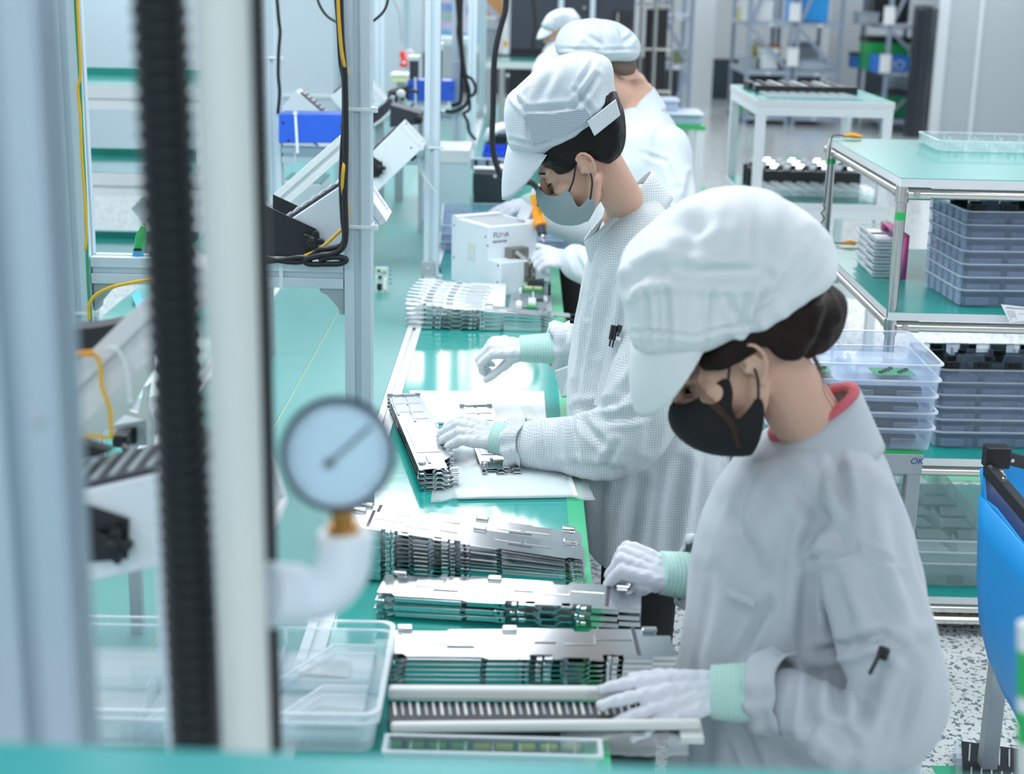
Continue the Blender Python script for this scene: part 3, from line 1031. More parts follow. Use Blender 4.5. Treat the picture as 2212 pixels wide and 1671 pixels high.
# ------------------------------------------------------------------ tilted ionising blowers
def blower(lab, B, Y, ang, brk, knob, L=0.28, W=0.115, D=0.13, parts='full', flip=False, group=None):
    """B: pixel of the near lower corner of its outer end; ANG: rise of the long side"""
    o = at(*B, Y)
    s = -1 if flip else 1
    X = Vector((math.cos(ang) * s, 0, math.sin(ang)))
    Z = Vector((-math.sin(ang) * s, 0, math.cos(ang)))
    T = Matrix((X, Vector((0, 1, 0)), Z)).transposed().to_4x4()
    T.translation = o
    t = thing('ionising_blower', lab, 'blower', o, group=group)
    b = MB()
    b.span((-L, 0, 0), (-0.018, D, W), T)
    b.build('housing', M['white2'], t, bevel=0.003)
    b = MB()
    fr = 0.012
    b.span((-0.018, 0.0, 0), (0, D, fr), T); b.span((-0.018, 0.0, W - fr), (0, D, W), T)
    b.span((-0.018, 0, fr), (0, fr, W - fr), T); b.span((-0.018, D - fr, fr), (0, D, W - fr), T)
    b.span((-0.018, fr, fr), (-0.006, D - fr, W - fr), T)
    f = b.build('front_bezel', M['white'], t, bevel=0.002)
    b = MB(); b.span((-0.006, fr + 0.015, W * 0.45), (-0.004, fr + 0.04, W * 0.8), T); b.build('sticker', M['glass_white'], f)
    b = MB()
    g0, g1 = -L + 0.02, -0.04
    b.span((g0, 0.012, W), (g1, D - 0.012, W + 0.006), T)
    g = b.build('top_vent', M['charcoal'], t)
    n = 9
    for i in range(n):
        x = g0 + (g1 - g0) * (i + 0.5) / n
        b = MB(); b.span((x - 0.004, 0.018, W + 0.006), (x + 0.004, D - 0.018, W + 0.009), T); b.build('slat', M['greymetal'], g)
    b = MB(); b.cyl(T @ Vector((-0.04, 0, 0.03)), T @ Vector((-0.04, -0.002, 0.03)), 0.004, 10); b.build('screw', M['alu_dark'], t)
    b = MB(); b.span((-0.075, 0.01, -0.009), (-0.05, 0.035, 0), T); b.build('rubber_foot', M['black'], t)
    if brk:
        pts = [at(x, y, Y - 0.006) for x, y in brk]
        for yo in (0, D + 0.012):
            b = MB()
            n = len(pts)
            b.add([q + Vector((0, yo - 0.0015, 0)) for q in pts] + [q + Vector((0, yo + 0.0015, 0)) for q in pts], [tuple(range(n)), tuple(range(n, 2 * n))] + [(i, (i + 1) % n, n + (i + 1) % n, n + i) for i in range(n)])
            b.build('bracket', M['blackmetal'], t)
    if knob:
        c = at(*knob, Y - 0.009)
        b = MB()
        prof = [(0.019 + 0.006 * math.cos(5 * 2 * PI * i / 40), 2 * PI * i / 40) for i in range(40)]
        b.prism([(r * math.cos(a), r * math.sin(a)) for r, a in prof], 0, 0.016, Matrix.Translation(c) @ Matrix.Rotation(PI / 2, 4, 'X'))
        b.ball((c.x, c.y - 0.017, c.z), (0.012, 0.006, 0.012), 10, 6)
        b.build('knob', M['black'], t, smooth=True, bevel=0.003)
    return t
blower('near tilted white ionising blower glimpsed between the left post and hose', (586, 1168), 1.72, R(14.8), [(176, 1086), (279, 1120), (276, 1206), (184, 1213)], (247, 1170), L=0.27, W=0.112, D=0.14)
blower('white ionising blower in black bracket above the nearest cross beam', (836, 478), 3.19, R(34.5), [(566, 440), (566, 560), (672, 560), (691, 522), (689, 502), (682, 494)], (677, 520), L=0.26)
blower('steeply tilted white ionising blower with black knob, right of the middle post', (918, 315), 5.53, R(44.5), [(770, 322), (806, 338), (826, 352), (827, 368), (818, 383), (770, 384)], (820, 362), L=0.33)
blower('farthest tilted white ionising blower by the cable loops', (967, 225), 7.6, R(46), None, None, L=0.3)
b4 = blower('white blower tilted on its corner, showing either side of the middle post', (833, 217), 6.3, R(41), None, None, L=0.165, W=0.155, D=0.12)
b5 = blower('white blower with dark slotted vent rising behind the blue box', (707, 330), 6.4, R(-40), None, None, L=0.26, W=0.113)
q = at(790, 225, 6.3); support(b4, q.x, 6.36, q.z, BZ, 0.03)
q = at(690, 315, 6.4); support(b5, q.x, 6.46, q.z, BZ, 0.03)
# dark sheet brackets of the far side blowers
def plate(name, lab, cat, pts, Y, t, m, parent=None):
    P = [at(x, y, Y) for x, y in pts]
    n = len(P)
    b = MB()
    b.add(P + [q + Vector((0, t, 0)) for q in P], [tuple(range(n)), tuple(range(n, 2 * n))] + [(i, (i + 1) % n, n + (i + 1) % n, n + i) for i in range(n)])
    o = b.build(name, m, parent)
    if lab: tag(o, lab, cat)
    return o
def cabinet_box(name, lab, cat, fpts, Y, D, m, rubber=False):
    """box whose front face is FPTS (pixels) on plane Y"""
    t = thing(name, lab, cat, at(sum(p[0] for p in fpts) / len(fpts), max(p[1] for p in fpts), Y))
    P = [at(x, y, Y) for x, y in fpts]
    n = len(P)
    b = MB()
    b.add(P + [q + Vector((0, D, 0)) for q in P], [tuple(range(n)), tuple(range(n, 2 * n))] + [(i, (i + 1) % n, n + (i + 1) % n, n + i) for i in range(n)])
    b.build('housing', m, t, bevel=0.003)
    return t
k_ = cabinet_box('driver_unit', 'dark grey metal unit tilted behind the middle post, left half', 'power unit', [(800, 246), (842, 214), (842, 244), (800, 282)], 7.2, 0.16, M['charcoal'])
q = at(820, 270, 7.28); support(k_, q.x, 7.28, q.z + .03, BZ, 0.04)
b = MB(); b.tube(spline([at(806, 272, 7.1), at(826, 258, 7.1), at(846, 238, 7.1)], 6), 0.006, 8); b.build('cord', M['tie'], k_, smooth='all')
k_ = cabinet_box('driver_unit', 'dark grey metal unit tilted right beside the second post', 'power unit', [(843, 226), (910, 246), (910, 268), (842, 275)], 6.6, 0.16, M['charcoal'])
q = at(909, 266, 6.68); support(k_, q.x, 6.68, q.z + .03, BZ, 0.02)
b = MB(); b.ball(at(905, 258, 6.58), 0.018, 10, 6); b.build('knob', M['black'], k_, smooth='all')
k_ = cabinet_box('controller_box', 'dark flat controller with curled leads lying by the small blue box', 'controller', [(834, 200), (880, 186), (884, 200), (852, 207)], 7.5, 0.2, M['blackmetal'])
q = at(862, 203, 7.6); support(k_, q.x, 7.6, q.z + .01, BZ, 0.04)
for i, pts in enumerate((((842, 232), (838, 212), (848, 200), (862, 204), (872, 216)), ((856, 226), (856, 210), (868, 200), (884, 212)), ((882, 214), (878, 204), (890, 196), (905, 200)))):
    b = MB(); b.tube(spline([at(x, y, 7.4) for x, y in pts], 6), 0.0075, 8); b.build('lead', M['black'], k_, smooth='all')
b = MB(); b.ball(at(866, 202, 7.38), (0.022, 0.02, 0.02), 10, 6); b.build('connector', M['white'], k_, smooth='all')

# ------------------------------------------------------------------ inclined lamp bars
def lamp_bar(lab, a, b_, Y, s=0.056):
    t = thing('inclined_bar', lab, 'aluminium bar', at(*a, Y))
    m_b = MB(); profile(m_b, at(*a, Y), at(*b_, Y), s); m_b.build('extrusion', M['alu_white'], t, bevel=0.0012)
    return t
t = lamp_bar('thick inclined aluminium bar crossing behind the near hose', (60, 965), (450, 580), 1.95, 0.060)
pts = [at(x, y, 1.9) for x, y in ((160, 945), (195, 941), (236, 944), (240, 930), (238, 890), (230, 860), (220, 835), (218, 800), (212, 775), (200, 762))]
b = MB(); b.tube(spline(pts, 5), 0.0030, 8); b.build('yellow_lead', M['yellow'], t, smooth='all')
b = MB(); b.tube(spline([at(x, y, 1.89) for x, y in ((150, 768), (175, 764), (200, 762))], 5), 0.0045, 8); b.build('orange_sleeve', M['orange'], t, smooth='all')
b = MB(); b.tube(spline([at(x, y, 1.89) for x, y in ((228, 752), (250, 752), (266, 776), (276, 810), (280, 866))], 5), 0.0026, 8); b.ball(at(280, 866, 1.89), 0.0045, 8, 6); b.build('cable_tie', M['tie'], t, smooth='all')
t2 = lamp_bar('slim inclined aluminium bar rising to the black cables left of the middle post', (560, 472), (748, 306), 4.4, 0.05)
q = at(560, 472, 4.4); support(t2, q.x + 0.02, 4.4, q.z, BZ, 0.03)
q = at(60, 965, 1.95); support(t, q.x + 0.02, 1.95, q.z, BZ, 0.03)
# white panel hung under the near bar
plate('lamp_shade_board', 'pale grey board hanging under the thick inclined bar', 'board', [(120, 900), (172, 928), (215, 942), (288, 880), (330, 800), (330, 720), (250, 800)], 2.06, 0.004, M['offwhite'])
# power box with a mains plug
t = cabinet_box('power_box', 'grey-green metal power box with black mains plug, below the inclined bar', 'power unit', [(243, 918), (316, 905), (318, 962), (243, 968)], 2.35, 0.16, M['greymetal'])
q = at(280, 965, 2.43); support(t, q.x, 2.43, q.z, BZ, 0.02)
P = [at(x, y, 2.345) for x, y in ((258, 926), (296, 920), (296, 956), (258, 958))]
b = MB(); b.add(P + [q + Vector((0, -0.006, 0)) for q in P], [(0, 1, 2, 3), (4, 5, 6, 7), (0, 1, 5, 4), (1, 2, 6, 5), (2, 3, 7, 6), (3, 0, 4, 7)]); b.build('inlet', M['black'], t, bevel=0.001)
b = MB(); c0 = at(272, 938, 2.34); b.box(c0 + Vector((0, -0.02, 0)), (0.024, 0.04, 0.02)); b.tube(spline([c0 + Vector((0.006, -0.04, -0.004)), c0 + Vector((0.016, -0.06, -0.014)), c0 + Vector((0.014, -0.07, -0.05)), c0 + Vector((0.0, -0.06, -0.11))], 5), 0.006, 8); b.build('mains_plug', M['black'], t, smooth=True, bevel=0.003)
b = MB(); P = [at(x, y, 2.342) for x, y in ((246, 928), (252, 927), (252, 938), (246, 939))]; b.add(P, [(0, 1, 2, 3)]); b.build('rating_label', M['white'], t)
plate('swing_arm', None, None, [(268, 884), (298, 892), (310, 838), (324, 826), (320, 870), (332, 910), (330, 962), (318, 962), (318, 908), (270, 896)], 2.34, 0.006, M['offwhite'], t)
# black sheet housing top left
plate('tool_tray', 'black sheet-metal tool tray behind the inclined bar on the left', 'tray', [(120, 760), (150, 712), (198, 708), (272, 696), (205, 756), (178, 770)], 2.1, 0.05, M['blackmetal'])
plate('bracket_plate', 'black angled bracket plate under the left end of the near blower', 'bracket', [(160, 950), (240, 975), (215, 985), (175, 992), (160, 990)], 1.80, 0.02, M['blackmetal'])

# ------------------------------------------------------------------ blue boxes on the beams
def blue_box(lab, f, Y, D, tiepx):
    t = cabinet_box('blue_box', lab, 'electrical box', f, Y, D, M['blue'])
    xs, ys = [p[0] for p in f], [p[1] for p in f]
    for px, py in ((0.07, 0.3), (0.15, 0.9), (0.96, 0.38)):
        c = at(min(xs) + (max(xs) - min(xs)) * px, min(ys) + (max(ys) - min(ys)) * py, Y)
        b = MB(); b.cyl(c, c + Vector((0, -0.004, 0)), 0.0042, 10); b.build('screw', M['black'], t)
    if tiepx:
        a, c = at(tiepx[0], min(ys) - 2, Y - 0.004), at(tiepx[1], max(ys) + 22, Y - 0.004)
        b = MB(); b.bar(a, c, 0.010, 0.003, up=(0, 1, 0)); b.box(a, (0.014, 0.01, 0.012)); b.build('cable_tie', M['tie'], t)
    return t
blue_box('glossy blue metal box tied on the second cross beam', [(602, 246), (744, 247), (744, 309), (602, 309)], 5.6, 0.14, (638, 643))
blue_box('small blue metal box on the third cross beam behind the second post', [(880, 172), (981, 175), (981, 219), (880, 218)], 7.55, 0.14, (897, 898))
# ------------------------------------------------------------------ wires and cables of the line
def cable(name, lab, pts, Y, r, m, cat='cable', n=7, nx=8, group=None):
    P = [at(p[0], p[1], p[2] if len(p) > 2 else Y) for p in pts]
    b = MB()
    b.tube(spline(P, n), r, nx)
    return tag(b.build(name, m, smooth='all'), lab, cat, group)
cable('earth_wire', 'green earth wire running down the left post', [(161, -30), (166, 60), (172, 160), (176, 260), (182, 380), (186, 480), (190, 600), (196, 700)], 3.105, 0.0036, M['green'], 'wire')
cable('earth_wire', 'yellow wire twisting down the left post beside the green one', [(166, -30), (170, 60), (174, 160), (168, 190), (173, 250), (176, 330), (183, 430), (187, 500), (184, 540)], 3.098, 0.0030, M['yellow'], 'wire')
cable('earth_wire', 'yellow wire curving off the left post to the cross beam', [(193, 690), (192, 660), (206, 638), (235, 622), (275, 612), (330, 603), (420, 596)], 3.10, 0.0036, M['yellow'], 'wire')
cable('power_cable', 'thick black cable hanging down the left side of the middle post', [(726, -30), (733, 60), (737, 130), (744, 180), (744, 260), (740, 330), (738, 400), (741, 470), (745, 510), (738, 530), (712, 537), (690, 540), (668, 556), (650, 563)], 3.10, 0.0062, M['black'])
cable('power_cable', 'second black cable beside the middle post, looping onto the cross beam', [(735, -30), (738, 80), (745, 170), (747, 300), (745, 420), (747, 505), (740, 535), (718, 548), (690, 552), (660, 562), (668, 570), (700, 570), (735, 569), (748, 560), (728, 555), (700, 558), (690, 563)], 3.085, 0.0060, M['black'])
cable('earth_wire', 'yellow wire along the left side of the middle post', [(729, -30, 3.07), (732, 40, 3.07), (738, 110, 3.075), (746, 150, 3.09), (757, 190, 3.19), (758, 300, 3.19), (745, 345, 3.09), (740, 390, 3.08), (742, 420, 3.09), (750, 450, 3.11), (746, 486, 3.11), (728, 505, 3.11), (700, 530, 3.11), (676, 545, 3.11), (650, 556, 3.11)], 3.07, 0.0034, M['yellow'], 'wire')
cable('power_cable', 'black cable coil lying on the nearest cross beam', [(575, 556), (600, 562), (640, 566), (670, 560), (650, 556), (618, 560), (590, 563), (570, 566)], 3.09, 0.0058, M['black'])
cable('thin_lead', 'thin black lead hanging on the far post left of the blue box', [(596, -30), (602, 40), (605, 70), (602, 110), (601, 160), (604, 200), (600, 245)], 5.66, 0.006, M['black'])
cable('drop_cable', 'black cable sagging in from the top left of the middle post', [(682, -20), (690, 10), (706, 34), (728, 48), (748, 56)], 5.2, 0.0045, M['black'])
cable('drop_cable', 'black cable slanting in right of the middle post top', [(840, -20), (836, 8), (826, 28), (806, 46)], 5.2, 0.0045, M['black'])
for i, (pts, r, lab) in enumerate(((((986, -20), (990, 30), (993, 80), (997, 130), (997, 160), (996, 205), (993, 222), (975, 228)), 0.009, 'black bundled cable on the third post, inner loop to the blower'),
        (((990, -20), (992, 40), (990, 70), (998, 120), (1003, 160), (1012, 190), (1012, 215), (1000, 232), (980, 241), (962, 240)), 0.0095, 'black bundled cable on the third post, outer loop'),
        (((994, -20), (994, 50), (998, 100), (1003, 155), (1020, 172), (1027, 190), (1022, 205), (1008, 208)), 0.008, 'black cable looping right off the third post'),
        (((998, -20), (996, 60), (1000, 120), (1006, 165), (1012, 200), (1014, 235), (1002, 245), (1010, 262), (1014, 285), (1028, 302)), 0.008, 'black cable of the third post trailing down to the bench'))):
    cable('bundled_cable', lab, pts, 7.66, r, M['black'])
cable('hanging_cable', 'long black cable hanging in front of the workers down to the screwdriver', [(1094, -20), (1092, 20), (1084, 50), (1074, 90), (1068, 130), (1066, 180), (1065, 240), (1063, 290), (1066, 330), (1074, 360), (1086, 382), (1110, 390), (1150, 396), (1166, 420), (1166, 446)], 5.5, 0.0105, M['black'])
cable('thin_lead', 'thin black lead hanging before the dark cabinet', [(1150, -20), (1154, 20), (1156, 50), (1152, 80), (1151, 105)], 11.0, 0.012, M['black'])
cable('tie_tail', 'clear plastic thread dangling beside the second post', [(905, 340), (912, 370), (930, 400), (944, 417)], 5.6, 0.0018, M['tie'], 'thread')
cable('tie_tail', 'second clear thread curling down by the second post', [(902, 335), (905, 365), (918, 390), (914, 412)], 5.6, 0.0014, M['tie'], 'thread')
cable('thin_lead', 'short black lead behind the second post', [(943, 362), (946, 390), (944, 430), (946, 560), (950, 585), (958, 598)], 5.78, 0.005, M['black'])
cable('thin_lead', 'grey cable hung on the far wall behind the line', [(850, 0), (862, 25), (866, 60), (868, 90)], 10.2, 0.008, M['greymetal'])
# ------------------------------------------------------------------ people
def legs(pairs, r0, r1):
    mb = MB()
    for top, bot in pairs:
        limb(mb, [(Vector(top), r0), (Vector(top).lerp(Vector(bot), 0.5), (r0 + r1) / 2), (Vector(bot), r1)], 4, 12)
    return mb

def shoe_mb(c, fwd):
    mb = MB()
    f = Vector(fwd).normalized()
    c = Vector(c)
    limb(mb, [(c - f * 0.06 + Vector((0, 0, 0.04)), 0.036), (c + f * 0.06 + Vector((0, 0, 0.038)), 0.038), (c + f * 0.15 + Vector((0, 0, 0.03)), 0.03)], 4, 12)
    return mb

# ---- nearest worker: plain white coat, white cap, black mask
def worker_near():
    Y0 = 2.42
    foot = at(1700, 1500, Y0)
    P = thing('person', 'nearest worker in plain white coat and cap with black face mask, bent over the bench', 'person', (foot.x, Y0, 0), group=None)
    H = Head((1622, 785), 2.30, R(31), k=1.08)
    hw = lambda a: [H.fu(*p) for p in a]
    neck = at(1768, 950, Y0)
    b = MB()
    head_solids(b, H, neck, 0.056)
    limb(b, [(neck, 0.066), (at(1750, 1150, Y0), 0.10), (at(1740, 1500, Y0), 0.10), (at(1740, 1800, Y0), 0.11)], 6, 18)
    for ch in ([(1800, 1130, 2.30, 40), (1890, 1390, 2.19, 38), (1910, 1520, 2.15, 34), (1770, 1525, 2.14, 32), (1620, 1492, 2.165, 26)],
               [(1700, 1080, 2.58, 50), (1640, 1280, 2.66, 44), (1560, 1270, 2.65, 34), (1480, 1240, 2.625, 24)]):
        limb(b, pxl(*ch), 5, 14)
    for sy in (-0.09, 0.09):
        limb(b, [(Vector((foot.x, Y0 + sy, 0.75)), 0.085), (Vector((foot.x - 0.02, Y0 + sy, 0.42)), 0.06), (Vector((foot.x, Y0 + sy, 0.08)), 0.04)], 4, 14)
    fuse('body', b, 0.0032, 4, M['skin2'], P)
    # coat
    c = MB()
    torso(c, [(905, 1718, 1835, 0.05), (945, 1662, 1880, 0.11), (995, 1602, 1915, 0.15), (1060, 1562, 1945, 0.18), (1130, 1532, 1968, 0.19), (1200, 1510, 1985, 0.195), (1300, 1490, 1998, 0.2),
              (1400, 1474, 1998, 0.2), (1500, 1460, 1990, 0.2), (1600, 1447, 1972, 0.205), (1700, 1440, 1965, 0.21), (1880, 1425, 1965, 0.22)], Y0, 0.2)
    limb(c, pxl((1845, 1075, 2.30, 92), (1872, 1220, 2.21, 108), (1918, 1380, 2.15, 112), (1950, 1500, 2.12, 104), (1925, 1575, 2.10, 92), (1830, 1580, 2.10, 86), (1752, 1540, 2.12, 76), (1705, 1510, 2.135, 66)), 5, 20)
    limb(c, pxl((1720, 1060, 2.58, 80), (1660, 1240, 2.65, 75), (1590, 1270, 2.66, 60), (1520, 1240, 2.64, 50)), 5, 16)
    cre = [('px', q[0], q[1], q[2], q[3]) for q in (
        ((1742, 1214), (1848, 1178), 0.005, 7), ((1848, 1178), (1966, 1232), 0.004, 7), ((1744, 1220), (1738, 1400), 0.009, 16), ((1730, 1205), (1768, 1110), 0.010, 15),
        ((1760, 1450), (1748, 1602), 0.009, 13), ((1770, 1404), (1850, 1392), 0.008, 11), ((1850, 1392), (1905, 1372), 0.010, 12), ((1905, 1372), (1965, 1420), 0.008, 14), ((1800, 1450), (1836, 1640), 0.008, 16),
        ((1905, 1440), (1850, 1610), 0.009, 18), ((1985, 1400), (1920, 1640), 0.008, 22), ((1690, 1020), (1840, 1190), 0.006, 20), ((1560, 1090), (1640, 1250), 0.008, 22), ((1640, 1200), (1590, 1450), 0.007, 24),
        ((1706, 1140), (1640, 1400), 0.008, 22), ((1525, 1240), (1495, 1480), 0.006, 20), ((1600, 1560), (1640, 1671), 0.008, 12), ((1700, 1600), (1770, 1671), 0.010, 18), ((1930, 1090), (1990, 1320), 0.008, 20),
        ((1790, 1250), (1830, 1380), 0.007, 20), ((1870, 1230), (1930, 1360), 0.007, 22), ((1800, 960), (1830, 1120), 0.005, 14), ((1620, 1010), (1580, 1130), 0.006, 12), ((1770, 1560), (1840, 1600), 0.008, 14),
        ((1660, 1300), (1600, 1420), 0.005, 10), ((1540, 1500), (1520, 1660), 0.006, 16))]
    coat = fuse('coat', c, 0.0055, 9, M['coat1'], P, cre, ripple=(0.0022, 17, 5))
    collar(at(1652, 958, Y0), at(1856, 838, Y0), at(1590, 1055, Y0), at(1905, 955, Y0), 0.068, 0.115, M['coat1'], coat)
    ck = at(1700, 1502, 2.135)
    w0 = at(1655, 1495, 2.155)
    ruffle(ck + (w0 - ck) * 1.35, (ck - w0), 0.057, 0.052, M['coat1'], coat, waves=9, amp=0.12, flat=1.1)
    ck2 = at(1525, 1240, 2.64)
    w2 = at(1450, 1228, 2.625)
    ruffle(ck2 + (w2 - ck2) * 0.62, (ck2 - w2), 0.054, 0.050, M['coat1'], coat, waves=8, amp=0.14, flat=1.25)
    ub = MB(); q0, q1 = at(1668, 940, Y0), at(1846, 838, Y0)
    uc, uh = (q0 + q1) / 2, (q0 - q1) / 2
    ub.tube([uc + uh * math.cos(t) * 0.98 + Vector((0, 0.060 * math.sin(t), 0)) for t in [2 * PI * j / 40 for j in range(40)]], 0.009, 8, closed=True)
    ub.build('undershirt_collar', mat('red_pink_shirt', '#c9606b', 0.8), coat, smooth='all')
    # chest pocket welt and front placket
    mb = MB()
    pa, pb = at(1568, 1276, 2.235), at(1632, 1304, 2.215)
    mb.bar(pa, pb, 0.006, 0.012)
    mb.build('pocket_edge', M['coat1'], coat, bevel=0.002)
    # cap
    lower = [(1806, 602, 0.0), (1748, 656, 0.05), (1696, 702, 0.085), (1646, 740, 0.10), (1604, 762, 0.105), (1560, 778, 0.105), (1500, 786, 0.10), (1430, 780, 0.06), (1364, 764, 0.0)]
    poly = hw([(1364, 764), (1350, 680), (1330, 600), (1340, 560), (1395, 505), (1450, 462), (1530, 424), (1600, 410), (1680, 424), (1745, 462), (1792, 510), (1813, 560)]) + [H.fu(*q) for q in lower[:-1]]
    cc = H.fu(1575, 590)
    cb = MB()
    cb.loft(pillow(H, poly, cc, 0.116, 0.42))
    cre = [('px', q[0], q[1], q[2], q[3]) for q in (
        ((1366, 716), (1500, 726), 0.0035, 5), ((1500, 726), (1610, 700), 0.0035, 5), ((1610, 700), (1700, 640), 0.0035, 5), ((1393, 610), (1398, 750), 0.005, 6), ((1440, 600), (1445, 760), 0.005, 6), ((1542, 600), (1524, 750), 0.005, 6),
        ((1350, 620), (1380, 590), 0.010, 14), ((1380, 590), (1470, 578), 0.012, 16), ((1470, 592), (1640, 588), 0.011, 15), ((1620, 720), (1662, 600), 0.011, 11), ((1598, 716), (1614, 640), 0.010, 8), ((1640, 700), (1760, 520), 0.010, 18),
        ((1700, 655), (1790, 540), 0.009, 13), ((1535, 430), (1480, 560), 0.007, 18), ((1630, 430), (1655, 580), 0.008, 20), ((1420, 500), (1560, 478), 0.006, 16), ((1652, 690), (1690, 600), 0.007, 8), ((1570, 640), (1600, 700), 0.006, 8))]
    cap = fuse('cap', cb, 0.0045, 6, M['cap1'], P, cre, ripple=(0.0022, 20, 9))
    r0, r1, tp = H.fu(1366, 742), H.fu(1520, 752, 0.09), H.fu(1372, 887)
    brim(H, r0, r1, tp, 0.096, M['cap1'], cap)
    # hair: nape and a low bun
    hb = MB()
    hb.loft(pillow(H, hw([(1485, 760), (1560, 690), (1700, 620), (1790, 610), (1762, 690), (1738, 740), (1704, 762), (1662, 752), (1640, 722), (1600, 738), (1580, 762), (1545, 780), (1500, 792)]), H.fu(1640, 705), 0.093, 0.24))
    q = H.w(*(lambda a: (a[0], 0, a[1]))(H.fu(1752, 690)))
    hb.ball((0, 0, 0), 1, 20, 14, Matrix.Translation(q) @ Matrix.Rotation(R(30), 4, 'Y') @ Matrix.Diagonal((0.052, 0.058, 0.066, 1)))
    hair = fuse('hair', hb, 0.004, 5, M['hair_brown'], P, ripple=(0.0012, 70, 4))
    sb = MB()
    for k in range(5):
        l0 = 0.058 - 0.004 * k
        pts = [H.w(*(lambda a, l: (a[0], l, a[1]))(H.fu(x + k * 4.2, y - k * 2.0, l), l)) for x, y, l in ((1500, 790, l0), (1490, 835, l0 + 0.012), (1530, 872, l0 + 0.02), (1575, 915, l0 + 0.022), (1595, 968, l0 + 0.012))]
        sb.tube(spline(pts, 6), 0.00075, 5)
    for k in range(6):
        pts = [H.w(*(lambda a: (a[0], 0.03 - 0.01 * k, a[1]))(H.fu(x + k * 3, y))) for x, y in ((1745, 760), (1765, 800), (1772 + 6 * k, 835), (1790 + 9 * k, 868 - 4 * k))]
        sb.tube(spline(pts, 5), 0.0006, 4)
    sb.build('hair_strands', mat('light_brown_hair', '#5b3b26', 0.4), hair, smooth='all')
    # lashes
    eb = MB()
    for l in (-0.033, 0.033):
        eb.tube(spline([H.w(0.090, l - 0.012, 0.004), H.w(0.0975, l, 0.001), H.w(0.088, l + 0.014, 0.005)], 5), 0.0009, 5)
    eb.build('eyelashes', M['hair'], P, smooth='all')
    # mask
    front = [H.fu(*q) for q in ((1456, 872), (1447, 888), (1447, 908), (1458, 932), (1485, 956), (1520, 971), (1560, 976), (1604, 970))]
    side = [H.fu(x, y, l) for x, y, l in ((1632, 948, 0.04), (1646, 915, 0.062), (1650, 880, 0.07), (1644, 862, 0.072), (1632, 862, 0.072), (1618, 880, 0.07), (1600, 900, 0.069), (1590, 902, 0.069), (1582, 880, 0.069), (1584, 850, 0.07), (1578, 826, 0.07), (1566, 822, 0.07), (1548, 832, 0.068), (1520, 856, 0.064), (1496, 872, 0.056), (1472, 876, 0.03))]
    lo = []
    def lpt(x, y, l): return H.fu(x, y, l)
    for pts in (((1572, 828, 0.071), (1575, 800, 0.077), (1579, 772, 0.080), (1592, 750, 0.080)), ((1638, 866, 0.074), (1638, 842, 0.082), (1637, 818, 0.087), (1630, 796, 0.088))):
        for s_ in (1, -1): lo.append([(H.fu(x, y, l)[0], s_ * l, H.fu(x, y, l)[1]) for x, y, l in pts])
    face_mask(H, front + side, len(front), 0.074, M['mask_black'], P, 0.0, lo)
    # gloves
    wl = at(1550, 1490, 2.165)
    tip = onz(1312, 1530, 0.812)
    glove(M['glove'], wl, tip - wl, (0.05, -0.62, 0.78), -1, [(8, 10, 8), (6, 10, 8), (8, 12, 10), (14, 16, 10)], (28, 10, 8, 18), P, 1.0, at(1668, 1497, 2.15), (0.040, 0.048), spread=0.09)
    wr = at(1440, 1240, 2.62)
    glove(M['glove'], wr, (-0.88, -0.10, 0.36), (0.10, -0.50, 0.85), 1, [(88, 28, 12), (94, 34, 18), (98, 40, 24), (100, 44, 28)], (20, -4, 4, 50), P, 1.04, at(1540, 1250, 2.645), (0.038, 0.046), spread=0.04)
    tb = legs([((foot.x - 0.02, Y0 - 0.09, 0.66), (foot.x, Y0 - 0.09, 0.09)), ((foot.x - 0.02, Y0 + 0.09, 0.66), (foot.x, Y0 + 0.09, 0.09))], 0.105, 0.075)
    fuse('trousers', tb, 0.012, 3, M['trouser'], P)
    for sy in (-0.09, 0.09):
        fuse('shoe', shoe_mb((foot.x + 0.02, Y0 + sy, 0), (-1, 0, 0)), 0.008, 2, M['white'], P)
    return P
worker_near()

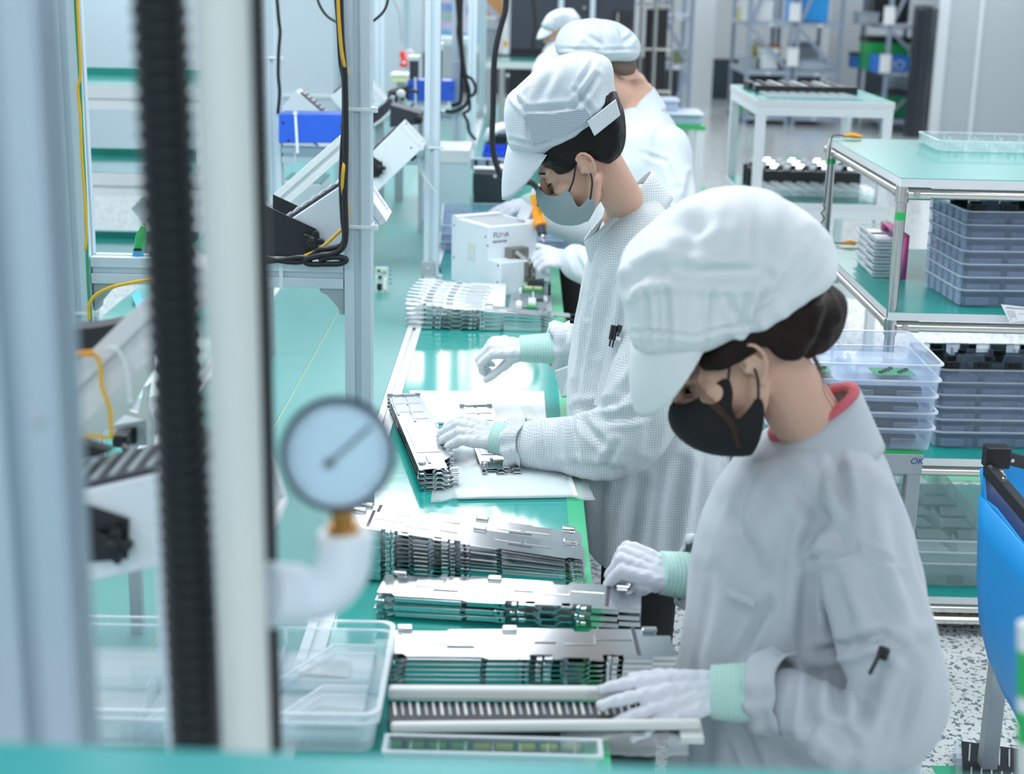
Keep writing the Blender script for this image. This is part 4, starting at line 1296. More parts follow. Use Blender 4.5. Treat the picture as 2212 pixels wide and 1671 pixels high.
# ---- second worker: grid-weave coat, grey mask
def worker_middle():
    Y0 = 3.62
    fx = 0.33
    P = thing('person', 'second worker in grid-weave coat and mesh cap with grey face mask', 'person', (fx, Y0, 0))
    H = Head((1266, 362), 3.44, R(33), yaw=R(-4), k=1.02)
    hw = lambda a: [H.fu(*p) for p in a]
    neck = at(1365, 470, Y0)
    b = MB()
    head_solids(b, H, neck, 0.047)
    limb(b, [(neck, 0.07), (at(1400, 620, Y0), 0.10), (at(1400, 900, Y0), 0.10), (at(1410, 1120, Y0), 0.10)], 6, 18)
    for ch in ([(1430, 560, 3.46, 45), (1405, 860, 3.34, 38), (1360, 955, 3.33, 36), (1200, 960, 3.38, 28), (1110, 956, 3.41, 20)],
               [(1390, 560, 3.8, 40), (1350, 790, 3.92, 34), (1300, 780, 3.91, 30), (1205, 750, 3.87, 20)]):
        limb(b, pxl(*ch), 5, 14)
    for sy in (-0.09, 0.09):
        limb(b, [(Vector((fx, Y0 + sy, 0.7)), 0.065), (Vector((fx, Y0 + sy, 0.45)), 0.06), (Vector((fx, Y0 + sy, 0.08)), 0.04)], 4, 14)
    fuse('body', b, 0.0034, 4, M['skin'], P)
    c = MB()
    torso(c, [(405, 1375, 1420, 0.05), (445, 1335, 1448, 0.10), (490, 1300, 1478, 0.145), (545, 1277, 1500, 0.17), (600, 1262, 1520, 0.18), (700, 1242, 1545, 0.19), (800, 1228, 1556, 0.195), (900, 1224, 1562, 0.195),
              (1000, 1240, 1566, 0.2), (1080, 1258, 1566, 0.205), (1172, 1266, 1560, 0.215)], Y0, 0.19)
    limb(c, pxl((1440, 560, 3.47, 62), (1428, 700, 3.40, 80), (1405, 830, 3.35, 92), (1365, 925, 3.33, 90), (1300, 958, 3.33, 76), (1225, 960, 3.36, 60), (1150, 958, 3.39, 50)), 6, 20)
    limb(c, pxl((1395, 560, 3.78, 60), (1350, 770, 3.90, 58), (1290, 780, 3.91, 50), (1225, 745, 3.88, 42)), 5, 16)
    cre = [('px', q[0], q[1], q[2], q[3]) for q in (
        ((1234, 892), (1246, 1010), 0.010, 9), ((1250, 882), (1330, 872), 0.010, 9), ((1330, 872), (1415, 770), 0.010, 11), ((1252, 905), (1305, 960), 0.008, 8), ((1190, 1002), (1340, 1012), 0.006, 8),
        ((1300, 905), (1400, 890), 0.006, 10), ((1292, 600), (1246, 850), 0.006, 6), ((1335, 560), (1292, 760), 0.006, 10), ((1262, 640), (1236, 800), 0.007, 8), ((1300, 1040), (1292, 1215), 0.008, 11),
        ((1380, 1040), (1350, 1215), 0.010, 14), ((1470, 1000), (1440, 1200), 0.009, 14), ((1530, 960), (1500, 1180), 0.007, 14), ((1362, 620), (1342, 860), 0.006, 12), ((1425, 500), (1470, 580), 0.006, 9),
        ((1160, 905), (1180, 1005), 0.006, 6), ((1420, 860), (1400, 960), 0.007, 12), ((1330, 960), (1300, 1015), 0.007, 8))]
    coat = fuse('coat', c, 0.006, 8, M['coat2'], P, cre, ripple=(0.0020, 18, 15))
    collar(at(1262, 520, Y0 - 0.02), at(1408, 368, Y0), at(1278, 580, Y0), at(1452, 428, Y0), 0.066, 0.098, M['coat2'], coat, gap=0.16)
    k1, w1 = at(1150, 958, 3.39), at(1100, 955, 3.41)
    ruffle(k1 + (w1 - k1) * 1.0, k1 - w1, 0.061, 0.042, M['coat2'], coat, waves=8, amp=0.2)
    k2, w2 = at(1235, 745, 3.885), at(1188, 748, 3.875)
    ruffle(w2, k2 - w2, 0.052, 0.055, M['coat2'], coat, waves=7, amp=0.10, flat=1.15)
    # pocket, placket flap and button
    pk = MB()
    pp = [at(1316, 728, 3.405), at(1352, 738, 3.39), at(1338, 800, 3.37), at(1322, 880, 3.35), at(1285, 872, 3.365), at(1302, 800, 3.39)]
    pk.add([p + Vector((-0.004, -0.010, 0)) for p in pp] + [p + Vector((0.01, 0.02, 0)) for p in pp], [(0, 1, 2, 3, 4, 5), (6, 7, 8, 9, 10, 11)] + [(i, (i + 1) % 6, 6 + (i + 1) % 6, 6 + i) for i in range(6)])
    pk.build('chest_pocket', M['coat2'], coat)
    bt = MB()
    bt.cyl(at(1268, 690, 3.45), at(1268, 690, 3.435), 0.007, 12)
    bt.build('button', M['white'], coat, smooth=True)
    fl = MB()
    a_, b_, c_, d_ = at(1196, 800, 3.72), at(1236, 786, 3.68), at(1234, 850, 3.66), at(1212, 860, 3.72)
    fl.loft([[a_, b_, c_, d_], [p + Vector((0.012, 0.02, -0.004)) for p in (a_, b_, c_, d_)]])
    fl.build('coat_flap', M['coat2'], coat, bevel=0.004)
    # cap
    lower = [(1340, 238, 0.0), (1302, 275, 0.07), (1252, 313, 0.088), (1200, 340, 0.09), (1166, 352, 0.085), (1128, 348, 0.05), (1098, 326, 0.0)]
    poly = hw([(1094, 300), (1088, 250), (1092, 218), (1104, 195), (1122, 182), (1140, 165), (1180, 132), (1230, 112), (1280, 110), (1318, 122), (1328, 150), (1322, 180), (1330, 208)]) + [H.fu(*q) for q in lower]
    cc = H.fu(1205, 222)
    cb = MB()
    cb.loft(pillow(H, poly, cc, 0.100, 0.45))
    cre = [('px', q[0], q[1], q[2], q[3]) for q in (
        ((1100, 302), (1150, 314), 0.003, 4), ((1150, 314), (1200, 303), 0.003, 4), ((1200, 303), (1262, 270), 0.003, 4), ((1262, 270), (1332, 212), 0.003, 4),
        ((1108, 205), (1136, 238), 0.006, 5), ((1136, 238), (1240, 230), 0.006, 6), ((1240, 232), (1290, 165), 0.007, 7), ((1244, 196), (1284, 250), 0.005, 6), ((1290, 115), (1244, 196), 0.004, 5), ((1140, 170), (1110, 200), 0.006, 6), ((1136, 245), (1142, 308), 0.003, 4), ((1200, 140), (1160, 220), 0.004, 9))]
    cap = fuse('cap', cb, 0.0045, 5, M['cap2'], P, cre, ripple=(0.0020, 24, 19))
    brim(H, H.fu(1098, 314), H.fu(1182, 334, 0.08), H.fu(1086, 428), 0.082, M['cap2'], cap)
    # open mesh panel in the side of the cap
    pm = MB()
    l = 0.1035
    pts = [H.fu(x, y, l) for x, y in ((1136, 246), (1180, 246), (1236, 240), (1262, 232), (1276, 250), (1260, 268), (1226, 286), (1190, 300), (1150, 312))]
    pm.add([H.w(a, 0.1015, b_) for a, b_ in pts] + [H.w(a, 0.092, b_) for a, b_ in pts], [tuple(range(9)), tuple(range(9, 18))] + [(i, (i + 1) % 9, 9 + (i + 1) % 9, 9 + i) for i in range(9)])
    pm.build('mesh_panel', M['mesh2'], cap)
    fl2 = MB()
    fb = [H.fu(x, y, 0.1) for x, y in ((1268, 262), (1284, 294), (1340, 250), (1330, 215))]
    fl2.add([H.w(a, 0.104, b_) for a, b_ in fb[:2]] + [H.w(a, 0.093, b_) for a, b_ in fb[2:]] + [H.w(a, 0.093, b_) for a, b_ in fb[:2]] + [H.w(a, 0.080, b_) for a, b_ in fb[2:]],
            [(0, 1, 2, 3), (4, 5, 6, 7), (0, 1, 5, 4), (1, 2, 6, 5), (2, 3, 7, 6), (3, 0, 4, 7)])
    fl2.build('elastic_tab', M['cap2'], cap, bevel=0.002)
    hb = MB()
    hb.loft(pillow(H, hw([(1146, 345), (1190, 300), (1270, 240), (1325, 180), (1345, 240), (1352, 290), (1346, 325), (1325, 345), (1300, 348), (1275, 328), (1248, 330), (1236, 350), (1225, 385), (1200, 365)]), H.fu(1280, 295), 0.084, 0.24))
    fuse('hair', hb, 0.0038, 5, M['hair'], P, ripple=(0.0010, 80, 24))
    eb = MB()
    for l in (-0.033, 0.033):
        eb.tube(spline([H.w(0.090, l - 0.012, 0.008), H.w(0.0985, l, 0.004), H.w(0.088, l + 0.015, 0.008)], 5), 0.0017, 5)
        eb.tube(spline([H.w(0.098, l - 0.014, 0.034), H.w(0.099, l, 0.038), H.w(0.088, l + 0.018, 0.034)], 5), 0.0022, 5)
    eb.build('eyelashes', M['hair'], P, smooth='all')
    front = [H.fu(*q) for q in ((1163, 406), (1160, 418), (1162, 434), (1170, 452), (1186, 470), (1208, 482), (1238, 484), (1266, 474))]
    side = [H.fu(x, y, l) for x, y, l in ((1282, 456, 0.045), (1286, 440, 0.066), (1282, 428, 0.070), (1274, 426, 0.071), (1266, 432, 0.070), (1254, 446, 0.070), (1246, 444, 0.070), (1238, 428, 0.070), (1232, 412, 0.070), (1224, 410, 0.070), (1212, 420, 0.068), (1196, 424, 0.062), (1182, 420, 0.045), (1170, 410, 0.02))]
    lo = []
    for pts in (((1229, 413, 0.072), (1238, 390, 0.077), (1243, 362, 0.080), (1248, 338, 0.081)), ((1275, 430, 0.074), (1278, 410, 0.082), (1279, 390, 0.087), (1275, 374, 0.088))):
        for s_ in (1, -1): lo.append([(H.fu(x, y, l)[0], s_ * l, H.fu(x, y, l)[1]) for x, y, l in pts])
    face_mask(H, front + side, len(front), 0.0745, M['mask_grey'], P, 0.0, lo)
    wl = at(1074, 944, 3.42)
    glove(M['glove2'], wl, (-0.90, 0.02, 0.16), (0.02, -0.48, 0.88), -1, [(50, 44, 28), (48, 44, 28), (46, 42, 26), (46, 40, 26)], (24, 14, 10, 30), P, 1.04, at(1136, 958, 3.40), (0.037, 0.042), spread=0.06)
    wr = at(1132, 752, 3.87)
    glove(M['glove2'], wr, (-0.90, -0.12, 0.05), (-0.18, -0.45, 0.88), 1, [(52, 54, 30), (56, 58, 34), (60, 60, 36), (62, 60, 36)], (20, 0, 6, 40), P, 0.98, at(1200, 752, 3.875), (0.037, 0.045), spread=0.04)
    tb = legs([((fx - 0.01, Y0 - 0.09, 0.62), (fx - 0.02, Y0 - 0.1, 0.1)), ((fx - 0.01, Y0 + 0.09, 0.62), (fx - 0.02, Y0 + 0.1, 0.1))], 0.095, 0.085)
    fuse('trousers', tb, 0.012, 3, M['trouser'], P)
    for sy in (-0.1, 0.1):
        fuse('shoe', shoe_mb((fx, Y0 + sy, 0), (-1, 0, 0)), 0.008, 2, M['blackmetal'], P)
    return P
worker_middle()

# ---- the three further along the line
def worker_far(label, Y0, ear, Year, pitch, rows, hd, sleeves, caphw, cappoly, capc, bandedge, brimpx, neckpx, coat, cap, fx, hands, yaw=0.0, k=1.05, hair='hair', collar_px=None, seed=3, cre=(), capcre=()):
    P = thing('person', label, 'person', (fx, Y0, 0))
    H = Head(ear, Year, pitch, yaw=yaw, k=k)
    hw = lambda a: [H.fu(*p) for p in a]
    neck = at(*neckpx, Y0)
    b = MB()
    head_solids(b, H, neck, 0.054)
    mid = (rows[-1][1] + rows[-1][2]) / 2
    limb(b, [(neck, 0.075), (at(mid, rows[4][0], Y0), 0.13), (at(mid, rows[-1][0], Y0), 0.12)], 6, 16)
    for s in sleeves:
        limb(b, [(at(x, y, Y), r * 0.6 * mpp(x, y, Y)) for x, y, Y, r in s], 4, 12)
    for sy in (-0.1, 0.1):
        limb(b, [(Vector((fx, Y0 + sy, 0.85)), 0.09), (Vector((fx, Y0 + sy, 0.45)), 0.065), (Vector((fx, Y0 + sy, 0.08)), 0.045)], 4, 12)
    fuse('body', b, 0.006, 3, M['skin'], P)
    c = MB()
    torso(c, rows, Y0, hd)
    for s in sleeves: limb(c, pxl(*s), 5, 16)
    co = fuse('coat', c, 0.008, 7, coat, P, cre, ripple=(0.0035, 15, seed))
    if collar_px:
        a = [at(x, y, Y0) for x, y in collar_px]
        collar(a[0], a[1], a[2], a[3], 0.07, 0.10, coat, co)
    cb = MB()
    be = side_edge(H, bandedge, caphw * 0.8)
    be = be if be[0][0] < be[-1][0] else be[::-1]
    cb.loft(pillow(H, hw(cappoly) + be, H.fu(*capc), caphw, 0.5))
    cp = fuse('cap', cb, 0.006, 5, cap, P, capcre, ripple=(0.0028, 24, seed + 5))
    if brimpx: brim(H, H.fu(*brimpx[0]), H.fu(*brimpx[1]), H.fu(*brimpx[2]), caphw * 0.85, cap, cp)
    for hd_ in hands: glove(M['glove'], *hd_, vox=0.003)
    tb = legs([((fx, Y0 - 0.1, 0.8), (fx, Y0 - 0.1, 0.1)), ((fx, Y0 + 0.1, 0.8), (fx, Y0 + 0.1, 0.1))], 0.115, 0.085)
    fuse('trousers', tb, 0.014, 3, M['trouser'], P)
    for sy in (-0.1, 0.1):
        fuse('shoe', shoe_mb((fx, Y0 + sy, 0), (-1, 0, 0)), 0.01, 2, M['blackmetal'], P)
    return P, H

def man():
    Y0 = 5.4
    P, H = worker_far('third worker with bare nape under a white cap, holding the orange screwdriver', Y0, (1300, 165), 5.27, R(22),
        [(205, 1352, 1412, 0.05), (238, 1330, 1432, 0.10), (285, 1308, 1462, 0.16), (340, 1292, 1488, 0.2), (430, 1282, 1500, 0.21), (530, 1278, 1500, 0.21), (680, 1270, 1492, 0.21), (900, 1275, 1480, 0.22)], 0.2,
        [[(1440, 318, 5.24, 46), (1448, 440, 5.16, 50), (1415, 560, 5.10, 50), (1330, 590, 5.12, 48), (1245, 566, 5.18, 40)],
         [(1380, 320, 5.6, 44), (1370, 480, 5.7, 44), (1280, 500, 5.68, 40), (1185, 470, 5.6, 32)]],
        0.118, [(1205, 112), (1208, 88), (1222, 65), (1245, 50), (1290, 43), (1330, 50), (1362, 70), (1376, 92), (1374, 112)], (1290, 92),
        [(1198, 112), (1240, 124), (1290, 133), (1340, 135), (1366, 130)], None, (1372, 215), M['coat3'], M['cap2'], 0.40,
        [], yaw=R(14), k=1.0, collar_px=[(1335, 245), (1412, 188), (1322, 282), (1440, 232)], seed=31,
        cre=[('px', a, b, d, w) for a, b, d, w in (((1385, 330), (1440, 350), 0.006, 5), ((1440, 350), (1462, 410), 0.006, 5), ((1462, 410), (1470, 470), 0.008, 8), ((1490, 380), (1476, 450), 0.008, 7), ((1240, 545), (1262, 600), 0.010, 8), ((1272, 540), (1290, 610), 0.010, 9), ((1410, 260), (1400, 320), 0.005, 8))],
        capcre=[('px', a, b, d, w) for a, b, d, w in (((1200, 104), (1290, 108), 0.004, 3), ((1290, 108), (1372, 106), 0.004, 3), ((1260, 60), (1230, 100), 0.005, 6), ((1300, 50), (1310, 100), 0.004, 7), ((1340, 60), (1352, 100), 0.005, 6), ((1366, 74), (1352, 92), 0.006, 5), ((1262, 70), (1300, 98), 0.005, 5))])
    hb = MB()
    hb.loft(pillow(H, [H.fu(x, y) for x, y in ((1300, 120), (1364, 118), (1369, 140), (1362, 160), (1340, 164), (1316, 156), (1300, 140))], H.fu(1335, 138), 0.078, 0.35))
    fuse('hair', hb, 0.006, 3, mat('cropped_hair', '#6d5b51', 0.7), P)
    wl = at(1232, 562, 5.19)
    glove(M['glove'], wl, (-0.9, 0.0, 0.10), (0.15, -0.6, 0.75), -1, [(48, 62, 36), (52, 64, 38), (56, 64, 38), (58, 62, 38)], (30, 6, 6, 8), P, 1.02, at(1262, 572, 5.17), (0.036, 0.046), vox=0.003)
    wr = at(1180, 452, 5.62)
    glove(M['glove'], wr, (-0.75, -0.5, 0.1), (-0.3, -0.2, 0.93), 1, [(60, 70, 40), (64, 70, 40), (66, 70, 40), (66, 66, 40)], (30, 20, 20, 25), P, 1.0, at(1205, 460, 5.66), (0.036, 0.042), vox=0.003)
    return P
man()

def fourth():
    Y0 = 6.5
    P, H = worker_far('worker mostly hidden behind the others, only a gloved hand resting on the blue trays shows', Y0, (1330, 150), 6.4, R(25),
        [(185, 1345, 1385, 0.05), (205, 1335, 1400, 0.10), (240, 1320, 1415, 0.15), (300, 1310, 1425, 0.18), (380, 1305, 1425, 0.19), (500, 1300, 1425, 0.19), (700, 1300, 1420, 0.2)], 0.18,
        [[(1380, 235, 6.35, 34), (1330, 330, 6.3, 34), (1260, 390, 6.28, 30), (1172, 420, 6.25, 24)]],
        0.11, [(1280, 130), (1285, 110), (1310, 95), (1350, 95), (1370, 115)], (1325, 118),
        [(1275, 135), (1300, 142), (1340, 145), (1366, 140)], None, (1362, 190), M['coat3'], M['cap2'], 0.40, [], seed=41)
    wl = at(1140, 436, 6.22)
    glove(M['glove'], wl, (-0.9, -0.25, -0.30), (-0.25, -0.35, 0.9), -1, [(10, 22, 14), (8, 22, 14), (12, 22, 14), (18, 24, 14)], (30, 10, 8, 22), P, 1.04, at(1152, 432, 6.23), (0.034, 0.036), spread=0.14, vox=0.003)
fourth()

def fifth():
    Y0 = 8.6
    P, H = worker_far('farthest worker, small head in a white cap bent forward in front of the dark cabinet', Y0, (1214, 72), 8.53, R(20),
        [(92, 1200, 1228, 0.06), (105, 1180, 1240, 0.13), (125, 1162, 1248, 0.18), (155, 1150, 1252, 0.21), (190, 1143, 1252, 0.22), (240, 1145, 1255, 0.22), (300, 1185, 1266, 0.2), (480, 1202, 1268, 0.2)], 0.2,
        [[(1200, 128, 8.4, 28), (1175, 200, 8.35, 30), (1150, 260, 8.35, 26), (1110, 270, 8.4, 20)]],
        0.115, [(1168, 52), (1176, 36), (1192, 25), (1215, 19), (1238, 24), (1250, 40), (1252, 50)], (1212, 44),
        [(1166, 58), (1190, 66), (1215, 64), (1250, 52)], ((1170, 60), (1194, 68), (1160, 84)), (1215, 100), M['coat3'], M['cap2'], 0.28, [], seed=51, k=0.86, collar_px=[(1184, 90), (1232, 86), (1172, 112), (1244, 106)])
    glove(M['glove'], at(1108, 270, 8.4), (-1, -0.1, -0.2), (-0.2, -0.3, 0.9), -1, [(20, 30, 20)] * 4, (30, 10, 8, 22), P, 1.0, at(1118, 269, 8.4), (0.034, 0.036), vox=0.004)
fifth()
# ------------------------------------------------------------------ out-of-focus foreground
sl = thing('equipment_shelf', 'blurred teal-topped shelf along the bottom edge, closest to the viewer', 'shelf', (0, 0.7, 1.3))
zs = 1.395
a_, b_ = onz(-60, 1602, zs), onz(1880, 1672, zs)
d_ = (b_ - a_)
b_ = b_ + d_ * 0.3
a_ = a_ - d_ * 0.1
n_ = Vector((d_.y, -d_.x, 0)).normalized() * 0.34
mb = MB(); mb.prism([(p.x, p.y) for p in (a_, a_ + n_, b_ + n_, b_)], zs - 0.004, zs); mb.build('teal_mat', M['slab_teal'], sl)
mb = MB(); mb.prism([(p.x, p.y) for p in (a_, a_ + n_, b_ + n_, b_)], zs - 0.03, zs - 0.0045); mb.build('board', M['greymetal'], sl)
for p in (a_ + d_ * 0.08 + n_ * 0.5, b_ - d_ * 0.1 + n_ * 0.5):
    mb = MB(); mb.span((p.x - .02, p.y - .02, 0), (p.x + .02, p.y + .02, zs - 0.03)); mb.build('leg', M['alu'], sl)

pp = at(62, 800, 1.0)
t = thing('frame_post', 'blurred wide aluminium slotted post at the far left edge, nearest of all posts', 'post', (pp.x, 1.0, BZ))
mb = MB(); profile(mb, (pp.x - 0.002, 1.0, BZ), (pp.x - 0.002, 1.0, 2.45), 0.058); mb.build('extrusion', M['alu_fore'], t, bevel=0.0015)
mb = MB(); mb.cyl(at(78, 900, 0.97), at(78, 900, 0.968), 0.004, 12); mb.build('plug', M['greymetal'], t)

def hose(lab, c0, c1, Y, rpx, pitch, amp, name='corrugated_hose'):
    A, B = at(*c0, Y), at(*c1, Y)
    r = rpx * mpp(c0[0], 800, Y)
    L = (B - A).length
    n = int(L / pitch)
    pts, rs = [], []
    for i in range(n):
        for t_, k in ((0.0, 1 - amp), (0.22, 1 - amp), (0.38, 1.0), (0.78, 1.0)):
            pts.append(A.lerp(B, (i + t_) / n)); rs.append(r * k)
    mb = MB(); mb.tube(pts, rs, 24)
    return tag(mb.build(name, M['rubber'], smooth=True), lab, 'hose')
hose('blurred black corrugated hose left of the white pipe', (342, -40), (426, 1612), 1.13, 59, 0.0125, 0.12)
hose('blurred black corrugated hose partly hidden behind the white pipe', (522, -40), (566, 1618), 1.30, 47, 0.0085, 0.08)
A, B = at(477, -40, 1.10), at(533, 1650, 1.10)
mb = MB(); mb.cyl(A, B, 56 * mpp(500, 800, 1.1), 32)
pipe = tag(mb.build('upright_pipe', mat('cream_white_pvc', '#d0d9d6', 0.35), smooth=True), 'blurred cream-white upright pipe between the two hoses', 'pipe')
mb = MB()
mb.tube(spline([at(x, y, 1.28) for x, y in ((352, 930), (355, 1000), (352, 1130), (356, 1260), (362, 1400), (378, 1620))], 8), 17 * mpp(360, 1200, 1.28), 14)
tt = tag(mb.build('air_tube', M['pvc'], smooth=True), 'blurred slim white air tube left of the near black hose', 'tube')
for x, y in ((346, 1148), (352, 1382)):
    c = at(x, y, 1.265)
    mb = MB(); mb.ball(c, 0.0105, 12, 8); mb.build('tie_head', M['white'], tt, smooth='all')

# pressure gauge on its elbow
Yg = 1.16
gc = at(730, 980, Yg)
k = mpp(730, 980, Yg)
g = thing('pressure_gauge', 'round pressure gauge with white dial and black rim on a brass fitting', 'gauge', gc)
F = Matrix.Translation(gc) @ (EYE - gc).to_track_quat('Z', 'Y').to_matrix().to_4x4()
Rg = 125 * k
mb = MB(); mb.lathe([(Rg * 0.2, -0.028), (Rg * 0.93, -0.028), (Rg * 0.97, -0.022), (Rg, 0.0), (Rg, 0.004), (Rg * 0.96, 0.006), (Rg * 0.905, 0.003), (Rg * 0.90, -0.004)], 48, F); mb.build('case', mat('gauge_rim', '#2a3144', 0.4), g, smooth=True)
mb = MB(); mb.lathe([(Rg * 0.05, -0.003), (Rg * 0.925, -0.003), (Rg * 0.925, -0.0045), (Rg * 0.05, -0.0045)], 48, F); mb.build('dial', M['glass_white'], g)
mb = MB()
for i in range(31):
    a = R(225 - 270 * i / 30)
    r0, r1 = Rg * (0.74 if i % 5 == 0 else 0.79), Rg * 0.85
    mb.bar((r0 * math.cos(a), r0 * math.sin(a), -0.0026), (r1 * math.cos(a), r1 * math.sin(a), -0.0026), 0.0008, 0.0004, M=F)
o = mb.build('scale_marks', M['charcoal'], g); o['kind'] = 'stuff'
mb = MB(); a = math.radians(41); hx, hy = -0.15 * Rg, -0.15 * Rg
mb.bar((hx - 0.12 * Rg * math.cos(a), hy - 0.12 * Rg * math.sin(a), -0.0012), (hx + 0.95 * Rg * math.cos(a), hy + 0.95 * Rg * math.sin(a), -0.0012), 0.0022, 0.0006, M=F); mb.build('needle', M['charcoal'], g)
mb = MB(); mb.cyl((hx, hy, -0.003), (hx, hy, 0.001), Rg * 0.075, 20, F); mb.build('hub', M['charcoal'], g)
mb = MB()
f0, f1 = at(738, 1096, Yg + 0.012), at(741, 1132, Yg + 0.012)
mb.cyl(f0, f1, 26 * k, 20); mb.build('stem', M['brass'], g, smooth=True)
f2 = at(742, 1150, Yg + 0.012)
mb = MB(); mb.cyl(f1, f2, 40 * k, 6); mb.build('hex_nut', M['brass'], g, bevel=0.0008)
e = thing('pipe_elbow', 'blurred white plastic elbow under the pressure gauge', 'pipe elbow', at(700, 1290, Yg))
mb = MB(); path = spline([at(x, y, Yg + 0.012) for x, y in ((748, 1150), (746, 1190), (735, 1240), (700, 1276), (650, 1286), (560, 1284))], 8)
mb.tube(path, 60 * k, 28); mb.build('bend', M['pvc'], e, smooth=True)
mb = MB(); mb.cyl(at(742, 1146, Yg + 0.012), at(746, 1184, Yg + 0.012), 58 * k, 28); mb.build('collar', M['white'], e, smooth=True, bevel=0.002)
mb = MB(); mb.cyl(at(640, 1286, Yg + 0.012), at(566, 1284, Yg - 0.02), 72 * k, 28); mb.build('collar', M['pvc'], e, smooth=True, bevel=0.002)
# ------------------------------------------------------------------ sheet-metal brackets
M['steel_w'] = M['steel']
BL, BW = 0.48, 0.096
def bracket_template(mirror=False, wave=False):
    """long stamped bracket: plate, folded front flanges, zig-zag bend, tabs, square socket, end fingers"""
    root = thing('steel_bracket', 'x', 'bracket', (0, 0, 0))
    L, W, t = BL, BW, 0.0012
    fx = (lambda x: L - x) if mirror else (lambda x: x)
    def P(pts): return [(fx(x * L), y) for x, y in pts]
    # plate with notched outline
    out = [(0.02, 0.012), (0.10, 0.012), (0.10, 0.004), (0.20, 0.004), (0.20, 0.016), (0.28, 0.016), (0.28, 0.006), (0.44, 0.006), (0.44, 0.014), (0.52, 0.014), (0.52, 0.001),
           (0.66, 0.001), (0.68, 0.005), (0.93, 0.005), (0.945, 0.014), (1.0, 0.014), (1.0, 0.085), (0.975, 0.085), (0.965, 0.070), (0.955, 0.070), (0.95, W - 0.012), (0.80, W - 0.012),
           (0.79, W - 0.006), (0.60, W - 0.004), (0.56, W), (0.36, W), (0.35, W - 0.01), (0.30, W - 0.01), (0.29, W), (0.08, W), (0.07, W - 0.02), (0.02, W - 0.02)]
    mb = MB(); mb.prism(P(out), 0, t); plate_ = mb.build('plate', M['steel'], root, local=True)
    # front flanges with a step
    def strip(x0, x1, z0, h, y):
        a, b = fx(x0 * L), fx(x1 * L)
        mb.span((min(a, b), y, z0 - h), (max(a, b), y + t, z0 + t))
    FL = ((0.02, 0.10, 0, 0.0075, 0.012), (0.10, 0.20, 0, 0.0078, 0.004), (0.555, 0.66, 0, 0.0078, 0.0), (0.68, 0.93, -0.003, 0.0072, 0.003), (0.955, 1.0, -0.008, 0.005, 0.013))
    for f_ in FL:
        mb = MB(); strip(*f_); mb.build('flange', M['steel'], root, local=True, bevel=0.0005)
    for xa, xb, za, zb in ((0.66, 0.68, 0, -0.003), (0.93, 0.955, -0.003, -0.008)):
        mb = MB(); mb.bar((fx(xa * L), 0.004, za), (fx(xb * L), 0.006, zb), 0.010, 0.0014); mb.build('step', M['steel'], root, local=True)
    # zig-zag bend
    zz = [(0.27, 0), (0.31, 0), (0.335, -0.009), (0.385, -0.009), (0.41, 0), (0.44, 0)]
    mb = MB()
    rows = []
    for y in (0.0, 0.016):
        rows.append([(fx(x * L), y, z + 0.0012) for x, z in zz]); rows.append([(fx(x * L), y, z - 0.0012) for x, z in zz])
    n = len(zz)
    vs = rows[0] + rows[1] + rows[2] + rows[3]
    fs = []
    for i in range(n - 1):
        for a, b in ((0, 1), (2, 3), (0, 2), (1, 3)):
            fs.append((a * n + i, a * n + i + 1, b * n + i + 1, b * n + i))
    fs += [(0, n, 3 * n, 2 * n), (n - 1, 2 * n - 1, 4 * n - 1, 3 * n - 1)]
    mb.add(vs, fs); mb.build('zigzag_bend', M['steel'], root, local=True)
    # square socket with its dark hole
    mb = MB(); mb.box((fx(0.535 * L), 0.004, -0.002), (0.017, 0.014, 0.011)); s = mb.build('square_socket', M['steel'], root, local=True, bevel=0.0008)
    mb = MB(); mb.box((fx(0.535 * L), -0.0033, -0.001), (0.005, 0.0016, 0.0045)); mb.build('socket_hole', M['black'], s, local=True)
    # tabs and clips
    for x, w_, h in ((0.455, 0.013, 0.008), (0.485, 0.009, 0.006), (0.23, 0.010, 0.008), (0.25, 0.006, 0.011)):
        mb = MB(); mb.box((fx(x * L), 0.003, -0.001), (w_, 0.009, h)); mb.build('tab', M['steel'], root, local=True, bevel=0.0012)
    for i in range(3):
        mb = MB(); mb.box((fx((0.972 + 0.012 * i) * L), 0.006, -0.008), (0.0035, 0.018, 0.005)); mb.build('finger', M['steel'], root, local=True)
    # raised pads, slots and lugs on the top face
    for x, y, w_, d_ in ((0.70, 0.06, 0.05, 0.03), (0.82, 0.06, 0.05, 0.028), (0.22, 0.075, 0.06, 0.03), (0.34, 0.06, 0.05, 0.03)):
        mb = MB(); mb.box((fx(x * L), y, t + 0.0008), (w_, d_, 0.0016)); mb.build('pressed_pad', M['steel'], root, local=True, bevel=0.0008)
    for x, y, w_, d_ in ((0.75, 0.035, 0.045, 0.006), (0.46, 0.05, 0.035, 0.005), (0.145, 0.06, 0.007, 0.09)):
        mb = MB(); mb.box((fx(x * L), y, t + 0.0001), (w_, d_, 0.0006)); mb.build('slot', M['charcoal'], root, local=True)
    for x in (0.09, 0.58, 0.945):
        mb = MB(); mb.box((fx(x * L), BW - 0.006, 0.004), (0.026, 0.012, 0.007)); mb.build('lug', M['steel'], root, local=True, bevel=0.0025)
    return root

